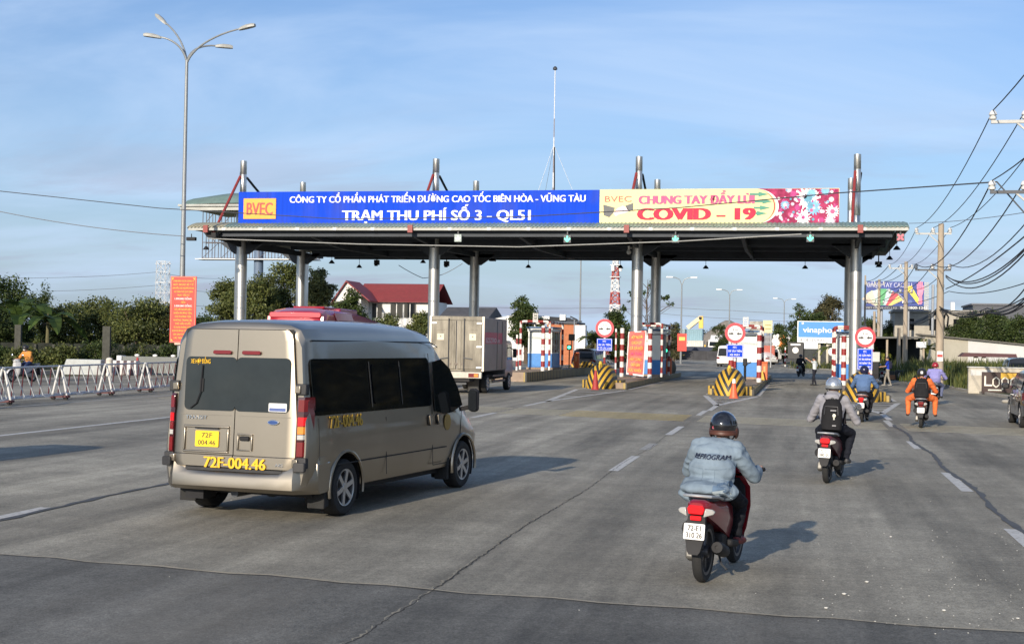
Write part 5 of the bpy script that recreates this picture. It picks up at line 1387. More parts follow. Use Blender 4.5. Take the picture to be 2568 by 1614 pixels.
def scooter(label, loc, rz, paint, plate, seat=None, lean=0., lit=True, tailc=None, trim=None, r=.278, mirrors=True, hide_front=False, group='scooters and motorbikes', name='motor_scooter', box_=None):
    t = thing(name, loc, label, 'scooter', group, rz)
    t.rotation_euler = (0, lean, rz)
    trim = trim or black
    for y, nm in ((0, 'rear_wheel'), (1.27, 'front_wheel')):
        w = MB().lathe([(r * .74, -.035), (r * .80, -.044), (r * .93, -.043), (r * .985, -.026), (r, 0), (r * .985, .026), (r * .93, .043), (r * .80, .044), (r * .74, .035)], 36, (0, y, r), (1, 0, 0), ring=True).obj(nm, rubber, t, smooth=40)
        mb = MB(); mb.lathe([(r * .67, -.035), (r * .76, -.04), (r * .76, .04), (r * .67, .035)], 32, (0, y, r), (1, 0, 0), ring=True)
        for k in range(5):
            a = 2 * pi * k / 5; mb.bar((0, y + .03 * cos(a), r + .03 * sin(a)), (0, y + r * .7 * cos(a), r + r * .7 * sin(a)), .035, .03, up=(1, 0, 0))
        mb.lathe([(.055, -.05), (.06, 0), (.055, .05)], 14, (0, y, r), (1, 0, 0)); mb.obj('rim', M('scooter_rim', (.12, .12, .125), .4, .7), w, smooth=40)
    # tail and flank fairing
    def sec(y, hw, z0, z1, k=.75): return [Vector((x, y, z)) for x, z in ((hw * k, z0), (hw, z0 + (z1 - z0) * .45), (hw * .93, z0 + (z1 - z0) * .8), (hw * .55, z1), (-hw * .55, z1), (-hw * .93, z0 + (z1 - z0) * .8), (-hw, z0 + (z1 - z0) * .45), (-hw * k, z0))]
    MB().loft([sec(-.335, .06, .69, .755), sec(-.30, .09, .655, .775), sec(-.18, .115, .61, .775), (sec(.05, .135, .53, .765)), sec(.30, .15, .44, .75), sec(.52, .145, .36, .72), sec(.62, .12, .33, .60)]).obj('tail_fairing', paint, t, smooth=40)
    def ss(y, hw, z0, z1): return [Vector((x, y, z)) for x, z in ((hw, z0), (hw * .98, z1 - .02), (hw * .75, z1), (-hw * .75, z1), (-hw * .98, z1 - .02), (-hw, z0))]
    MB().loft([ss(-.22, .08, .765, .79), ss(-.12, .12, .755, .82), ss(.15, .145, .75, .815), ss(.32, .14, .74, .775), ss(.5, .12, .73, .78), ss(.62, .08, .68, .74)]).obj('seat', seat or seatm, t, smooth=50)
    MB().tube([(.145, .05, .765), (.15, -.15, .80), (.12, -.31, .815), (.05, -.35, .82), (-.05, -.35, .82), (-.12, -.31, .815), (-.15, -.15, .80), (-.145, .05, .765)], .014, 8).obj('grab_rail', galv, t)
    # lamps
    tl = MB().slab([(-.065, .0), (.065, .0), (.08, .05), (.06, .08), (-.06, .08), (-.08, .05)], lambda u, v, d: Vector((u, -.345 + .35 * abs(u) ** 1.3 - d, .655 + v)), .035).obj('tail_lamp', redlit if lit else redlens, t, bevel=.01)
    MB().slab(rrect(-.05, .05, .60, .64, .01), lambda u, v, d: Vector((u, -.335 - d, v)), .02).obj('reflector', redlit if lit else redlens, t, bevel=.004)
    for s in (-1, 1):
        MB().slab([(.075, .665), (.155, .69), (.17, .715), (.145, .735), (.09, .745)], lambda u, v, d: Vector((s * u, -.33 + .55 * (u - .1) - d, v - .03)), .04).obj('indicator', clearlens, t, bevel=.008)
    # under-tail, mudguard, plate
    MB().loft([[Vector((x, y, z)) for x, y, z in ((-hw, y0, z0), (hw, y0, z0), (hw, y0 + .05, z0 + .0), (-hw, y0 + .05, z0))] for hw, y0, z0 in ((.075, -.30, .66), (.085, -.345, .56), (.08, -.37, .42), (.06, -.39, .33), (.04, -.395, .30))]).obj('rear_mudguard', trim, t, smooth=40)
    pl = MB().slab(rrect(-.095, .095, .435, .575, .012), lambda u, v, d: Vector((u, -.372 - .12 * (.575 - v) - d, v)), .006).obj('number_plate', plate_w, t, smooth=0)
    if plate:
        for i, q in enumerate(plate): txt(MB(), q, (0, -.384 - .008 * i, .538 - i * .062), (1, 0, 0), (0, .12, 1), w=(.118, .145)[i], h=.05, t=.002, bold=.03).obj('lettering', ink, pl, smooth=0)
    # running gear
    MB().loft([[Vector((x, y, z)) for x, z in ((-.15, z0), (-.07, z0), (-.07, z1), (-.15, z1))] for y, z0, z1 in ((-.10, .22, .34), (.0, .18, .38), (.3, .20, .40), (.48, .24, .38), (.52, .27, .34))]).obj('drive_case', engm, t, bevel=.02)
    MB().bb(-.07, .10, .28, .52, .24, .42).obj('engine', exhm, t, bevel=.03)
    ex = MB().lathe([(.03, 0), (.058, .04), (.062, .36), (.05, .42), (.02, .43)], 18, (.125, .30, .25), (.06, -1, .22)).obj('silencer', exhm, t, smooth=50)
    MB().lathe([(.05, 0), (.05, .012), (.018, .016), (.018, -.01)], 16, (.151, -.115, .343), (.06, -1, .22)).obj('end_cap', exhm, ex, smooth=30)
    MB().tube([(.05, .45, .26), (.09, .42, .2), (.12, .33, .235)], .018, 8).obj('header_pipe', engm, ex)
    MB().bar((-.1, .28, .36), (-.13, .02, .64), .045).obj('shock_absorber', dkmetal, t, smooth=0)
    MB().cyl((-.14, -.02, .48), (-.09, .22, .44), .075, n=10).obj('air_box', black, t)
    MB().tube([(.04, .42, .22), (.1, .3, .13), (.16, .27, .09)], .012, 6).obj('stand', dkmetal, t)
    # floor, leg shield, steering
    MB().loft([[Vector((x, y, z)) for x, z in ((hw, z0), (hw, z0 + .07), (-hw, z0 + .07), (-hw, z0))] for y, hw, z0 in ((.5, .15, .27), (.65, .17, .25), (.92, .165, .25), (1.02, .14, .28))]).obj('footboard', trim, t, bevel=.02)
    def sh(z, y, hw, d, bow): return [Vector((hw, y, z)), Vector((hw * .95, y + d * .5, z)), Vector((hw * .4, y + d + bow, z)), Vector((-hw * .4, y + d + bow, z)), Vector((-hw * .95, y + d * .5, z)), Vector((-hw, y, z)), Vector((-hw * .4, y + bow * .5, z)), Vector((hw * .4, y + bow * .5, z))]
    MB().loft([sh(.26, .98, .13, .06, .05), sh(.40, .97, .18, .08, .08), sh(.62, .96, .215, .09, .1), sh(.80, .93, .21, .1, .1), sh(.90, .90, .15, .12, .1)]).obj('leg_shield', paint, t, smooth=50)
    MB().loft([[Vector((x, y, z)) for x, y in ((hw, .955 - .0 * z), (-hw, .955), (-hw, .93), (hw, .93))] for z, hw in ((.32, .11), (.6, .17), (.8, .16), (.88, .10))]).obj('inner_panel', trim, t, bevel=.01)
    MB().loft([[Vector((x, y, z)) for x, z in ((hw, z0), (hw * .8, z1), (-hw * .8, z1), (-hw, z0))] for y, hw, z0, z1 in ((.86, .10, .95, 1.0), (.93, .14, .92, 1.03), (1.04, .12, .90, 1.02), (1.10, .07, .90, .97))]).obj('head_cowl', paint, t, smooth=50)
    hbar = MB().tube([(-.34, .86, .985), (-.2, .91, .985), (0, .95, .97), (.2, .91, .985), (.34, .86, .985)], .013, 8).obj('handlebar', dkmetal, t)
    for s in (-1, 1):
        MB().cyl((s * .24, .895, .985), (s * .355, .855, .985), .02, n=10).obj('grip', black, hbar)
        MB().tube([(s * .24, .94, 1.0), (s * .32, .93, .99), (s * .37, .90, .98)], .007, 5).obj('brake_lever', alloy, hbar)
        if mirrors:
            mm = MB().tube([(s * .2, .93, 1.0), (s * .24, .94, 1.12), (s * .30, .95, 1.19)], .007, 6).obj('mirror', black, t)
            MB().lathe([(.0, .0), (.045, .0), (.055, .02), (.03, .045), (0, .05)], 14, (s * .315, .945, 1.205), (s * .1, 1, .05)).obj('mirror_glass', M('mirror_silver', (.75, .78, .8), .1, .9), mm, smooth=40)
    for s in (-1, 1): MB().cyl((s * .065, 1.27, r), (s * .055, 1.09, .72), .02, n=8).obj('fork_leg', dkmetal, t)
    MB().loft([[Vector((x, 1.27 + (r + .035) * cos(a), r + (r + .035) * sin(a))) for x in (-.06, 0, .06)] + [Vector((x, 1.27 + (r + .02) * cos(a), r + (r + .02) * sin(a))) for x in (.06, 0, -.06)] for a in [R(20 + 130 * i / 10) for i in range(11)]]).obj('front_mudguard', paint, t, smooth=50)
    MB().sph((0, 1.12, .93), (.09, .04, .055), 14, 8).obj('headlight', clearlens, t)
    return t


# ------------------------------------------------------------------ people
def cloth_m(name, col, var=.12, wr=.55, sc=4.):
    return M(name, col, .85, var=var, sc=sc, bump=wr, bs=7, spec=.2)


def body_obj(prims, mats, voxel, parent, it=3, wr=.0055):
    """one continuous skin grown round tapered limbs; faces take the cloth or skin of the nearest limb"""
    mb = MB()
    for q in prims:
        if q[0] == 'c':
            _, p0, p1, r0, r1, m = q; p0, p1 = Vector(p0), Vector(p1)
            mb.cyl(p0, p1, r0, r1, 10); mb.sph(p0, r0, 10, 7); mb.sph(p1, r1, 10, 7)
        else: mb.sph(q[1], q[2], 14, 10, q[4] if len(q) > 4 else None)
    o = mb.obj('body', mats, parent, smooth=180)
    md = o.modifiers.new('r', 'REMESH'); md.mode = 'VOXEL'; md.voxel_size = voxel; md.use_smooth_shade = True
    sm = o.modifiers.new('s', 'SMOOTH'); sm.factor = .5; sm.iterations = it
    bake(o)
    me = o.data; n = len(me.polygons)
    cen = np.zeros(n * 3); me.polygons.foreach_get('center', cen); cen = cen.reshape(-1, 3)
    best = np.full(n, 1e9); idx = np.zeros(n, int)
    for q in prims:
        if q[0] == 'c':
            a, b = np.array(q[1]), np.array(q[2]); ab = b - a; tt = np.clip(((cen - a) @ ab) / max(ab @ ab, 1e-9), 0, 1)
            d = np.linalg.norm(cen - a - tt[:, None] * ab, axis=1) - (q[3] + (q[4] - q[3]) * tt); m = q[5]
        else:
            rr = np.array(q[2]) if isinstance(q[2], (tuple, list)) else np.array([q[2]] * 3); pp = cen - np.array(q[1])
            if len(q) > 4: pp = pp @ np.array(q[4])
            d = (np.linalg.norm(pp / rr, axis=1) - 1) * rr.min(); m = q[3]
        k = d < best; best[k] = d[k]; idx[k] = m
    nv = len(me.vertices); co = np.zeros(nv * 3); me.vertices.foreach_get('co', co); co = co.reshape(-1, 3)      # cloth folds
    nr = np.zeros(nv * 3); me.vertices.foreach_get('normal', nr); nr = nr.reshape(-1, 3)
    cl = np.zeros(nv); lp = np.zeros(len(me.loops), int); me.loops.foreach_get('vertex_index', lp); cnt = np.array([len(p.vertices) for p in me.polygons]); fi = np.repeat(idx, cnt); cl[lp[(fi == 1) | (fi == 2)]] = 1
    for i in np.nonzero(cl)[0]:
        x, y, z = co[i]; k = noise.noise((x * 7, y * 7, z * 13)); k2 = noise.noise((x * 16 + 9, y * 14, z * 24)); co[i] += nr[i] * wr * ((1 - 2.6 * abs(k)) * 1.3 + k2 * .7)
    me.vertices.foreach_set('co', co.ravel())
    me.materials.clear()
    for m in mats: me.materials.append(m)
    me.polygons.foreach_set('material_index', idx.astype(np.int32)); me.shade_smooth()
    return o


SK, TOP, LEG, SHOE, HAIR = 0, 1, 2, 3, 4


def rotx(a): return Matrix.Rotation(a, 3, 'X')


def head_prims(h, fw=0., tilt=0.):
    h = Vector(h)
    P = [('e', h, (.075, .095, .105), SK), ('e', h + Vector((0, .035, -.055)), (.055, .06, .06), SK), ('c', h + Vector((0, .09, .0)), h + Vector((0, .105, -.025)), .012, .014, SK),
         ('c', h + Vector((.078, -.005, .0)), h + Vector((.075, 0, -.035)), .014, .01, SK), ('c', h + Vector((-.078, -.005, .0)), h + Vector((-.075, 0, -.035)), .014, .01, SK)]
    return P


def hand_prims(c, s, grip=True, d=(0, 1, 0)):
    """palm, four unequal bent fingers and a thumb; closed round a bar along x when grip is set"""
    c = Vector(c); P = []
    if grip:
        P.append(('e', c + Vector((0, -.035, .012)), (.042, .035, .018), SK))
        for i, l in enumerate((.9, 1, .95, .78)):
            x = c.x + (i - 1.5) * .021; b = Vector((x, c.y - .008, c.z + .026)); k = Vector((x, c.y + .03 * l, c.z + .012)); e = Vector((x, c.y + .022, c.z - .024 * l))
            P += [('c', b, k, .0095, .0088, SK), ('c', k, e, .0088, .0078, SK)]
        b = c + Vector((-s * .038, -.035, .004)); k = c + Vector((-s * .052, -.005, -.012)); e = c + Vector((-s * .04, .018, -.022))
        P += [('c', b, k, .012, .010, SK), ('c', k, e, .010, .009, SK)]
    else:
        d = Vector(d).normalized(); n = d.cross(Vector((0, 0, 1))); n = n.normalized() if n.length > .1 else Vector((1, 0, 0)); u = n.cross(d)
        P.append(('c', c, c + d * .07, .034, .036, SK))
        for i, l in enumerate((.07, .08, .075, .055)):
            b = c + d * .085 + u * (i - 1.5) * .02; k = b + d * l * .5; e = k + d * l * .45 + n * .018 * s
            P += [('c', b, k, .0095, .009, SK), ('c', k, e, .009, .008, SK)]
        P += [('c', c + u * .035 + d * .02, c + u * .06 + d * .06, .012, .010, SK), ('c', c + u * .06 + d * .06, c + u * .065 + d * .09, .010, .009, SK)]
    return P


def rider_prims(hip=(0, .26, .88), chest=(0, .36, 1.2), neck=(0, .43, 1.36), head=(0, .48, 1.5), sw=.175, g=1., knee=(.19, .66, .70), ankle=(.13, .72, .40), elbow=(.34, .56, 1.02), hand=(.30, .875, .985), toe=.2, flare=0., lg=1., hy=None):
    hip, chest, neck, head = map(Vector, (hip, chest, neck, head)); P = []
    P.append(('e', hip, (.165 * lg, .14, .12), LEG))
    for i in range(6):
        f = i / 5; c = hip.lerp(chest, f) + Vector((0, -.055 * sin(pi * f) * g, .05 * (1 - f)))
        P.append(('e', c, ((.165 + .035 * f + flare * (1 - f)) * g, (.125 + .02 * sin(pi * f)) * g, .12), TOP))
    P.append(('e', chest + Vector((0, .0, .08)), (.20 * g, .125 * g, .11), TOP))
    P.append(('c', chest.lerp(neck, .7), neck + (head - neck) * .35, .062, .052, SK))
    P.append(('c', chest + Vector((-.12, 0, .12)), chest + Vector((.12, 0, .12)), .075 * g, .075 * g, TOP))
    P += head_prims(head)
    for s in (-1, 1):
        sh = chest + Vector((s * sw * g, .01, .11)); e = Vector((s * elbow[0], elbow[1], elbow[2])); w = Vector((s * hand[0], hand[1] - .075, hand[2] + .015))
        P += [('c', sh, e, .072 * g, .056 * g, TOP), ('c', e, e.lerp(w, .85), .057 * g, .042 * g, TOP), ('c', e.lerp(w, .8), w, .030, .026, SK)]
        P += hand_prims((s * hand[0], hand[1], hand[2]), s)
        k = Vector((s * knee[0], knee[1], knee[2])); a = Vector((s * ankle[0], ankle[1], ankle[2])); h = hip + Vector((s * .085, .04, -.01))
        P += [('c', h, k, .098 * lg, .072 * lg, LEG), ('c', k, a, .070 * lg, .050 * lg, LEG), ('c', a, a + Vector((0, .02, -.045)), .040, .038, SHOE),
              ('c', a + Vector((0, -.02, -.06)), a + Vector((s * .02, toe * .6, -.068)), .040, .042, SHOE), ('c', a + Vector((s * .02, toe * .6, -.068)), a + Vector((s * .025, toe, -.078)), .042, .030, SHOE)]
    return P


def stand_prims(h=1.65, step=.1, arms=None, g=1., face=(0, 1)):
    k = h / 1.7; P = [('e', (0, 0, .93 * k), (.16 * g, .12 * g, .13 * k), LEG)]
    for i in range(6):
        z = (.98 + .40 * i / 5) * k; P.append(('e', (0, -.01, z), ((.145 + .035 * i / 5) * g, .105 * g, .1), TOP))
    P.append(('c', (-.12 * g, 0, 1.40 * k), (.12 * g, 0, 1.40 * k), .065, .065, TOP)); P.append(('c', (0, 0, 1.42 * k), (0, .02, 1.54 * k), .055, .05, SK))
    P += head_prims((0, .03, 1.60 * k)); P.append(('e', (0, .01, 1.635 * k), (.083, .1, .085), HAIR))
    for s, (e, w) in zip((-1, 1), arms or (((-.24, 0, 1.14), (-.22, .08, .9)), ((.24, 0, 1.14), (.22, .08, .9)))):
        sh = Vector((s * .17 * g, 0, 1.39 * k)); e = Vector(e) * k; w = Vector(w) * k
        P += [('c', sh, sh.lerp(e, .75), .058, .052, TOP), ('c', sh.lerp(e, .7), e, .042, .038, SK), ('c', e, w, .040, .028, SK)] + hand_prims(w, s, False, (w - e))
        a = Vector((s * .11, s * step, .09)); kn = Vector((s * .10, s * step * .5 + .05, .50 * k))
        P += [('c', (s * .085, 0, .9 * k), kn, .088, .062, LEG), ('c', kn, a, .062, .047, LEG), ('c', a + Vector((0, -.03, -.04)), a + Vector((s * .02, .16, -.055)), .042, .034, SHOE)]
    return P


def face_bits(o, h):
    h = Vector(h)
    for s in (-1, 1): MB().sph(h + Vector((s * .028, .088, .008)), (.011, .006, .006), 8, 6).obj('eye', ink, o)
    MB().sph(h + Vector((0, .093, -.058)), (.02, .006, .006), 8, 6).obj('mouth', M('lips', (.35, .12, .10), .5), o)


def person(label, loc, rz, prims, mats, head, voxel=.016, group=None, lean=0., it=3):
    t = thing('person', loc, label, 'person', group, rz); t.rotation_euler = (0, lean, rz)
    t.b = None if False else None
    return t


def make_person(label, loc, rz, prims, mats, head, voxel=.016, lean=0., it=3):
    t = thing('person', loc, label, 'person', None, rz); t.rotation_euler = (0, lean, rz)
    b = body_obj(prims, mats, voxel, t, it); face_bits(t, head)
    return t, b


def helmet(t, h, m, trim=None, full=False, r=1., brim=True, visor=None):
    """half shell helmet: domed shell, trim band, chin strap and short peak"""
    h = Vector(h) + Vector((0, -.005, .02)); rings = []
    for j in range(9):
        a = R(-22 if not full else -42) + (pi / 2 - R(-22 if not full else -42)) * j / 8 * .995
        rings.append([h + Vector((.128 * r * cos(a) * cos(b), .148 * r * cos(a) * sin(b), .135 * r * sin(a))) for b in [2 * pi * i / 24 for i in range(24)]])
    sh = MB().loft(rings).obj('helmet', m, t, smooth=60)
    a0 = R(-22 if not full else -42)
    tb = [h + Vector((.130 * r * cos(a0) * cos(b), .150 * r * cos(a0) * sin(b), .135 * r * sin(a0))) for b in [2 * pi * i / 24 for i in range(25)]]
    MB().tube(tb, .010, 6).obj('helmet_trim', trim or black, sh)
    if brim: MB().slab([(-.09, 0), (.09, 0), (.07, .06), (-.07, .06)], lambda u, v, d: h + Vector((u, .138 * r + v - 1.5 * u * u, -.01 + d - v * .3)), .008).obj('peak', trim or black, sh, smooth=0)
    for s in (-1, 1): MB().tube([h + Vector((s * .118 * r, 0, -.04)), h + Vector((s * .09, .03, -.12)), h + Vector((0, .06, -.155))], .006, 5).obj('chin_strap', black, sh)
    return sh


def on_back(body, mb, off=.006):
    """lay lettering or patches, drawn in the x-z plane, onto the back of a figure"""
    out = []
    for x, y, z in mb.v:
        hit, p, n, i = body.ray_cast(Vector((x, -2, z)), Vector((0, 1, 0)))
        yy = p.y if hit else 0
        out.append((x, yy - off - max(0, -y), z))
    mb.v = out
    return mb


def patch(pts_rows):
    mb = MB(); n = len(pts_rows[0])
    mb.add([p for r in pts_rows for p in r], [[j * n + i, j * n + i + 1, (j + 1) * n + i + 1, (j + 1) * n + i] for j in range(len(pts_rows) - 1) for i in range(n - 1)])
    return mb


# 1: rider in the pale denim jacket, dark red scooter, closest
darkred = M('scooter_dark_red', (.25, .010, .020), .28, .1, coat=.8, var=.06)
loc1, rz1, ln1 = (-.86, 12.70, 0), -R(10), R(1.5)
scooter('dark red scooter ridden by the person in the pale denim jacket', loc1, rz1, darkred, ('72-E1', '310 26'), lean=ln1, mirrors=False)
denim = cloth_m('pale_denim', (.185, .238, .29), .25, 1., 3.); denimd = cloth_m('denim_dark', (.12, .18, .26), .15, .5)
P = rider_prims(hip=(0, .22, .885), chest=(0, .36, 1.10), neck=(.005, .47, 1.25), head=(.02, .52, 1.37), g=1.0, sw=.18, flare=.045, elbow=(.32, .60, .93), hand=(.30, .872, .99), knee=(.17, .74, .66), ankle=(.14, .74, .36), lg=.9)
P += [('e', (-.02, .03, .85), (.235, .17, .07), TOP), ('e', (-.03, .13, .86), (.25, .14, .10), TOP), ('e', (-.13, .08, .79), (.15, .09, .08), TOP), ('e', (.10, .18, .82), (.16, .13, .09), TOP), ('e', (.0, .20, 1.0), (.225, .15, .16), TOP), ('e', (0, .30, 1.15), (.215, .115, .1), TOP),
      ('c', (-.185, .33, 1.16), (-.305, .52, .95), .074, .064, TOP), ('c', (.185, .33, 1.16), (.32, .54, .94), .074, .064, TOP), ('c', (-.305, .52, .95), (-.31, .76, .98), .062, .052, TOP), ('c', (.32, .54, .94), (.31, .74, .98), .064, .054, TOP)]
p1, b1 = make_person('rider in a pale denim jacket and black and brown helmet, closest to the camera', loc1, rz1, P, [skin, denim, cloth_m('black_trousers', (.012, .013, .018)), M('red_brown_shoe', (.14, .02, .02), .6), ink], (.02, .52, 1.37), .0095, ln1, 4)
hm = helmet(p1, (.02, .515, 1.385), M('helmet_black', (.012, .012, .014), .08, coat=1., var=.1), M('helmet_brown', (.085, .03, .018), .5), r=1.02)
for s in (-1, 1): MB().sph((.02 + s * .118, .535, 1.345), (.022, .065, .06), 12, 8).obj('ear_flap', MATS['helmet_brown'], hm)
MB().loft([[Vector((.02 + .133 * cos(b) * k, .51 + .153 * sin(b) * k, z)) for b in [2 * pi * i / 24 for i in range(24)]] for z, k in ((1.315, .93), (1.32, .99), (1.343, 1.0), (1.348, .985))]).obj('leather_band', MATS['helmet_brown'], hm, smooth=50)
MB().slab(rrect(-.06, .07, 1.375, 1.40, .01), lambda u, v, d: Vector((u, .385 + 2.2 * u * u - (1.4 - v) * .0 - d, v)), .01).obj('rear_sticker', M('sticker_dark_red', (.3, .02, .05), .4), hm, smooth=0)
m = txt(MB(), 'REPROGRAM', (.005, 0, 1.135), (1, 0, 0), (0, 0, 1), w=.33, h=.042, t=.003, bold=.02); on_back(b1, m, .014).obj('jacket_lettering', M('navy_ink', (.015, .02, .05), .7), p1, smooth=0)
# yoke seams, back pleats, collar, pocket flap with pale edge
for f in (lambda k: (-.21 + .42 * k, 1.045 - .02 * sin(pi * k)), lambda k: (-.05 - .008 * k, 1.02 - .10 * k), lambda k: (.055 + .004 * k, 1.02 - .12 * k), lambda k: (-.22 + .44 * k, .775 + .02 * k)):
    pts = [f(i / 14) for i in range(15)]; rows = [[(x, 0, z) for x, z in pts], [(x + .004, 0, z - .007) for x, z in pts]]
    on_back(b1, patch(rows), .002).obj('jacket_seam', M('denim_seam', (.13, .18, .23), .9), p1, smooth=0)
MB().loft([[Vector((.012 + rx * cos(b), .455 + ry * sin(b), z + .025 * sin(b))) for b in [2 * pi * i / 20 for i in range(20)]] for z, rx, ry in ((1.225, .135, .105), (1.255, .115, .09), (1.275, .10, .078), (1.268, .093, .07), (1.23, .10, .08))]).obj('collar', denim, p1, smooth=60)
fl = [[(.085 + .125 * i / 8, 0, .90 - .014 * j + .004 * i - (.01 * j * (i / 8))) for i in range(9)] for j in range(5)]
on_back(b1, patch(fl), .007).obj('pocket_flap', denimd, p1, smooth=0)
fl = [[(.088 + .13 * i / 8, 0, .842 + .003 * i - .02 * j - .035 * j * (i / 8) ** 2) for i in range(9)] for j in range(3)]
on_back(b1, patch(fl), .012).obj('pocket_lining', M('denim_light', (.48, .56, .60), .9, bump=.5, bs=20), p1, smooth=0)

# 2: rider in grey hoodie with black backpack
loc2, rz2, ln2 = (.42, 22.6, 0), -R(10), R(1.5)
scooter('silver and dark red scooter ridden by the person in the grey hoodie', loc2, rz2, M('scooter_maroon', (.11, .012, .02), .3, coat=.7), ('72-C1', '080 05'), lean=ln2, trim=black)
P = rider_prims(hip=(0, .24, .90), chest=(0, .27, 1.22), neck=(0, .30, 1.39), head=(0, .33, 1.51), g=1.06, elbow=(.37, .44, .98), hand=(.33, .865, .99), knee=(.26, .68, .78), ankle=(.20, .66, .38))
P += [('e', (0, .28, 1.40), (.13, .11, .07), TOP), ('e', (0, .18, 1.36), (.12, .07, .07), TOP)]
hood = cloth_m('grey_hoodie', (.27, .265, .29), .1, .6)
p2, b2_ = make_person('rider in a grey hoodie and silver helmet with a black backpack', loc2, rz2, P, [skin, hood, cloth_m('navy_trousers', (.012, .014, .022)), M('dark_trainer', (.05, .05, .055), .6), ink], (0, .33, 1.51), .012, ln2, 3)
helmet(p2, (0, .33, 1.53), M('helmet_silver', (.60, .62, .64), .22, .75, coat=.5, var=.04), black, full=False, r=1.06)
MB().loft([[Vector((x * k, y, z)) for x, y, z in ((-.15, .20, 1.38), (-.10, .145, 1.36), (0, .125, 1.355), (.10, .145, 1.36), (.15, .20, 1.38), (0, .22, 1.40))] for k in (1,)] + [[Vector((x * .75, y, z)) for x, y, z in ((-.14, .19, 1.30), (-.08, .13, 1.26), (0, .105, 1.24), (.08, .13, 1.26), (.14, .19, 1.30), (0, .22, 1.30))], [Vector((x * .3, y, z)) for x, y, z in ((-.12, .18, 1.22), (-.08, .13, 1.20), (0, .115, 1.185), (.08, .13, 1.20), (.12, .18, 1.22), (0, .2, 1.22))]]).obj('hood', hood, p2, smooth=180)


def backpack(label, loc, rz, lean, c, w, h, d, m, extra=None, tilt=0.):
    t = thing('backpack', loc, label, 'backpack', 'backpacks worn by riders', rz); t.rotation_euler = (0, lean, rz)
    c = Vector(c); rings = []
    for z, k, dk_ in ((0, .80, .6), (.05, .95, .9), (.3, 1, 1), (.62, .96, .95), (.82, .82, .85), (.94, .62, .7), (1, .38, .45)):
        zz = -h / 2 + h * z; ww = w / 2 * k; dd = d * dk_
        rings.append([c + Vector((ww * q[0], -dd * q[1] + tilt * (zz + h / 2), zz)) for q in ((-1, 0), (-1, .6), (-.8, .92), (-.3, 1), (.3, 1), (.8, .92), (1, .6), (1, 0))])
    MB().loft(rings).obj('bag', m, t, smooth=50)
    for s in (-1, 1): MB().tube([c + Vector((s * w * .28, -d * .3 + tilt * h, h * .42)), c + Vector((s * w * .40, .03 + tilt * h, h * .62)), c + Vector((s * w * .5, .18 + tilt * h, h * .55)), c + Vector((s * w * .52, .25, h * .2)), c + Vector((s * w * .5, .16, -h * .3))], .022, 6).obj('shoulder_strap', m, t)
    MB().tube([c + Vector((-w * .33, -d * .95 + tilt * h * .5, .0)), c + Vector((-w * .3, -d * 1.02 + tilt * h * .75, h * .25)), c + Vector((w * .3, -d * 1.02 + tilt * h * .75, h * .25)), c + Vector((w * .33, -d * .95 + tilt * h * .5, 0))], .007, 5).obj('zip', M('zip_grey', (.06, .06, .065), .5), t)
    MB().tube([c + Vector((-.04, -d * .5 + tilt * h, h * .48)), c + Vector((0, -d * .7 + tilt * h, h * .53)), c + Vector((.04, -d * .5 + tilt * h, h * .48))], .008, 5).obj('carry_loop', M('loop_grey', (.2, .2, .2), .7), t)
    return t


bagm = cloth_m('black_nylon', (.016, .016, .018), .25, .5)
k2 = backpack('black backpack with a pale light bulb tag on the grey hoodie', loc2, rz2, ln2, (.02, .155, 1.09), .33, .52, .15, bagm, tilt=.06)
MB().sph((.075, -.02, 1.08), (.028, .012, .032), 10, 7).obj('bulb_tag', M('tag_cream', (.72, .7, .58), .5), k2); MB().bb(.063, .087, -.03, -.01, 1.015, 1.05).obj('tag_base', M('tag_grey', (.5, .5, .45), .5), k2, smooth=0)
for x, z, w in ((.06, 1.16, .09), (.08, .92, .06)): MB().bb(x - w / 2, x + w / 2, -.022, -.012, z - .01, z + .012).obj('print', M('print_grey', (.22, .22, .23), .6), k2, smooth=0)

# 3: blue denim shirt, black scooter with orange seat
loc3, rz3 = G(2162, 1058), -R(9)
scooter('black scooter with an orange seat ridden by the person in the blue denim shirt', loc3, rz3, M('scooter_black', (.014, .014, .016), .3, coat=.7), ('72-C1', '214 37'), seat=M('seat_orange', (.62, .19, .10), .6))
P = rider_prims(hip=(0, .24, .90), chest=(0, .30, 1.20), neck=(0, .36, 1.37), head=(0, .40, 1.49), g=1.12, elbow=(.36, .54, 1.04), flare=.02)
p3, _ = make_person('rider in a blue denim shirt and dark navy helmet before the rightmost striped nose', loc3, rz3, P, [skin, cloth_m('blue_denim', (.095, .16, .30), .12, .6), cloth_m('dark_trousers', (.02, .02, .025)), M('dark_shoe', (.03, .03, .03), .6), ink], (0, .40, 1.49), .016)
helmet(p3, (0, .40, 1.505), M('helmet_navy', (.014, .014, .05), .2, coat=.6), full=True, r=1.05, visor=True)
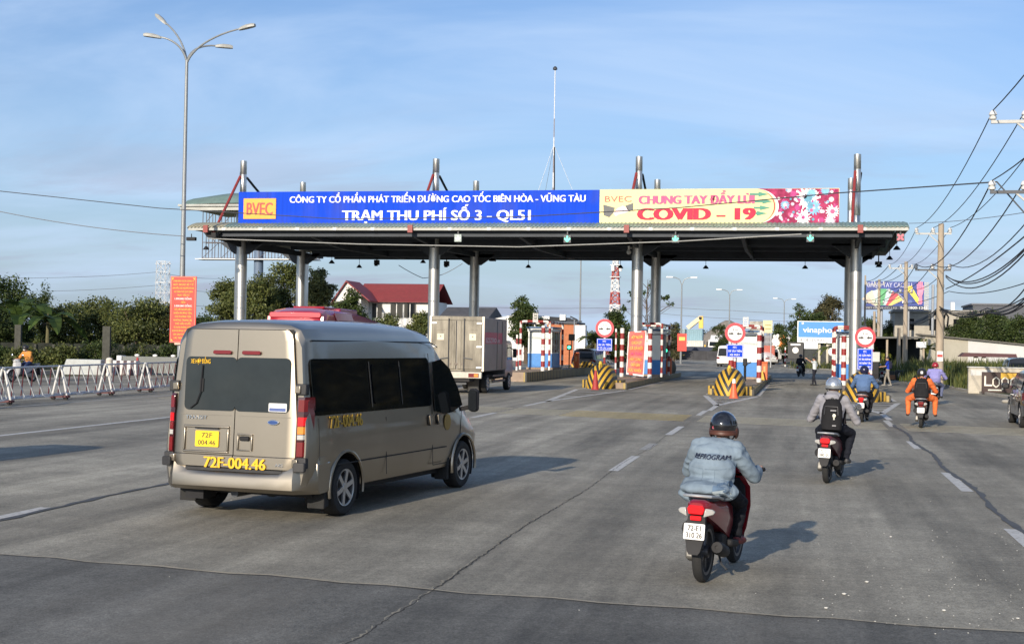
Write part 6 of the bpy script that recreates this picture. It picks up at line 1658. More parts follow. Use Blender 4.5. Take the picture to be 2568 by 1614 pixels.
# 4: orange suit, black backpack
loc4, rz4 = (3.24, 39.5, 0), -R(6)
scooter('black motorbike ridden by the person in the orange suit', loc4, rz4, M('bike_dark', (.02, .018, .018), .35, coat=.5), ('72-D1', '118 90'), lit=False)
P = rider_prims(hip=(0, .22, .90), chest=(0, .32, 1.18), neck=(0, .40, 1.35), head=(0, .45, 1.47), g=1.14, elbow=(.38, .55, 1.0), knee=(.36, .58, .78), ankle=(.36, .52, .40), lg=1.15, toe=.22)
og = cloth_m('orange_overall', (.72, .17, .05), .1, .7)
p4, _ = make_person('rider in a bright orange suit with knees wide apart and a black backpack', loc4, rz4, P, [skin, og, og, M('brown_sandal', (.08, .035, .02), .6), ink], (0, .45, 1.47), .016)
helmet(p4, (0, .45, 1.485), M('helmet_matt_black', (.02, .02, .022), .4), r=1.05)
MB().bb(-.03, .03, .285, .30, 1.49, 1.56).obj('helmet_mark', white, p4, smooth=0)
backpack('plain black backpack on the orange suited rider', loc4, rz4, 0, (0, .17, 1.10), .40, .55, .17, bagm, tilt=.12)
# 5: lavender shirt
loc5, rz5 = (5.12, 56.4, 0), -R(9)
scooter('black motorbike ridden by the person in the lavender shirt', loc5, rz5, M('bike_black', (.02, .02, .022), .35, coat=.5), ('72-E1', '447 02'), lit=False)
P = rider_prims(hip=(0, .24, .90), chest=(0, .28, 1.22), neck=(0, .32, 1.39), head=(0, .35, 1.51), g=1.16, elbow=(.40, .5, 1.05), knee=(.26, .66, .74), ankle=(.22, .62, .36), lg=1.05, flare=.03)
p5, _ = make_person('rider in a lavender shirt and red helmet beside the tall utility pole', loc5, rz5, P, [skin, cloth_m('lavender_shirt', (.26, .25, .52), .1, .6), cloth_m('slate_trousers', (.12, .14, .24)), M('black_shoe', (.02, .02, .02), .6), ink], (0, .35, 1.51), .018)
helmet(p5, (0, .35, 1.525), M('helmet_red', (.30, .02, .03), .3, coat=.6), black, r=1.05)

# smaller, farther riders
def far(label, slabel, loc, rz, top, legs, hel, paint, vox=.022, pl=None, **k):
    scooter(slabel, loc, rz, paint, pl, lit=False)
    t, _ = make_person(label, loc, rz, rider_prims(g=1.12, **k), [skin, top, legs, M('black_shoe', (.02, .02, .02), .6), ink], (0, .48, 1.5), vox)
    helmet(t, (0, .48, 1.515), hel, r=1.05)
    return t


kl = (.018, .018, .02)
far('rider in all black heading away beyond the middle booth, left of the standing man', 'black scooter beyond the middle booth ridden by the person in black', G(2003, 944), -R(16), cloth_m('black_jacket', kl), cloth_m('black_trousers_b', kl), MATS['helmet_matt_black'], MATS['scooter_black'])
far('rider in a grey blue shirt far down the lane left of the middle booth', 'white scooter far down the lane left of the middle booth', A(1805, 914, 165), R(2), cloth_m('grey_blue_shirt', (.14, .18, .23)), cloth_m('grey_trousers', (.15, .16, .18)), MATS['helmet_matt_black'], MATS['scooter_black'])
far('rider in black half hidden by the post left of the rightmost column', 'white scooter at the booth window behind the post left of the rightmost column', G(2099, 957), -R(8), cloth_m('black_jacket_b', kl), cloth_m('dark_trousers_b', kl), MATS['helmet_matt_black'], M('scooter_white', (.7, .7, .68), .3, coat=.5))
far('masked rider in an orange brown jacket coming towards the camera, far left', 'black and white motorbike coming towards the camera on the far left', G(82, 956), pi - R(14), cloth_m('orange_brown_jacket', (.55, .24, .06)), cloth_m('blue_jeans', (.03, .05, .12)), MATS['helmet_matt_black'], M('scooter_pale', (.5, .5, .5), .3), vox=.018)
o = [c for c in bpy.data.objects if c.get('label', '').startswith('masked rider')][0]
MB().sph((0, .545, 1.455), (.062, .058, .05), 12, 8).obj('face_mask', M('mask_white', (.8, .82, .84), .8), o)
far('rider in a white and khaki top facing right beyond the left booth barrier', 'pale motorbike beyond the barrier rails left of the round sign', A(1488, 918, 128), -R(70), cloth_m('cream_top', (.6, .58, .5)), cloth_m('brown_trousers', (.09, .07, .05)), M('helmet_khaki', (.45, .42, .32), .5), MATS['scooter_white'])
far('rider in a white shirt behind the thick posts left of the red banner', 'dark motorbike behind the thick posts left of the red banner', A(1552, 915, 125), -R(75), cloth_m('white_top', (.65, .65, .62)), cloth_m('brown_trousers_b', (.09, .07, .05)), MATS['helmet_matt_black'], MATS['bike_black'])

# standing people
t, _ = make_person('man in a white shirt and dark trousers standing in the lane with one arm raised', G(2042, 966), R(60), stand_prims(1.62, .16, (((-.36, .06, 1.44), (-.50, .22, 1.58)), ((.27, -.02, 1.15), (.20, .16, 1.28)))),
                   [skin, cloth_m('white_shirt', (.62, .68, .70), .06, .5), cloth_m('dark_slacks', (.018, .02, .03)), M('dark_shoe_b', (.02, .02, .02), .5), M('black_hair', (.012, .011, .01), .6)], (0, .03, 1.525), .017)
t, _ = make_person('man in a royal blue shirt and grey trousers standing at the booth window', G(2226, 967), R(80), stand_prims(1.70, .20, (((-.26, .10, 1.16), (-.14, .36, 1.12)), ((.26, .10, 1.16), (.14, .36, 1.10)))),
                   [skin, cloth_m('royal_blue_shirt', (.02, .05, .42), .1, .6), cloth_m('grey_slacks', (.27, .25, .22)), M('grey_shoe', (.3, .29, .27), .6), MATS['black_hair']], (0, .03, 1.60), .017)
backpack('dark navy backpack on the man in the royal blue shirt', G(2226, 967), R(80), 0, (0, -.10, 1.22), .32, .44, .15, cloth_m('navy_nylon', (.016, .018, .04)))
scooter('black scooter parked behind the man in the royal blue shirt', G(2216, 962), -R(14), MATS['scooter_black'], ('72-E1', '552'), lit=False, lean=R(-4))
# ------------------------------------------------------------------ left: rolling barriers, lamp, notice, blocks, fence
railm = M('barrier_grey', (.50, .52, .53), .5, .2, var=.15, dirt=.1); railw = M('barrier_white', (.66, .65, .62), .5, var=.1, dirt=.2); railr = M('barrier_maroon', (.10, .022, .028), .5, var=.2)


def rail_unit(a, b, h, label, first):
    a, b = Vector(a), Vector(b); d = b - a; L = d.length; u = d / L
    t = thing('road_barrier', a, label, 'barrier', 'rolling road barriers in a row on the left', math.atan2(u.y, u.x))
    sp = .22
    MB().cyl((0, 0, h), (L, 0, h), .03, n=8).obj('top_rail', railm, t)
    for s in (-1, 1): MB().cyl((.1, s * sp, .18), (L - .1, s * sp, .18), .03, n=8).obj('bottom_rail', railm, t)
    n = max(5, int(L / .62)); pr = {}
    for i in range(n):
        x = .25 + (L - .6) * i / (n - 1)
        for s in (-1, 1):
            key = s
            if key not in pr: pr[key] = o = MB().cyl((-.12, 0, h - .02), (.16, s * sp, .19), .019, n=6).obj('bar', railm if s < 0 else railr, t)
            else: o = sub(pr[key], t, 'bar')
            o.location = (x, 0, 0)
    for x in (.06,):
        for s in (-1, 1): MB().cyl((x, s * .03, h), (x, s * (sp + .03), .14), .036, n=8).obj('end_leg', railw, t)
        MB().bb(x - .09, x + .09, -sp - .12, sp + .12, .08, .15).obj('foot', railr, t, bevel=.01)
        for s in (-1, 1): MB().cyl((x - .04, s * sp, .08), (x + .04, s * sp, .08), .08, n=12).obj('caster', rubber, t)
    for x in (L * .3, L * .68): MB().bb(x - .25, x + .25, -sp - .035, -sp - .03, .15, .21).obj('reflector', white, t, smooth=0)


pts = [G(-60, 1026), G(4, 1015), G(147, 1002), G(262, 992), G(362, 983), G(452, 975), G(540, 966)]
for i, (a, b) in enumerate(zip(pts[:-1], pts[1:])):
    q = a.lerp(b, .97)
    rail_unit((a.x, a.y, 0), (q.x, q.y, 0), 1.12, ('white and maroon rail barrier at the very left edge, mostly out of frame', 'white and maroon rail barrier, the long nearest one at the left edge', 'white and maroon rail barrier below the palm trees, second from the left', 'white and maroon rail barrier, third from the left, before the grey plastic block', 'white and maroon rail barrier just left of the street lamp foot', 'white and maroon rail barrier hidden behind the minibus')[i], i == 0)

b = A(452, 940, 71)
lp = thing('street_lamp', (b.x, b.y, 0), 'tall grey street lamp with four curved arms, left of the toll canopy', 'street lamp')
lx, ly = b.x, b.y
top = A(478, 152, ly)
gp = M('lamp_pole_grey', (.27, .285, .29), .5, .3, var=.08)
tx, ty, tz = (top.x - lx), 0, top.z
MB().lathe([(.24, 0), (.24, .6), (.20, .7), (.16, 4), (.115, 10), (.085, tz)], 16).obj('pole', gp, lp)
MB().bb(-.3, .3, -.3, .3, 0, .06).obj('base_plate', gp, lp, bevel=.01)
for (hx, hy), (kx, ky), dy in (((388, 92), (440, 94), -.6), ((408, 52), (452, 84), 1.1), ((614, 70), (530, 86), -.4), ((556, 117), (498, 108), 1.4)):
    h0 = A(hx, hy, ly + dy) - Vector((lx, ly, 0)); k0 = A(kx, ky, ly + dy * .7) - Vector((lx, ly, 0)); p0 = Vector((tx * 0, 0, tz - .15))
    # rise close to the pole, then sweep outwards
    pts = []
    c1 = Vector((k0.x * .15, dy * .1, tz + .55))
    for i in range(13):
        f = i / 12; pts.append(p0 * (1 - f) ** 3 + 3 * c1 * f * (1 - f) ** 2 + 3 * k0 * f * f * (1 - f) + h0 * f ** 3)
    arm = MB().tube(pts, [.07 - .025 * i / 12 for i in range(13)], 8).obj('arm', gp, lp)
    d = (pts[-1] - pts[-3]).normalized(); hd = h0
    mb = MB(); rings = []
    sd = d.cross(Vector((0, 0, 1))).normalized()
    for q, w, zt in ((-.35, .08, .05), (-.2, .15, .1), (.1, .19, .14), (.45, .18, .13), (.62, .12, .08)):
        c = hd + d * q; rings.append([c + sd * w * .9 + Vector((0, 0, -.07)), c + sd * w + Vector((0, 0, .02)), c + sd * w * .5 + Vector((0, 0, zt)), c - sd * w * .5 + Vector((0, 0, zt)), c - sd * w + Vector((0, 0, .02)), c - sd * w * .9 + Vector((0, 0, -.07))])
    hdn = mb.loft(rings).obj('lamp_head', M('lamp_head_grey', (.38, .38, .35), .5), arm, smooth=50)
# notice board strapped to the lamp pole
qn = [A(430, 692, ly - .4), A(495, 693, ly - .4), A(485, 861, ly - .4), A(421, 857, ly - .4)]
cn = sum(qn, Vector()) / 4
hN = (qn[0].z + qn[1].z - qn[2].z - qn[3].z) / 2; wN = (qn[1] - qn[0]).length
t = thing('notice_board', (lx, ly - .3, cn.z), 'tall red notice board with yellow lines of writing hung on the street lamp pole', 'notice board')
nb = M('notice_red', (.62, .05, .035), .5, var=.06); ny = M('notice_yellow', (.82, .45, .05), .5)
ox = cn.x - lx
MB().bb(ox - wN / 2, ox + wN / 2, -.04, 0, -hN / 2, hN / 2).obj('board', nb, t, bevel=.004)
fr = MB()
for x0, x1, a, c in ((-.5, .5, .485, .492), (-.5, .5, -.492, -.485)): fr.bb(ox + wN * (x0 + .02), ox + wN * (x1 - .02), -.048, -.04, hN * a, hN * c)
for x in (-.47, .45): fr.bb(ox + wN * x, ox + wN * (x + .018), -.048, -.04, -hN * .484, hN * .484)
fr.obj('frame_line', M('notice_pink', (.8, .3, .2), .5), t, smooth=0)
for sx_ in (-1, 1):
    for sz in (-1, 1): MB().slab([(0, 0), (.13, 0), (0, .13)], lambda u, v, d: Vector((ox + sx_ * (wN * .44 - u), -.049 - d, sz * (hN * .475 - v))), .004).obj('corner_mark', ny, t, smooth=0)
NL = [('CẢNH BÁO DỊCH COVID-19', .8, 0), ('NGÀY 28/3/2021 BỘ Y TẾ', .78, 0), ('KHUYẾN CÁO NGƯỜI DÂN 5K', .82, 0), ('VÀ TUÂN THỦ QUY ĐỊNH', .72, 0), ('“PHẠT TIỀN TỪ', .48, 0), ('1.000.000 ĐỒNG', .66, 1), ('ĐẾN', .16, 0), ('3.000.000 ĐỒNG', .68, 1), ('ĐỐI VỚI NGƯỜI ĐIỀU', .66, 0),
      ('KHIỂN PHƯƠNG TIỆN,', .70, 0), ('CHỦ PHƯƠNG TIỆN', .62, 0), ('KHÔNG TRANG BỊ', .70, 0), ('THẺ ĐẦU CUỐI', .6, 0), ('SỬ DỤNG KHÔNG ĐÚNG', .68, 0), ('KHI PHƯƠNG TIỆN THAM', .80, 0), ('GIA GIAO THÔNG QUA', .70, 0), ('CÁC TRẠM THU PHÍ.”', .68, 0)]
for i, (s, w_, k) in enumerate(NL):
    z = hN * (.43 - .0535 * i); txt(MB(), s, (ox, -.041, z), (1, 0, 0), (0, 0, 1), w=wN * w_, h=hN * .028, t=.004, bold=.03).obj('lettering', white if k else ny, t, smooth=0)
for z in (-hN * .3, hN * .3): MB().bb(ox - .3, ox + .3, 0, .06, z - .04, z + .04).obj('clamp', galv, t, smooth=0)
MB().bb(ox - wN * .3, ox + wN * .3, -.05, 0, -hN * .53, -hN * .503).obj('lower_strip', M('strip_cream', (.7, .45, .35), .5), t, smooth=0)

# things on the far side of the rail
pb = M('plastic_block_grey', (.42, .44, .43), .6, dirt=.2); kb = MS('block_bands', (.62, .6, .58), (.07, .04, .05), (1, 0, 0), .42, .5, wear=.2)
p = G(205, 940); t = tag(MB().slab([(-1.25, 0), (1.1, 0), (1.1, .85), (-.95, .85)], lambda u, v, d: Vector((u, d, v)), .5).obj('barrier_block', pb, bevel=.04), 'grey plastic barrier block below the banana leaves, leftmost of the road blocks', 'barrier block', 'road blocks behind the rail barriers'); t.location = (p.x, p.y, 0)
p = G(300, 940); t = tag(MB().slab([(-1.0, 0), (1.0, 0), (.95, .8), (-.95, .8)], lambda u, v, d: Vector((u, d, v)), .5).obj('barrier_block', kb, bevel=.03), 'black and white banded road block between the grey blocks', 'barrier block', 'road blocks behind the rail barriers'); t.location = (p.x, p.y, 0)
p = G(392, 940); t = thing('barrier_block', (p.x, p.y, 0), 'long grey ribbed barrier with white knobs on top, left of the street lamp', 'barrier block', 'road blocks behind the rail barriers')
MB().bb(-2.1, 2.1, 0, .4, .1, 1.02).obj('panel', M('ribbed_grey', (.17, .18, .17), .7, stretch=(12, 1, 1), var=.3), t, bevel=.02); MB().bb(-2.4, -2.1, -.1, .5, 0, 1.05).obj('end_post', white, t, bevel=.03)
for x in (-1.3, -.2, .9, 1.8): MB().sph((x, .2, 1.08), (.15, .1, .08), 10, 6).obj('knob', white, t)
for px, pyv, lab in ((323, 938, 'maroon cone between the banded block and the long ribbed barrier'), (344, 940, 'maroon cone close to the white end of the long ribbed barrier')): cone(G(px, pyv), .98, conedark, lab)
p = G(274, 942); t = tag(MB().lathe([(.2, 0), (.2, .1), (.15, .2), (.17, .8), (.2, .86), (.15, .95), (0, 1)], 14).obj('bollard', M('bollard_cream', (.62, .58, .5), .6)), 'cream plastic bollard left of the banded road block', 'bollard'); t.location = p
# median kerb of the other carriageway
mk = struct(MB().bar((-42.0, 40, .1), (-38.5, 90, .1), .5, .22).obj('median_kerb', conc, smooth=0))
MB().bar((-26.5, 58, .02), (-29.5, 90, .02), 1.6, .04).obj('median_strip', conc, smooth=0); struct(bpy.data.objects['median_strip'])
# boundary fence: concrete posts and dark mesh panels
t = thing('boundary_fence', (-60, 88, 0), 'dark mesh fence on concrete posts under the trees on the left', 'fence')
a, b = A(-150, 930, 82), A(600, 930, 96)
fm = M('dark_fence_mesh', (.032, .035, .026), .9, var=.35, sc=2, stretch=(1, 1, 3)); pm = M('fence_post_concrete', (.06, .06, .05), .9, var=.25)
n = 17; pr = pq = None
for i in range(n + 1):
    f = i / n; x, y = a.x + (b.x - a.x) * f + 60, a.y + (b.y - a.y) * f - 88
    if pr is None: pr = o = MB().bb(-.1, .1, -.1, .1, 0, 1.5).obj('fence_post', pm, t, bevel=.02)
    else: o = sub(pr, t, 'fence_post')
    o.location = (x, y, 0)
    if i < n:
        w = math.hypot(b.x - a.x, b.y - a.y) / n; an = math.atan2(b.y - a.y, b.x - a.x)
        if pq is None: pq = o = MB().bb(.13, w - .13, -.02, .02, .05, 1.58).obj('fence_panel', fm, t, smooth=0)
        else: o = sub(pq, t, 'fence_panel')
        o.location = (x, y, 0); o.rotation_euler = (0, 0, an)
p = A(20, 900, 84); t = thing('gate_post', (p.x, 80, 0), 'pair of tall grey concrete gate posts behind the masked rider', 'gate')
for x, w in ((.8, .18), (3.2, .22), (9.4, .26)): MB().bb(x - w, x + w, -.1, .1, 0, 2.75).obj('post', pm, t, bevel=.02)
MB().bb(-1.2, .6, -.03, .03, .1, 2.6).obj('gate_leaf', M('gate_blue_grey', (.06, .075, .085), .7), t, smooth=0)

# ------------------------------------------------------------------ trees
def leafcloud(name, blobs, n, size, mat, parent, seed, clump=.55, asp=.5, droop=0., cn=None):
    """many small leaf faces gathered in clumps inside the blobs [(centre, radii)], thinner towards the middle"""
    g = np.random.default_rng(seed); vol = np.array([b[1][0] * b[1][1] * b[1][2] for b in blobs]); vol = vol ** .75 / (vol ** .75).sum()
    nc = cn or max(12, n // 26)
    bi = g.choice(len(blobs), nc, p=vol); C_ = np.array([b[0] for b in blobs])[bi]; R_ = np.array([b[1] for b in blobs])[bi]
    d = g.normal(size=(nc, 3)); d /= np.linalg.norm(d, axis=1)[:, None]; rr = g.uniform(.25, 1, nc) ** .5
    cc = C_ + d * rr[:, None] * R_
    ci = g.integers(0, nc, n); p = cc[ci] + g.normal(size=(n, 3)) * clump * np.array([1, 1, .7])
    nrm = g.normal(size=(n, 3)) + np.array([0, 0, .55]) + d[ci] * .6; nrm /= np.linalg.norm(nrm, axis=1)[:, None]
    t = np.cross(nrm, g.normal(size=(n, 3))); t /= np.linalg.norm(t, axis=1)[:, None]; t[:, 2] -= droop; t /= np.linalg.norm(t, axis=1)[:, None]
    s = np.cross(nrm, t); L = size * g.uniform(.6, 1.35, n)[:, None]; w = L * asp
    V = np.stack([p - t * L * .5, p + s * w * .5 - t * L * .05, p + t * L * .5, p - s * w * .5 - t * L * .05], 1).reshape(-1, 3)
    me = bpy.data.meshes.new(name); me.vertices.add(n * 4); me.vertices.foreach_set('co', V.ravel())
    me.loops.add(n * 4); me.loops.foreach_set('vertex_index', np.arange(n * 4)); me.polygons.add(n); me.polygons.foreach_set('loop_start', np.arange(n) * 4); me.polygons.foreach_set('loop_total', np.full(n, 4))
    me.update(calc_edges=True); me.materials.append(mat)
    o = bpy.data.objects.new(name, me); COL.objects.link(o); o.parent = parent
    return o


bark = M('bark', (.10, .075, .055), .95, var=.3, sc=4, bump=.5, bs=12)
leaf_d = MLEAF('leaf_dark', (.050, .082, .026)); leaf_m = MLEAF('leaf_mid', (.095, .125, .042)); leaf_l = MLEAF('leaf_olive', (.12, .14, .055)); leaf_b = MLEAF('banana_leaf', (.08, .13, .025), trans=.3); leaf_g = MLEAF('leaf_grey', (.085, .09, .05))


def trunk(mb, h, r, seed, blobs):
    q = random.Random(seed); top = Vector((q.uniform(-.2, .2) * h * .1, q.uniform(-.2, .2) * h * .1, h * .55)); pts = [Vector((0, 0, -.1)), Vector((top.x * .3, top.y * .6, h * .2)), top]
    mb.tube(pts, [r, r * .8, r * .6], 8)
    for c, rad in blobs[:7]:
        c = Vector(c); s = pts[1].lerp(top, q.uniform(.3, 1)); m_ = s.lerp(c, .5) + Vector((0, 0, -.1 * h * .3)); mb.tube([s, m_, c], [r * .42, r * .28, r * .1], 6)
    return mb


def tree(px, Y, ytop, wpx, label, mat, seed, n=5000, leaf=.34, base=.18, group=None, name='tree', pb=None, dense=1., clump=None, asp=.5):
    """broad-leaved tree: uneven lobes round a forked trunk; ytop and wpx give crown top and width as seen in the photograph"""
    b = A(px, ytop, Y); h = b.z; Z = math.hypot(b.x, Y); w = wpx * Z / F
    q = random.Random(seed); t = thing(name, (b.x, Y, 0), label, 'tree', group)
    blobs = []
    lo = h * base
    for i in range(9):
        f = q.uniform(.12, .92); z = lo + (h - lo) * f; k = math.sqrt(max(.08, 1 - abs(f - .42) ** 1.7 * 2.1)); a = q.uniform(0, 2 * pi); rr = w * .5 * k * q.uniform(.2, .72)
        blobs.append(((rr * cos(a), rr * sin(a) * .8, z), (w * q.uniform(.17, .27), w * q.uniform(.17, .25), (h - lo) * q.uniform(.10, .17))))
    blobs.append(((q.uniform(-.1, .1) * w, 0, h - (h - lo) * .13), (w * .17, w * .17, (h - lo) * .13)))
    blobs.append(((0, 0, lo + (h - lo) * .5), (w * .36, w * .33, (h - lo) * .36)))
    trunk(MB(), h, .035 * h + .05, seed, blobs).obj('trunk', bark, t)
    leafcloud('crown', blobs, int(n * 2.2), leaf * .68, mat, t, seed, clump or max(.22, w * .05), asp, cn=n // 24)
    return t


def banana(p, h, label, seed, n=8, mat=None, spread=1.):
    """banana plant: fleshy stem and long arching, split leaves, each its own part"""
    q = random.Random(seed); t = thing('banana_plant', p, label, 'plant', 'banana plants')
    sh = h * .5
    MB().lathe([(.17, 0), (.14, sh * .6), (.09, sh), (.03, sh * 1.15)], 10).obj('stem', M('banana_stem', (.12, .11, .05), .8, var=.3, stretch=(3, 3, .4)), t)
    for i in range(n):
        a = 2 * pi * i / n + q.uniform(-.35, .35); up = q.uniform(.35, 1.0); L = h * q.uniform(.50, .72) * spread; w = L * .13
        dirh = Vector((cos(a), sin(a), 0)); pts = []
        for k in range(9):
            f = k / 8; e = f * L; pts.append(Vector((0, 0, sh * .95)) + dirh * e * (.85 - .3 * up) * (1 + .1 * f) + Vector((0, 0, e * up * .9 - (e * e / L) * (.95 - .45 * up))))
        mb = MB(); sd = dirh.cross(Vector((0, 0, 1)))
        for k in range(8):
            for s in (-1, 1):
                w0 = w * sin(pi * min(1, .10 + .9 * k / 8)) ** .7; w1 = w * sin(pi * min(1, .10 + .9 * (k + .93) / 8)) ** .7
                j = q.uniform(-.05, .05) * L
                p0, p1 = pts[k], pts[k].lerp(pts[k + 1], .96); dz = Vector((0, 0, .35))
                mb.add([p0, p1, p1 + sd * s * w1 + dz * w1 - Vector((0, 0, abs(j))), p0 + sd * s * w0 + dz * w0 - Vector((0, 0, abs(j)))], [[0, 1, 2, 3]])
        mb.tube(pts, [.035 - .0035 * k for k in range(9)], 5)
        mb.obj('leaf', mat or leaf_b, t, smooth=0)
    return t


gl = 'trees behind the fence on the left'
for i, (px, Y, yt, w, m, lab, n, lf) in enumerate((
        (-50, 96, 700, 190, leaf_d, 'dark broad tree cut by the left frame edge', 6000, .36), (45, 104, 705, 190, leaf_d, 'dark tree behind the banana leaves above the masked rider', 6000, .36), (165, 98, 765, 170, leaf_m, 'low green tree right of the banana plants', 5000, .32),
        (255, 102, 752, 190, leaf_m, 'rounded mid green tree in the middle of the left tree row', 6000, .32), (345, 98, 748, 180, leaf_m, 'mid green tree with straggling top left of the pylon', 6000, .30), (420, 100, 760, 170, leaf_l, 'brownish green tree behind the street lamp pole', 5000, .30), (500, 105, 800, 160, leaf_d, 'low dark tree half hidden by the red notice board and minibus', 4500, .30))):
    tree(px, Y, yt, w, lab, m, 11 + i, n, lf, .02, gl, 'roadside_tree')
p = A(118, 905, 90); banana((p.x, 90, .0), A(120, 690, 90).z, 'tall banana plant with a leaf pointing up to the right, above the masked rider', 3, 9, MLEAF('banana_leaf_dark', (.045, .085, .022), trans=.3))
p = A(45, 905, 92); banana((p.x, 92, .0), A(50, 690, 92).z, 'banana plant nearest the left frame edge', 5, 8, MATS['banana_leaf_dark'])
t = tree(112, 95, 712, 26, 'narrow pointed tree rising behind the banana leaves', leaf_d, 77, 1800, .25, .2, None, 'roadside_tree')
gc = 'large trees behind the left toll columns'
for i, (px, Y, yt, w, m, lab, n) in enumerate(((575, 140, 705, 130, leaf_m, 'tall loose tree left of the second column', 6000), (650, 135, 690, 150, leaf_m, 'tall olive tree between the first and second columns', 7500), (735, 140, 662, 160, leaf_m, 'tallest loose tree right behind the rear left column', 8500), (805, 138, 672, 110, leaf_l, 'loose tree whose crown rises right of the rear left column', 6000), (880, 132, 725, 110, leaf_d, 'dark rounded tree before the white gable of the red roofed house', 5000), (520, 150, 790, 110, leaf_d, 'low dark tree just right of the red notice board', 3500))):
    tree(px, Y, yt, w, lab, m, 31 + i, n, .42, .12, gc, 'large_tree')
for i, (px, Y, yt, w, lab) in enumerate(((985, 125, 790, 90, 'low leafy bush in front of the red roofed house windows'), (1045, 125, 788, 90, 'low leafy bush left of the second front column foot'), (925, 120, 800, 90, 'low dark bush right of the red bus roof'))):
    tree(px, Y, yt, w, lab, leaf_m if i < 2 else leaf_d, 51 + i, 3000, .34, .05, 'bushes before the red roofed house', 'bush')

for i, (px, Y, yt, w) in enumerate(((150, 79, 868, 120), (240, 81, 858, 130), (330, 83, 866, 120), (420, 85, 860, 110), (60, 78, 872, 100), (-20, 78, 866, 100))):
    tree(px, Y, yt, w, 'low shrub growing over the dark fence, %s' % ('right of the gate post', 'below the rounded tree', 'behind the banded block', 'left of the lamp pole', 'behind the masked rider', 'at the left frame edge')[i], (leaf_m, leaf_d)[i % 2], 61 + i, 1800, .26, .0, 'shrubs along the fence', 'shrub')
# ------------------------------------------------------------------ pylon and its wires
p = A(405, 860, 330); t = thing('power_pylon', (p.x, 330, 0), 'pale lattice power pylon behind the trees left of the notice board', 'pylon')
hh = A(405, 655, 330).z; mb = MB(); wp = 1.25
lv = [0, 5, 10, 14, 17.5, 20.5, 23, hh - 1.5, hh]
lv = [z for z in lv if z <= hh] if hh > 24 else [hh * i / 8 for i in range(9)]
for s in (-1, 1):
    for y in (-1, 1): mb.bar((s * wp * 1.1, y * wp * 1.1, 0), (s * wp, y * wp, hh), .16)
for a, b in zip(lv[:-1], lv[1:]):
    for s in (-1, 1):
        mb.bar((-wp, s * wp, a), (wp, s * wp, b), .1); mb.bar((wp, s * wp, a), (-wp, s * wp, b), .1); mb.bar((s * wp, -wp, a), (s * wp, wp, b), .1); mb.bar((-wp, s * wp, b), (wp, s * wp, b), .1)
mb.obj('lattice', M('pylon_grey', (.52, .54, .55), .6), t, smooth=0)
for k, z in enumerate((hh - .6, hh - 5.5, hh - 10.5)): MB().bar((-2.2, 0, z), (2.2, 0, z), .18).obj('crossarm', MATS['pylon_grey'], t, smooth=0)


def wire(pts, r, label, name='power_line', sag=0., m=None, n=14):
    """a hanging cable through the given points, sagging between them"""
    out = []
    for a, b in zip(pts[:-1], pts[1:]):
        for i in range(n + 1):
            f = i / n; p = Vector(a).lerp(Vector(b), f); p.z -= 4 * sag * f * (1 - f); out.append(p)
    o = out[0].copy()
    ob = MB().tube([p - o for p in out], r, 5).obj(name, m or M('cable_black', (.055, .06, .068), .7)); ob.location = o
    return tag(ob, label, 'cable', 'overhead cables')


gw = M('cable_grey', (.16, .17, .19), .7)
for k, (y0, y1, s) in enumerate(((696, 682, 1), (730, 715, 1), (770, 752, 1))):
    wire([A(-40, y0, 300), A(394, y1, 330), A(560, y1 + 16, 420)], .05, ('top high voltage cable left of the pylon', 'middle high voltage cable left of the pylon', 'lowest high voltage cable left of the pylon')[k], sag=.6, m=gw)
# ------------------------------------------------------------------ utility poles and cables on the right
polem = M('weathered_pole_concrete', (.36, .30, .23), .85, var=.2, sc=2, stretch=(3, 3, .4), bump=.2)
ins = M('porcelain', (.66, .66, .64), .2, coat=.5); armm = M('crossarm_grey', (.46, .46, .44), .6)


def utility_pole(x, y, h, label, arms=True, r=.16, sq=False):
    t = thing('utility_pole', (x, y, 0), label, 'utility pole', 'utility poles along the right verge')
    MB().lathe([(r * 1.25, 0), (r, h * .6), (r * .8, h)], 12).obj('pole', polem, t)
    tips = []
    if arms:
        for z, m in ((h - .55, armm), (h - 2.55, dkmetal)):
            MB().bar((-1.35, 0, z), (.55, 0, z), .09).obj('crossarm', m, t, smooth=0)
            MB().bar((-.65, 0, z - .03), (0, 0, z - .62), .05).obj('brace', armm, t, smooth=0)
            for ix in (-1.3, -.42, .48):
                MB().lathe([(.03, .04), (.10, .08), (.11, .14), (.06, .17), (.12, .20), (.10, .27), (.05, .33), (0, .34)], 10, (ix, 0, z)).obj('insulator', ins, t)
                tips.append((x + ix, y, z + .33))
        MB().bb(-.2, .2, -.05, .05, h - 3.5, h - 3.35).obj('bracket', dkmetal, t, smooth=0)
    return t, tips


pB = G(2356, 985); yB = 79.0; xB = A(2356, 900, yB).x; hB = A(2362, 561, yB).z
tB, tipB = utility_pole(xB, yB, hB, 'tall utility pole with two crossarms rising behind the rider in lavender', r=.19)
MB().bb(-.16, .16, -.23, -.2, 1.55, 2.1).obj('pasted_notice', M('paper_white', (.75, .72, .7), .7), tB, smooth=0)
MB().bb(-.14, .14, -.236, -.231, 1.78, 1.92).obj('red_print', redpaint, tB, smooth=0)
MB().tube([(.25, .1, 4.3), (.45, .1, 4.0), (.4, .1, 3.4), (.25, .1, 3.3), (.2, .1, 3.8), (.3, .1, 4.2)], .05, 6).obj('cable_coil', black, tB)
yA = (hB + .1 - .55 - HC) / (A(2490, 306, 1).z - HC); xA = A(2490, 306, yA).x + 1.3
tA, tipA = utility_pole(xA, yA, A(2362, 561, yB).z + .1, 'nearest utility pole at the right frame edge, only its crossarm tips in view', r=.19)
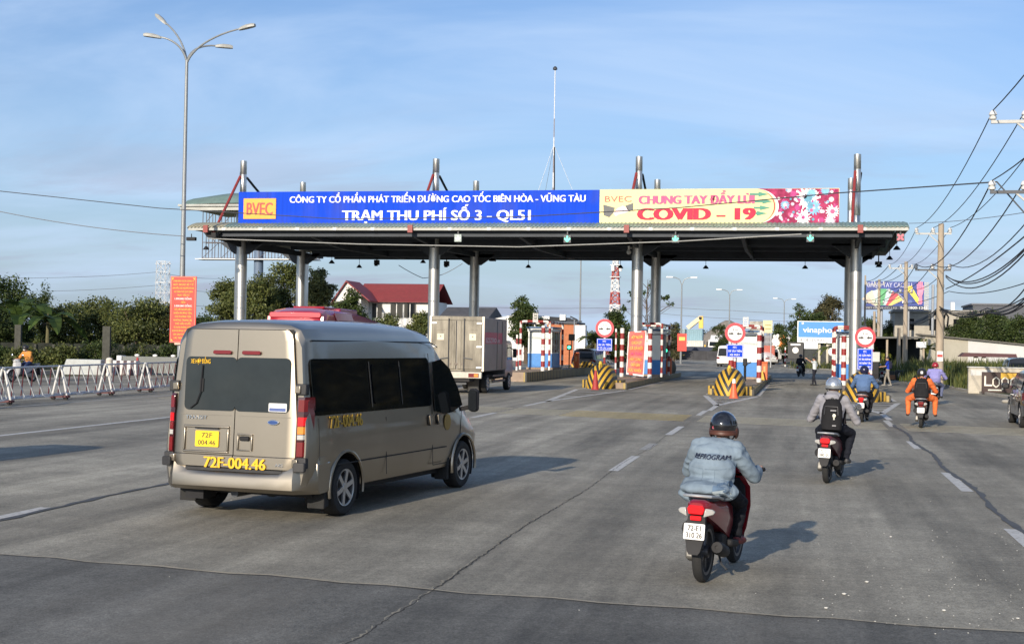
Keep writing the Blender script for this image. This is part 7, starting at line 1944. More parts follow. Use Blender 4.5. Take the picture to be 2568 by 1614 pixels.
yC = 117.0; xC = A(2270, 850, yC).x; tC, tipC = utility_pole(xC, yC, A(2272, 656, yC).z, 'utility pole with crossarms in front of the glove billboard', r=.18)
yD = 150.0; xD = A(2203, 850, yD).x; tD, tipD = utility_pole(xD, yD, A(2203, 700, yD).z, 'smaller utility pole over the left end of the glove billboard', r=.17)
for px, Y, yt, lab in ((2192, 140, 780, 'bare short concrete pole left of the dark shed'), (2254, 112, 822, 'short pale concrete post in front of the dark shed'), (2168, 100, 690, 'slim pole close to the right of the rightmost column')):
    p = A(px, 850, Y); utility_pole(p.x, Y, A(px, yt, Y).z, lab, False, .15 if px != 2168 else .07)
nm = ('outer', 'middle', 'inner')
for i in range(6):
    lv = 'upper' if i < 3 else 'lower'
    a, b, c, d = tipA[i], tipB[i], tipC[i], tipD[i]
    wire([(a[0] + (a[0] - b[0]) * .9, a[1] - (b[1] - a[1]) * .9, a[2] + .3), a], .017, '%s %s cable running from the nearest pole out over the camera' % (lv, nm[i % 3]), sag=.55)
    wire([a, b], .017 if i < 3 else .021, '%s %s cable between the nearest pole and the tall pole' % (lv, nm[i % 3]), sag=.62 if i < 3 else 1.0)
    wire([b, c], .017 if i < 3 else .021, '%s %s cable between the tall pole and the billboard pole' % (lv, nm[i % 3]), sag=.5)
    wire([c, d], .03, '%s %s cable beyond the billboard pole' % (lv, nm[i % 3]), sag=.35)
# low bundles
bz = A(2365, 772, yB).z
p0, p1 = A(2580, 735, 52), Vector((xB, yB, bz)); p2 = A(2282, 808, 112)
mid = A(2480, 778, 62)
for k in range(6):
    o = Vector((rnd.uniform(-.08, .08), 0, rnd.uniform(-.13, .13)))
    wire([p0 + o * 2, mid + o, p1 + o, p2 + o], .026, '%s strand of the thick black cable bundle sagging to the tall pole' % ('topmost', 'second', 'third', 'fourth', 'fifth', 'lowest')[k], sag=.1 + .06 * k)
for k, (ya, yb, s) in enumerate(((588, 724, .2), (618, 692, .7), (630, 695, .9), (622, 690, .8))):
    wire([A(2575, ya, 50), A(2372, yb, yB)], .028, ('straight service cable crossing behind the tall pole', 'top of three service cables at the middle of the tall pole', 'lowest of three service cables at the middle of the tall pole', 'middle of three service cables at the middle of the tall pole')[k], sag=s)
wire([A(2575, 708, 55), A(2380, 730, yB), A(2250, 760, 110)], .02, 'thin drop cable passing the tall pole above the bundle', sag=.25)
# long cables across the road in front of the canopy
wire([A(-30, 476, 66), A(400, 522, 66), A(850, 549, 64), A(1300, 544, 60), A(1700, 521, 56), A(2100, 484, 51), A(2500, 456, yA + .3), Vector((xA - .2, yA, hB - 3.3))], .022, 'dark cable slung across the road in front of the station signs', n=3)
wire([A(-30, 524, 68), A(460, 592, 68)], .022, 'thin cable meeting the left end of the canopy', sag=.2, m=gw)
wire([A(520, 598, 72), A(900, 612, 71), A(1300, 619, 70), A(1700, 605, 68), A(2010, 587, 66)], .028, 'pale cable hanging in front of the dark soffit', m=M('cable_pale', (.34, .34, .32), .6), n=4)
wire([A(2280, 560, 76), A(2575, 532, 60)], .015, 'thin cable leaving the right end of the canopy roof', sag=.1, m=gw)

# ------------------------------------------------------------------ verge: weeds, bin, low wall, debris
g = np.random.default_rng(5)
vp = []
reg = [(2150, 2568, 905, 975, 7500), (2100, 2330, 905, 940, 1400), (1905, 2110, 898, 928, 900)]
V, Fc = [], []
for x0, x1, y0, y1, n in reg:
    for i in range(n):
        px, py = g.uniform(x0, x1), g.uniform(y0, y1); p = G(px, min(max(py, 906), 985), .1)
        e = 8.45 if p.y < 89 else 6.6 if p.y < 110 else 4.0 if p.y < 140 else -1.2
        if p.x < e + .4 or p.y > 190 or (p.y < 78 and p.x > 8): continue
        h = g.uniform(.4, 1.35) * (1.25 if g.random() < .15 else 1) * (1.0 if px > 2200 else .7) * min(1, .35 + (p.x - e) * .4)
        for b in range(9):
            a = g.uniform(0, 2 * pi); q = p + Vector((g.normal() * .28, g.normal() * .28, 0)); ln = Vector((cos(a), sin(a), 0)) * h * g.uniform(.1, .5); w = Vector((-sin(a), cos(a), 0)) * g.uniform(.02, .05); hh = h * g.uniform(.6, 1.1)
            o = len(V); V += [q - w, q + w, q + ln * .5 + w * .8 + Vector((0, 0, hh * .62)), q + ln * .5 - w * .8 + Vector((0, 0, hh * .62)), q + ln + Vector((0, 0, hh))]
            Fc += [[o, o + 1, o + 2, o + 3], [o + 3, o + 2, o + 4]]
me = bpy.data.meshes.new('weeds'); me.from_pydata([tuple(v) for v in V], [], Fc); me.materials.append(MLEAF('weed_blade', (.085, .125, .042), .5, .3))
o = bpy.data.objects.new('weeds', me); COL.objects.link(o); stuff(tag(o, 'tall dry green weeds covering the verge right of the road', 'weeds'))
t = thing('low_shrubs', (0, 0, 0), 'leafy scrub growing through the weeds below the pale wall', 'scrub')
bl = []
for i in range(26):
    p = G(g.uniform(2180, 2568), g.uniform(908, 925), 0); bl.append(((p.x, p.y, .7), (g.uniform(.7, 1.6), .8, g.uniform(.4, 1.0))))
stuff(leafcloud('scrub_leaves', bl, 9000, .22, leaf_l, t, 9, .35)); bl2 = None
p = G(2369, 957); t = thing('rubbish_bin', (p.x, p.y, 0), 'dark green wheeled rubbish bin at the foot of the tall pole', 'bin')
bg_ = M('bin_green', (.012, .09, .055), .5)
MB().loft([[(s * w, q * w * 1.1, z) for s, q in ((1, 1), (-1, 1), (-1, -1), (1, -1))] for z, w in ((.1, .28), (1.0, .36))]).obj('body', bg_, t, bevel=.03); MB().bb(-.40, .40, -.44, .44, 1.0, 1.08).obj('lid', bg_, t, bevel=.03)
for s in (-1, 1): MB().cyl((s * .28, .3, .1), (s * .34, .3, .1), .1, n=12).obj('wheel', rubber, t)
MB().bb(-.15, .15, -.40, -.385, .5, .7).obj('pale_mark', M('bin_mark', (.12, .3, .22), .6), t, smooth=0)
# low wall with signboard leaning on it
a, b = G(2428, 986), G(2526, 993)
t = thing('low_wall', (a.x, a.y, 0), 'short chipped cream wall by the road with a dark signboard leaning on it', 'wall')
L = 3.4
MB().bb(0, L, 0, .35, 0, 1.30).obj('masonry', M('cream_plaster', (.50, .46, .38), .85, var=.15, sc=2, dirt=.35), t, bevel=.03)
MB().bb(-.05, L + .05, -.05, .4, 1.30, 1.36).obj('coping', M('white_lime', (.6, .6, .58), .85, dirt=.3), t, bevel=.02)
MB().bb(.1, 1.2, -.012, -.002, .92, 1.2).obj('paint_patch', MATS['white_lime'], t, smooth=0)
a2 = G(2460, 988)
t = thing('signboard', (a2.x, a2.y - .25, 0), 'dark brown signboard with pale angular letters standing against the low cream wall', 'sign')
MB().bb(0, 2.3, 0, .06, .05, 1.12).obj('board', M('board_brown', (.045, .025, .022), .6), t, bevel=.01)
MB().bb(.9, 2.0, -.008, -.001, .80, 1.08).obj('yellow_panel', M('board_yellow', (.72, .42, .05), .6), t, smooth=0)
lb = MB(); lb.bb(.12, .2, -.016, -.001, .42, .92); lb.bb(.2, .5, -.016, -.001, .42, .5); lb.bb(.3, 1.0, -.016, -.001, .2, .26); lb.bb(.95, 1.01, -.016, -.001, .2, .45)
for k in range(4):
    cx = .68 + .42 * k
    for i in range(6):
        a0, a1 = R(60 * i + 30), R(60 * i + 90); lb.bar((cx + .17 * cos(a0), -.009, .62 + .25 * sin(a0)), (cx + .17 * cos(a1), -.009, .62 + .25 * sin(a1)), .055, .014, up=(0, 1, 0))
lb.obj('lettering', M('board_letters', (.75, .72, .62), .6), t, smooth=0)
p = A(2275, 948, 100)
t = thing('debris_wall', (p.x, 100, 0), 'low dark stone edging with scraps and rubbish along the weeds behind the man in blue', 'low wall')
for k in range(9): MB().bb(-5 + 1.05 * k, -4 + 1.05 * k, 0, .5, .0, .62 + .1 * sin(k * 2.1)).obj('edging_block', M('dark_block', (.05, .055, .055), .9, var=.4, sc=3), t, bevel=.04)
sc_ = [M('scrap_brown', (.28, .14, .07), .8), M('scrap_grey', (.34, .34, .33), .8), M('scrap_pale', (.5, .5, .47), .8)]
for k in range(14): o = MB().box((-4.8 + .62 * k, -.2, .2 + .1 * (k % 3)), (rnd.uniform(.2, .6), .2, rnd.uniform(.15, .4)), Matrix.Rotation(rnd.uniform(-.5, .5), 3, 'Y')).obj('scrap', sc_[(k * 7) % 3] if k != 3 else sc_[0], t, bevel=.02)

# ------------------------------------------------------------------ buildings and signs right of the road
a, b, c = A(2300, 838, 134), A(2428, 850, 137), A(2600, 867, 141)
t = thing('compound_wall', (a.x, a.y, 0), 'long pale compound wall behind the weeds, its right half whiter', 'wall')
for (p, q, m, nme) in ((a, b, M('cream_wall', (.52, .48, .38), .85, var=.12, sc=.5, dirt=.3), 'wall_section'), (b, c, M('white_wall', (.72, .71, .68), .85, var=.06, sc=.4, dirt=.12), 'wall_section')):
    u0, u1 = Vector((p.x - a.x, p.y - a.y, 0)), Vector((q.x - a.x, q.y - a.y, 0)); d = (u1 - u0).normalized(); nn = Vector((-d.y, d.x, 0)) * .2
    MB().add([u0, u1, u1 + Vector((0, 0, q.z)), u0 + Vector((0, 0, p.z)), u0 + nn, u1 + nn, u1 + nn + Vector((0, 0, q.z)), u0 + nn + Vector((0, 0, p.z))], [[0, 1, 2, 3], [7, 6, 5, 4], [3, 2, 6, 7], [0, 3, 7, 4], [1, 5, 6, 2]]).obj(nme, m, t, smooth=0)
    MB().bar(u0 + Vector((0, 0, p.z)), u1 + Vector((0, 0, q.z)), .5, .14).obj('coping', M('coping_dark', (.16, .15, .13), .9), t, smooth=0)
p = A(2478, 888, 130); t = thing('shelter', (p.x, 130, 0), 'small brown roofed shelter on white pillars before the pale wall', 'shelter')
MB().slab([(-2.4, 0), (2.5, 0), (2.4, .32), (-2.0, .36)], lambda u, v, d: Vector((u, d, v + p.z - .25)), 2.5).obj('roof', M('shelter_roof', (.10, .045, .05), .8), t, smooth=0)
for x in (-1.0, -.3, 2.0): MB().bb(x - .17, x + .17, .3, .65, 0, p.z - .25).obj('pillar', MATS['white_wall'], t, smooth=0)
p = A(2520, 782, 190); t = thing('grey_building', (p.x, 190, 0), 'flat roofed slate grey building behind the trees at the right edge', 'building')
MB().bb(-4.0, 12, 0, 12, 0, A(2500, 765, 190).z).obj('wall', M('slate_cladding', (.085, .09, .105), .7, var=.08, stretch=(6, 1, .1)), t, smooth=0); MB().bb(-4.2, 12.2, -.2, 12.2, A(2500, 765, 190).z, A(2500, 761, 190).z).obj('parapet', M('parapet_grey', (.14, .145, .16), .7), t, smooth=0)
MB().bb(-6.6, -6.1, 2, 2.5, 0, A(2445, 757, 190).z).obj('pipe', white, t, smooth=0)
p = A(2350, 810, 175); t = thing('beige_building', (p.x, 175, 0), 'beige flat roofed building behind the billboard and tall pole', 'building')
zt = A(2340, 783, 175).z
MB().bb(-5, 6.5, 0, 9, 0, zt).obj('wall', M('beige_render', (.40, .37, .31), .85, var=.1, dirt=.25), t, smooth=0); MB().bb(-5.2, 6.7, -.2, 9.2, zt, zt + .3).obj('parapet', conc, t, smooth=0)
for x in (-3.2, -.4, 2.4, 5): MB().bb(x - .5, x + .5, -.04, .02, zt - 2.2, zt - .8).obj('window', glass, t, smooth=0)
p = A(2246, 880, 118); t = thing('dark_shed', (p.x, 118, 0), 'open fronted dark shed with a flat tin roof right of the rightmost column', 'shed')
wl_, zt = 2.3, A(2246, 848, 118).z
MB().slab([(-wl_, zt - .05), (wl_, zt + .05), (wl_, zt + .17), (-wl_, zt + .1)], lambda u, v, d: Vector((u, d - .6, v)), 6).obj('roof', M('tin_dark', (.11, .11, .105), .6), t, smooth=0)
MB().bb(-wl_, wl_, 4.5, 4.7, 0, zt).obj('back_wall', M('shed_dark', (.022, .024, .022), .9), t, smooth=0)
for x in (-2.2, -.7, .8, 2.2): MB().bb(x - .08, x + .08, -.3, -.14, 0, zt).obj('post', polem, t, smooth=0)
MB().bb(-wl_, wl_, .2, .24, .6, .68).obj('rail', galv, t, smooth=0)
MB().bb(1.6, 2.4, -.5, -.4, zt - .75, zt - .25).obj('air_unit', boothwhite, t, bevel=.03)

# phone shop
Ys = 150; x0, x1 = A(2002, 830, Ys).x, A(2121, 830, Ys).x; z0, z1, zm = A(2060, 860, Ys).z, A(2060, 807, Ys).z, A(2060, 846, Ys).z
cx = (x0 + x1) / 2
t = thing('phone_shop', (cx, Ys, 0), 'small dark phone shop below the blue vinaphone sign', 'shop')
MB().bb(x0 - cx - .4, x1 - cx + .8, .3, 6, 0, z0 - .05).obj('wall', M('shop_dark', (.04, .045, .045), .8, var=.3), t, smooth=0)
for f in (.02, .45, .62, .98): MB().bb(x0 - cx + (x1 - x0) * f - .12, x0 - cx + (x1 - x0) * f + .12, .0, .3, 0, z0 - .05).obj('pillar', M('shop_cream', (.5, .46, .36), .8), t, smooth=0)
MB().slab([(.0, z0 + .3), (1.2, z0 + 1.0), (2.4, z0 + .3)], lambda u, v, d: Vector((u + (x1 - x0) * .1, .1 + d, v - .55)), 3).obj('gable', M('shop_gable', (.62, .55, .4), .8), t, smooth=0)
MB().bb((x1 - x0) * .14, (x1 - x0) * .30, -.03, .05, z0 - 1.9, z0 - .2).obj('black_poster', ink, t, smooth=0); MB().sph(((x1 - x0) * .22, -.06, z0 - .9), (.42, .04, .45), 14, 9).obj('white_fruit_mark', white, t)
s = thing('shop_sign', (cx, Ys - .3, 0), 'blue vinaphone sign with white lower strip over the small phone shop', 'sign')
MB().bb(x0 - cx, x1 - cx, -.05, .05, zm, z1).obj('blue_panel', M('phone_blue', (.05, .25, .66), .45, var=.05), s, smooth=0); MB().bb(x0 - cx, x1 - cx, -.06, .04, z0, zm).obj('white_panel', M('panel_white', (.74, .76, .76), .5), s, smooth=0)
MB().bb(x0 - cx - .1, x0 - cx, -.07, .06, z0, z1 + .08).obj('frame', white, s, smooth=0); MB().bb(x0 - cx, x1 - cx, -.07, .06, z1, z1 + .08).obj('frame', white, s, smooth=0)
txt(MB(), 'vinaphone', (0, -.055, (zm + z1) / 2 - .0), (1, 0, 0), (0, 0, 1), w=(x1 - x0) * .80, h=.62, t=.02, bold=.02).obj('lettering', white, s, smooth=0)
txt(MB(), 'ĐTDĐ TIẾN PHÁT', (-(x1 - x0) * .2, -.065, (z0 + zm) / 2), (1, 0, 0), (0, 0, 1), w=(x1 - x0) * .5, h=.26, t=.01).obj('lettering', M('ink_grey', (.12, .13, .2), .6), s, smooth=0)
MB().sph((x0 - cx + .45, -.06, z1 - .18), (.12, .02, .12), 8, 6).obj('logo_drop', white, s)
for f in (.1, .9): MB().bb(x0 - cx + (x1 - x0) * f - .06, x0 - cx + (x1 - x0) * f + .06, .05, .2, 0, z1).obj('leg', galv, s, smooth=0)
p = A(1995, 876, 143); t = thing('apple_sign', (p.x, 143, 0), 'small black sign with a white fruit mark on a pole left of the phone shop', 'sign')
zc = p.z; MB().bb(-.78, .78, -.06, .06, zc - .95, zc + .75).obj('board', ink, t, bevel=.02); MB().sph((0, -.09, zc - .08), (.32, .03, .32), 14, 8).obj('white_fruit_mark', white, t); MB().bb(-.5, .5, -.07, -.061, zc + .42, zc + .58).obj('print_band', white, t, smooth=0); MB().bb(.62, .78, -.05, .05, 0, zc - .95).obj('pole', galv, t, smooth=0)
MB().bb(.85, 2.2, -.05, .05, zc + .1, zc + .85).obj('white_board', MATS['panel_white'], t, smooth=0)

# glove billboard
Yb = 170; x0, x1 = A(2172, 745, Yb).x, A(2317, 745, Yb).x; x2 = A(2329, 745, Yb).x
z0, z1 = A(2250, 776, Yb).z, A(2250, 706, Yb).z; bx = (x0 + x1) / 2
t = thing('billboard', (bx, Yb, 0), 'dark blue billboard with yellow and pink gloves and a fan of tubes behind the poles', 'billboard')
MB().bb(x0 - bx, x1 - bx, -.1, .1, z0, z1).obj('board', M('board_navy', (.022, .05, .26), .5, var=.25, sc=.4), t, smooth=0)
for x in (-4.6, -1.5, 1.6, 4.4): MB().cyl((x, .5, 0), (x, .5, z1 - .3), .17, n=10).obj('leg', galv, t)


def bp(pts, m, name, off=0.):
    MB().slab(pts, lambda u, v, d: Vector((A(u, v, Yb).x - bx, -.105 - off - d, A(u, v, Yb).z)), .03).obj(name, m, t, smooth=0)


for k in range(17): MB().bb(x1 - bx, x2 - bx, -.1, .1, z0 + (z1 - z0) * k / 17, z0 + (z1 - z0) * (k + .5) / 17).obj('edge_slat', M('slat_cream', (.5, .47, .4), .7), t, smooth=0)
bp([(2276, 719), (2283, 717), (2289, 723), (2300, 742), (2304, 748), (2304, 764), (2298, 758), (2288, 744), (2277, 731), (2273, 726)], M('glove_yellow', (.80, .62, .08), .5, var=.1), 'yellow_glove')
for x, y in ((2275, 719), (2279, 717), (2284, 716)): bp([(x, y), (x + 3, y), (x + 5, y + 10), (x + 1, y + 10)], MATS['glove_yellow'], 'glove_finger', .005)
gpk = M('glove_pink', (.72, .22, .34), .5, var=.25, sc=2)
bp([(2301, 724), (2315, 724), (2315, 733), (2312, 742), (2313, 758), (2310, 763), (2302, 762), (2304, 744), (2300, 735)], gpk, 'pink_glove', .01)
for x, y0 in ((2299, 712), (2303, 707), (2307, 705.5), (2311, 707), (2314, 716)): bp([(x, y0), (x + 3, y0), (x + 3, 727), (x, 727)], gpk, 'glove_finger', .012)
fan = ((2167, 744, (.55, .45, .35)), (2180, 732, (.60, .66, .45)), (2196, 727, (.5, .62, .6)), (2215, 724, (.10, .38, .16)), (2232, 727, (.45, .62, .6)), (2246, 734, (.50, .06, .09)), (2259, 746, (.68, .52, .16)))
for i, (x, y, c) in enumerate(fan):
    d = Vector((x - 2214, y - 790)); nrm_ = Vector((-d.y, d.x)).normalized() * 8.5; e = Vector((2214, 790)) + d * .38
    bp([(x - nrm_.x, y - nrm_.y), (x + nrm_.x, y + nrm_.y), (e.x + nrm_.x * .75, min(766, e.y + nrm_.y * .75)), (e.x - nrm_.x * .75, min(766, e.y - nrm_.y * .75))], M('tube_%d' % i, c, .5, var=.25, sc=1.5), 'tube', .002 * i)
bp([(2172, 767), (2317, 767), (2317, 776), (2172, 776)], M('board_base', (.02, .03, .06), .6), 'base_strip')
q = A(2290, 771.5, Yb); txt(MB(), 'Tel: 1800-1241', (q.x - bx, -.14, q.z), (1, 0, 0), (0, 0, 1), w=3.1, h=.3, t=.02, bold=.02).obj('lettering', white, t, smooth=0)
q = A(2210, 771.5, Yb); txt(MB(), 'VIET GLOVE CO.,LTD', (q.x - bx, -.14, q.z), (1, 0, 0), (0, 0, 1), w=3.6, h=.22, t=.02).obj('lettering', M('letter_grey', (.4, .4, .42), .5), t, smooth=0)
q = A(2230, 714, Yb); txt(MB(), 'GĂNG TAY CAO SU', (q.x - bx, -.11, q.z), (1, 0, 0), (0, 0, 1), w=5.2, h=.55, t=.02, bold=.03).obj('lettering', M('letter_lilac', (.45, .46, .60), .5), t, smooth=0)
for x, m in ((2268, white), (2282, M('seal_blue', (.08, .13, .33), .5))): q = A(x, 757, Yb); MB().cyl((q.x - bx, -.1, q.z), (q.x - bx, -.13, q.z), .26, n=16).obj('seal', m, t)

# trees on the right
gr = 'trees beyond the right verge'
tree(2075, 175, 742, 95, 'rounded olive grey tree above the vinaphone sign', leaf_g, 71, 6500, .40, .15, gr, 'roadside_tree')
tree(2035, 160, 775, 90, 'dark dense tree left behind the vinaphone sign', leaf_d, 73, 5000, .36, .1, gr, 'roadside_tree')
# feathery conifer
p = A(2003, 880, 168); t = thing('conifer', (p.x, 168, 0), 'feathery dark conifer with drooping tiers left of the vinaphone sign', 'tree', gr)
h = A(2003, 762, 168).z; MB().tube([(0, 0, 0), (.1, 0, h * .5), (0, 0, h)], [.22, .14, .03], 8).obj('trunk', bark, t)
bl = []
for k in range(34):
    f = k / 34; z = h * (.18 + .8 * f); rr = 2.7 * (1 - f) ** .8 + .15; a = k * 2.4; bl.append(((rr * .62 * cos(a), rr * .62 * sin(a), z + .2), (rr * .5, rr * .5, .22)))
leafcloud('crown', bl, 5500, .38, leaf_d, t, 15, .18, .3)
for i, (px, Y, yt, w, lab) in enumerate(((2420, 170, 788, 110, 'dense green tree behind the pale wall right of the tall pole'), (2495, 165, 786, 120, 'dense green tree before the slate grey building'), (2560, 160, 790, 110, 'dense green tree at the right frame edge behind the wall'), (2340, 180, 815, 70, 'small tree left of the tall pole above the pale wall'), (2180, 185, 790, 80, 'tree below the left part of the glove billboard'), (2228, 178, 800, 70, 'dark tree between the poles below the billboard'))):
    tree(px, Y, yt, w, lab, leaf_d if i not in (3,) else leaf_g, 81 + i, 6000 if i < 3 else 3000, .36, .1, gr, 'roadside_tree')
for i, (px, Y, pyb, yt, lab) in enumerate(((2232, 124, 890, 806, 'bright banana plant over the dark shed roof'), (2200, 122, 890, 818, 'banana plant with broad leaves right beside the rightmost column'), (2096, 140, 900, 822, 'banana plant drooping across the right end of the vinaphone sign'), (2320, 126, 890, 815, 'banana plant left of the tall utility pole'))):
    p = A(px, pyb, Y); banana((p.x, Y, 0), A(px, yt, Y).z, lab, 21 + i, 8, MLEAF('banana_leaf_bright', (.13, .17, .035), trans=.35))

# ------------------------------------------------------------------ middle distance
white_wall = MATS['white_wall']
# red roofed house
Yh = 185; xl, xr = A(900, 760, Yh).x, A(1080, 760, Yh).x; cx = (xl + xr) / 2
zr, ze = A(960, 708, Yh).z, A(960, 754, Yh).z
t = thing('red_roofed_house', (cx, Yh, 0), 'white house with a red tiled roof behind the second toll column', 'house')
rt = M('red_roof_tile', (.19, .018, .022), .6, var=.15, sc=2)
MB().bb(xl - cx, xr - cx, 0, 9, 0, ze).obj('wall', white_wall, t, smooth=0)
rf = MB(); n = 16
for k in range(n):   # overlapping courses of tiles
    f0, f1 = k / n, (k + 1) / n; y0, y1 = -.8 + 5.3 * f0, -.8 + 5.3 * f1; za, zb = ze - .15 + (zr - ze + .15) * f0, ze - .15 + (zr - ze + .15) * f1
    rf.add([(xl - cx - .7, y0, za + .08), (xr - cx + .7, y0, za + .08), (xr - cx + .7, y1, zb + .02), (xl - cx - .7, y1, zb + .02), (xl - cx - .7, y0, za - .04), (xr - cx + .7, y0, za - .04)], [[0, 1, 2, 3], [4, 5, 1, 0]])
rf.obj('roof_slope', rt, t, smooth=0)
MB().add([(xl - cx - .7, 4.5, zr), (xr - cx + .7, 4.5, zr), (xr - cx + .7, 9.8, ze - .15), (xl - cx - .7, 9.8, ze - .15)], [[0, 1, 2, 3]]).obj('roof_slope', rt, t, smooth=0)
gx0, gx1 = A(855, 760, Yh - 4).x - cx, A(905, 760, Yh - 4).x - cx; zg = A(866, 703, Yh - 4).z
MB().slab([(gx0 - 1.0, ze - .3), (gx1, ze - .3), (gx1, ze + 1), ((gx0 + gx1) / 2 - .6, zg - .25)], lambda u, v, d: Vector((u, -4 + d, v)), 4).obj('gable', white_wall, t, smooth=0)
for p_, q_ in (((gx0 - 1.5, ze - .7), ((gx0 + gx1) / 2 - .6, zg)), (((gx0 + gx1) / 2 - .6, zg), (gx1 + 1.4, ze - .1))): MB().slab([(p_[0], p_[1]), (q_[0], q_[1]), (q_[0], q_[1] - .22), (p_[0], p_[1] - .22)], lambda u, v, d: Vector((u, -4.5 + d, v)), 6).obj('gable_roof', rt, t, smooth=0)
MB().bb(gx0 - 1, gx1, -3.9, 0, 0, ze - .3).obj('wing_wall', white_wall, t, smooth=0)
for a_, b_ in ((934, 958), (980, 1010), (1014, 1043)):
    u0, u1 = A(a_, 775, Yh).x - cx, A(b_, 775, Yh).x - cx; v0, v1 = A(a_, 798, Yh).z, A(a_, 760, Yh).z
    w = MB().bb(u0 - .08, u1 + .08, -.05, .02, v0, v1).obj('window', M('window_frame_grey', (.35, .36, .36), .5), t, smooth=0); MB().bb(u0, u1, -.07, -.051, v0 + .1, v1 - .08).obj('pane', glass, w, smooth=0); MB().bb((u0 + u1) / 2 - .05, (u0 + u1) / 2 + .05, -.09, -.071, v0, v1).obj('mullion', white, w, smooth=0)
# other buildings
def block(px0, px1, pyt, Y, label, m, depth=6, roof=None, name='building', zb=0., pitch=0., cat='building', overhang=.25):
    x0, x1 = A(px0, pyt, Y).x, A(px1, pyt, Y).x; c = (x0 + x1) / 2; zt = A((px0 + px1) / 2, pyt, Y).z
    t = thing(name, (c, Y, 0), label, cat)
    MB().bb(x0 - c, x1 - c, 0, depth, zb, zt - pitch).obj('wall', m, t, smooth=0)
    if roof:
        if pitch: MB().add([(x0 - c - overhang, -overhang, zt - pitch), (x1 - c + overhang, -overhang, zt - pitch), (x1 - c + overhang, depth / 2, zt), (x0 - c - overhang, depth / 2, zt), (x0 - c - overhang, depth, zt - pitch), (x1 - c + overhang, depth, zt - pitch)], [[0, 1, 2, 3], [3, 2, 5, 4], [0, 3, 4], [1, 5, 2]]).obj('roof', roof, t, smooth=0)
        else: MB().bb(x0 - c - overhang, x1 - c + overhang, -overhang, depth + overhang, zt, zt + .2).obj('roof', roof, t, smooth=0)
    return t


gr_roof = M('old_grey_roof', (.075, .075, .08), .85, var=.3, sc=1.5, dirt=.3)
block(1098, 1215, 767, 170, 'old building with a weathered dark grey roof behind the truck box', M('grey_render', (.22, .21, .2), .85, dirt=.3), 12, gr_roof, pitch=1.9)
t = thing('white_gable_shed', (A(1268, 800, 165).x, 165, 0), 'white low pitched gable end left of the round tree', 'building')
za = A(1262, 800, 165).z; zb_ = A(1292, 786, 165).z
MB().slab([(-3.0, 0), (3.4, 0), (3.4, zb_ - .1), (1.6, zb_), (-3.0, za - .3)], lambda u, v, d: Vector((u, d, v)), 8).obj('gable_wall', white_wall, t, smooth=0)
ob = M('orange_brick', (.42, .15, .07), .85, var=.15, sc=2)
t = block(1372, 1442, 812, 140, 'orange brick wall behind the red and white booth frame', ob, 5, gr_roof)
zt = A(1400, 812, 140).z
mb = MB()
for r_ in range(30):
    for c_ in range(12):
        x = -1.5 + c_ * .27 + (.13 if r_ % 2 else 0)
        mb.bb(x, x + .25, -.02, .0, zt - 4.2 + r_ * .14, zt - 4.2 + r_ * .14 + .115)
stuff(mb.obj('brick_course', M('brick_face', (.46, .17, .08), .85, var=.2, sc=3), t, smooth=0))
t = block(1441, 1468, 815, 138, 'tall plain white wall panel right of the orange brick wall', white_wall, 1)
t = thing('roof_pipes', (A(1400, 805, 142).x, 142, A(1400, 812, 142).z + .2), 'rusty pipes and boxes on the roof edge of the orange brick building', 'pipes')
for k in range(4): MB().cyl((-2.6 + k * .3, .5, .12 + .14 * k), (2.4 - k * .4, .8, .1 + .10 * k), .07, n=6).obj('pipe', dkmetal, t)
MB().bb(.1, .7, .3, .8, .2, .8).obj('tank', white, t, smooth=0); MB().bb(-1.8, -1.0, .3, .8, .3, .6).obj('box', white, t, smooth=0)
p = A(1440, 830, 120); t = thing('floodlight', (p.x, 120, 0), 'slim pole with a dark floodlight right of the orange brick wall', 'floodlight')
zz_ = A(1440, 797, 120).z; MB().cyl((0, 0, 0), (0, 0, zz_), .05, n=8).obj('pole', galv, t); MB().bar((-.35, -.1, zz_ + .12), (.28, -.1, zz_ - .16), .2, .1).obj('head', black, t, smooth=0)
tree(1322, 140, 757, 105, 'round dark tree behind the booth right of the truck', leaf_d, 91, 6500, .40, .1, None, 'roadside_tree')
p = A(1494, 870, 118); banana((p.x, 118, 0), A(1494, 787, 118).z, 'banana plant with upright leaves left of the round sign and tower', 33, 9, MLEAF('banana_leaf_mid', (.09, .13, .04), trans=.3))
tree(1550, 125, 778, 75, 'dark pointed tree behind the round sign left of the red banner', leaf_d, 93, 4500, .34, .05, None, 'roadside_tree')
tree(1493, 122, 830, 50, 'small brown dry bush below the upright banana leaves', leaf_g, 94, 1500, .25, .02, None, 'bush')
# bare branched tree between the columns
p = A(1622, 880, 120); t = thing('sparse_tree', (p.x, 120, 0), 'thin sparse tree with bare twigs between the banner column and its rear column', 'tree')
mb = MB(); h = A(1622, 700, 120).z; q = random.Random(4); mb.tube([(0, 0, 0), (.1, 0, h * .4), (-.1, 0, h * .7), (0, 0, h)], [.12, .09, .06, .02], 6); bl = []
for k in range(22):
    z = h * q.uniform(.35, .95); a = q.uniform(0, 2 * pi); L = (h - z) * .5 + .4; e = (L * cos(a), L * sin(a), z + L * .8); mb.tube([(0, 0, z), (e[0] * .5, e[1] * .5, z + L * .5), e], [.035, .025, .01], 5); bl.append((e, (.25, .25, .18)))
mb.obj('trunk', bark, t); leafcloud('crown', bl + [((0, 0, h * .38), (1.0, 1.0, .5))], 900, .26, leaf_d, t, 5, .12)
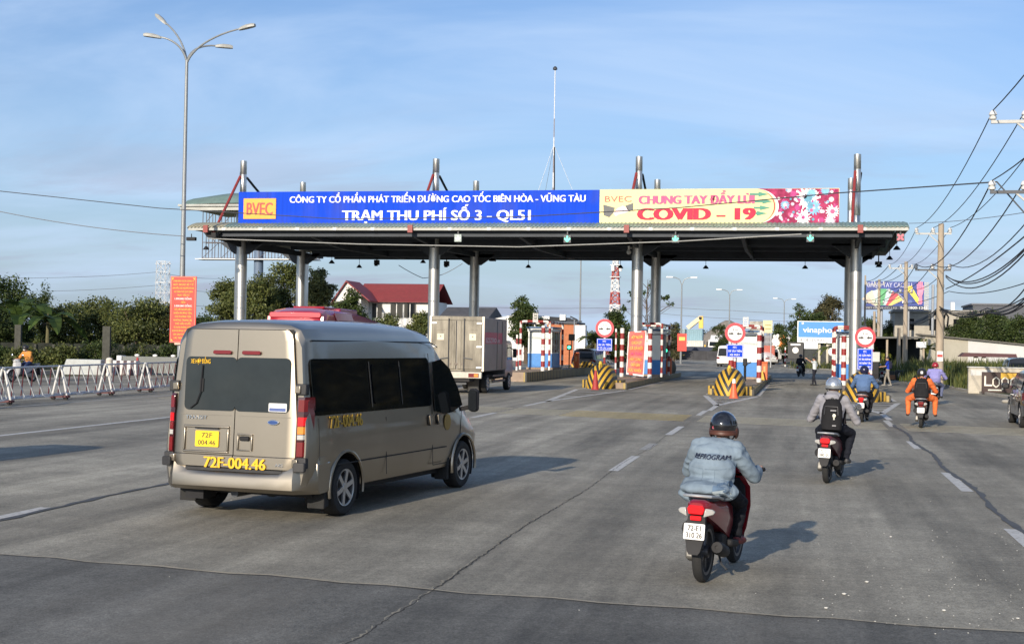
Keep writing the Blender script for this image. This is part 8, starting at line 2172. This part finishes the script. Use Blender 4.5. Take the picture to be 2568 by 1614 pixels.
# telecom tower
Yt = 300; p = A(1541, 850, Yt); t = thing('telecom_tower', (p.x, Yt, 0), 'red and white lattice telecom tower seen between the columns', 'tower')
hh = A(1541, 640, Yt).z; tr_, tw_ = M('tower_red', (.36, .07, .06), .6), M('tower_white', (.66, .65, .64), .6)
n = 16
for k in range(n):
    z0_, z1_ = hh * k / n, hh * (k + 1) / n; w0, w1 = 1.5 - 1.05 * k / n, 1.5 - 1.05 * (k + 1) / n; mb = MB()
    for s in (-1, 1):
        for u in (-1, 1): mb.bar((s * w0, u * w0, z0_), (s * w1, u * w1, z1_), .17)
        mb.bar((-w0, s * w0, z0_), (w1, s * w1, z1_), .15); mb.bar((w0, s * w0, z0_), (-w1, s * w1, z1_), .15); mb.bar((s * w0, -w0, z0_), (s * w1, w1, z1_), .13); mb.bar((-w1, s * w1, z1_), (w1, s * w1, z1_), .16)
    mb.obj('lattice_section', (tr_, tw_)[(k // 2) % 2], t, smooth=0)
for k in range(3): MB().cyl((1.0 * cos(k * 2.1), 1.0 * sin(k * 2.1), hh * .84), (1.0 * cos(k * 2.1), 1.0 * sin(k * 2.1), hh * .9), .4, n=10).obj('antenna_drum', white, t)
for z in (hh * .78, hh * .9): MB().bb(-1.1, 1.1, -1.1, 1.1, z - .08, z + .08).obj('platform', tw_, t, smooth=0)


def far_lamp(px, py, Y, arms, label):
    b = A(px, py, Y); t = thing('street_lamp', (b.x, Y, 0), label, 'street lamp', 'street lamps beyond the toll station')
    MB().lathe([(.13, 0), (.07, b.z)], 8).obj('pole', gp, t)
    for ax, ay in arms:
        e = A(ax, ay, Y) - Vector((b.x, Y, 0)); arm = MB().tube([(0, 0, b.z - .1), (e.x * .25, 0, b.z + (e.z - b.z) * .7), (e.x * .7, 0, b.z + (e.z - b.z) * .95), e], .05, 6).obj('arm', gp, t)
        s = 1 if e.x > 0 else -1; MB().bb(min(e.x, e.x + s * .8), max(e.x, e.x + s * .8), -.13, .13, e.z - .06, e.z + .1).obj('lamp_head', M('lamp_white', (.75, .76, .76), .4), arm, bevel=.03)
    return t


far_lamp(1457, 650, 150, [], 'plain tall lamp pole in the gap left of the telecom tower')
far_lamp(1710, 714, 165, [(1688, 695), (1732, 696)], 'twin armed street lamp right of the rear banner column')
far_lamp(1830, 740, 205, [(1810, 726), (1848, 727)], 'twin armed street lamp above the middle round sign')
far_lamp(1967, 757, 250, [(1950, 748), (1985, 750)], 'faint twin armed street lamp left of the conifer')
for px, Y, y0, y1, lab in ((1711, 165, 836, 880, 'red banner strapped to the twin armed lamp beyond the orange machine'),):
    a, b = A(px, y0, Y), A(px, y1, Y); t = thing('pole_banner', (a.x, Y - .2, (a.z + b.z) / 2), lab, 'banner'); hN = a.z - b.z
    MB().bb(-.55, .55, -.04, .04, -hN / 2, hN / 2).obj('cloth', M('banner_plain_red', (.66, .07, .05), .7), t, smooth=0); MB().bb(-.35, .35, -.06, -.041, hN * .1, hN * .3).obj('yellow_mark', yl, t, smooth=0)

# containers, excavator, mound, sheds
cont = M('container_blue', (.22, .36, .42), .6, var=.12, dirt=.2); contw = M('container_white', (.60, .60, .56), .6, dirt=.2)
def container(px0, px1, py0, py1, Y, m, label, d=2.4):
    x0, x1 = A(px0, py0, Y).x, A(px1, py0, Y).x; z0_, z1_ = max(A(px0, py1, Y).z, 0), A(px0, py0, Y).z; t = thing('shipping_container', (x0, Y, z0_), label, 'container', 'shipping containers beyond the barrier wall'); w, h = x1 - x0, z1_ - z0_
    MB().bb(0, w, 0, d, 0, h).obj('box', m, t, bevel=.03)
    n = int(w / .3); pr_ = None
    for i in range(n):
        if pr_ is None: pr_ = o = MB().slab([(0, 0), (.16, 0), (.12, -.05), (.04, -.05)], lambda u, v, dd: Vector((u, v, .12 + dd)), h - .24).obj('rib', m, t, smooth=0)
        else: o = sub(pr_, t, 'rib')
        o.location = (.08 + i * w / n, 0, 0)
    for z in (0.06, h - .06): MB().bb(0, w, -.07, 0, z - .06, z + .06).obj('rail', m, t, smooth=0)


container(1722, 1762, 825, 853, 232, cont, 'blue grey shipping container right below the yellow boom')
container(1664, 1718, 824, 856, 239, M('container_pale', (.30, .40, .42), .6, dirt=.25), 'pale blue container behind the dark bushes left of the red pole banner', 6)
container(1690, 1764, 853, 872, 231, contw, 'white container below the blue grey container')
p = A(1760, 850, 245); t = thing('excavator', (p.x, 245, 0), 'raised yellow excavator boom sticking up behind the containers', 'excavator')
ey = M('excavator_yellow', (.75, .48, .08), .5, var=.1); P_ = lambda x, y: A(x, y, 245) - Vector((p.x, 245, 0))
a, b, c = P_(1724, 822), P_(1758, 795), P_(1758, 823)
MB().bar(a, b, .75, .5, up=(0, 1, 0)).obj('boom', M('boom_pale', (.68, .58, .38), .5, dirt=.15), t, bevel=.05); MB().bar(b + Vector((0, 0, .2)), c, .8, .45, up=(0, 1, 0)).obj('arm', ey, t, bevel=.05); MB().cyl(b + Vector((-.1, -.3, -.2)), b + Vector((-.1, .3, -.2)), .28, n=12).obj('pin', black, t)
MB().bar(a.lerp(b, .2) + Vector((0, -.1, -.5)), a.lerp(b, .95) + Vector((0, -.1, -.5)), .14).obj('ram', black, t, smooth=0)
MB().bb(-2.6, .8, -1.2, 1.2, .8, 2.4).obj('cab', ey, t, bevel=.1); MB().bb(-3, 1.4, -1.4, 1.4, 0, .8).obj('tracks', black, t, bevel=.2)
p = A(1825, 850, 290); t = tag(MB().loft([[Vector((r_ * cos(a) * (1 + .05 * sin(3 * a)), r_ * .7 * sin(a), z)) for a in [2 * pi * i / 24 for i in range(24)]] for r_, z in ((8.5, 0), (6.8, 2.4), (4.0, 4.9), (1.4, 7.0), (.5, 7.5))]).obj('gravel_mound', M('mound_grey', (.20, .18, .155), .95, var=.2, sc=2, bump=.4, bs=6), smooth=60), 'tall grey brown conical mound behind the white lorry', 'mound'); t.location = (p.x, 290, 0); t.scale = (1.1, 1.1, A(1822, 803, 290).z / 7.5)
for i, (px, Y, yt, w, lab, m) in enumerate(((1690, 170, 815, 70, 'low dark bush left of the red pole banner', leaf_g), (1697, 210, 808, 40, 'small tree over the pale containers', leaf_d), (1808, 215, 815, 60, 'dark bush on the slope below the mound', leaf_d), (1950, 190, 812, 40, 'dark narrow tree right of the cream advertising boards', leaf_d), (1967, 185, 838, 70, 'low shrubs behind the white statues', leaf_m), (1650, 140, 850, 60, 'dark bush behind the rear banner column foot', leaf_d))):
    tree(px, Y, yt, w, lab, m, 101 + i, 2200, .36, .02, 'bushes beyond the toll station', 'bush')
# barrier wall on the far side of the bend
t = thing('barrier_wall', (A(1680, 890, 215).x, 215, 0), 'black stained concrete barrier wall curving away beyond the booths', 'wall')
xs = np.linspace(A(1640, 885, 215).x, A(2010, 885, 200).x, 12) - t.location.x
zt = A(1850, 881, 215).z
for i in range(11):
    MB().slab([(-.3, 0), (.3, 0), (.12, zt), (-.12, zt)], lambda u, v, d: Vector((xs[i] + .02 + d, u - i * .3, v)), xs[i + 1] - xs[i] - .04).obj('barrier_segment', M('stained_concrete', (.045, .045, .05), .85, var=.4, sc=.8), t, smooth=0)
MB().bb(xs[0], xs[-1], 6, 6.1, 0, A(1700, 868, 222).z).obj('hoarding', M('hoarding_navy', (.02, .03, .06), .7), t, smooth=0)
# advertising boards and statues
Y = 150; t = thing('advertising_boards', (A(1910, 820, Y).x, Y, 0), 'cream and photo printed advertising boards on posts above the middle booth', 'billboard'); ox = t.location.x
for x0_, x1_, y0_, y1_, m in ((1914, 1937, 803, 834, M('ad_cream', (.72, .62, .33), .6)), (1880, 1913, 805, 830, M('ad_photo', (.25, .25, .2), .6, var=.9, sc=1.3, col2=(.55, .52, .45)))): MB().bb(A(x0_, y0_, Y).x - ox, A(x1_, y0_, Y).x - ox, -.06, .06, A(x0_, y1_, Y).z, A(x0_, y0_, Y).z).obj('panel', m, t, smooth=0)
for x0_, y in ((1926, 815), (1926, 824)): MB().bb(A(x0_ - 7, y, Y).x - ox, A(x0_ + 8, y, Y).x - ox, -.075, -.061, A(x0_, y, Y).z - .04, A(x0_, y, Y).z + .04).obj('print_line', M('print_olive', (.25, .2, .06), .6), t, smooth=0)
for x0_ in (1884, 1910, 1934): MB().cyl((A(x0_, 820, Y).x - ox, .1, 0), (A(x0_, 820, Y).x - ox, .1, A(x0_, 806, Y).z), .06, n=6).obj('leg', galv, t)
def statue(px, pyb, h, m, label, fat=1.):
    p = A(px, pyb, 178); t = thing('garden_statue', (p.x, 178, p.z - .9), label, 'statue', 'statues for sale beyond the road')
    MB().bb(-.5, .5, -.4, .4, 0, .9).obj('pedestal', M('pedestal_grey', (.42, .41, .4), .8), t, bevel=.03)
    MB().lathe([(.42 * fat, .9), (.5 * fat, 1.2), (.34 * fat, .9 + h * .35), (.42 * fat, .9 + h * .6), (.36 * fat, .9 + h * .72), (.15, .9 + h * .8), (.22, .9 + h * .88), (.18, .9 + h * .96), (0, .9 + h)], 14).obj('figure', m, t)
stw = M('statue_white', (.75, .74, .70), .6, var=.08)
statue(1942, 882, 2.2, stw, 'white robed statue, left of the pair near the orange statue'); statue(1950, 882, 2.3, stw, 'white robed statue, right of the pair near the orange statue')
statue(1926, 866, 1.7, M('statue_grey', (.27, .27, .28), .8), 'grey stone statue on a red plinth behind the middle booth', 1.4); statue(1967, 872, 1.7, M('statue_orange', (.72, .22, .04), .6), 'orange statue beside the striped post beyond the booths', 1.6)
statue(1975, 870, 1.6, stw, 'pale statue partly behind the orange statue', 1.5); 
p = A(1924, 880, 176); t = tag(MB().bb(-.95, .95, -.4, .4, 0, 1.4).obj('plinth', M('plinth_red', (.42, .12, .09), .8), bevel=.03), 'dull red plinth under the grey stone statue', 'plinth'); t.location = (p.x, 176, p.z - .7)
p = A(1969, 912, 160); post((p.x, 160, 0), 2.2, 'small red and white marker post on the grass beyond the middle booth', .08, None)
p = A(2050, 795, 240)
for px, Y, y0, y1 in ((1300, 260, 750, 765), ):
    wire([A(1180, 768, 240), A(1500, 772, 260), A(1660, 770, 270)], .04, 'faint far cable over the round tree', m=gw, sag=.2)
wire([A(1660, 768, 230), A(1830, 778, 235), A(2100, 790, 240)], .035, 'upper faint far cable over the containers and mound', m=gw, sag=.1)
wire([A(1660, 786, 230), A(1830, 798, 235), A(2000, 806, 240)], .03, 'lower faint far cable over the containers and mound', m=gw, sag=.1)
wire([A(1000, 665, 95), A(1060, 697, 97), A(1110, 688, 99), A(1160, 660, 99)], .025, 'thin looping cable under the rear of the canopy near the red roof', m=gw, n=5, sag=.05)
# roadside trees going on along the right verge, outside the frame
src = [o for o in bpy.data.objects if o.get('group') == gr and o.name.startswith('roadside_tree')][:3]
for i, (x, y, k) in enumerate(((31, 62, 1.5), (26, 53, 1.6), (33, 72, 1.5), (22, 44, 1.5), (24, 33, 1.7), (21, 22, 1.6), (22, 10, 1.7), (37, 84, 1.5), (29, 45, 1.6), (19, 57, 1.5), (24, 68, 1.6), (29, 78, 1.6), (17, 49, 1.3))):
    dup(src[i % 3], (x, y, .05), i * 1.3, 'tall roadside tree on the right verge outside the view', (k, k, k * 1.05))
# distant tree line
g = np.random.default_rng(3); bl = []
for px in range(-150, 2750, 26):
    Y = 420; p = A(px, 850, Y); bl.append(((p.x, Y + g.uniform(-20, 20), 2.5), (g.uniform(4, 7), 4, g.uniform(2.0, 5.5))))
t = thing('far_tree_line', (0, 0, 0), 'far low line of trees along the horizon', 'trees')
stuff(leafcloud('far_foliage', bl, 22000, 1.1, MLEAF('leaf_far', (.06, .085, .045)), t, 8, .9))
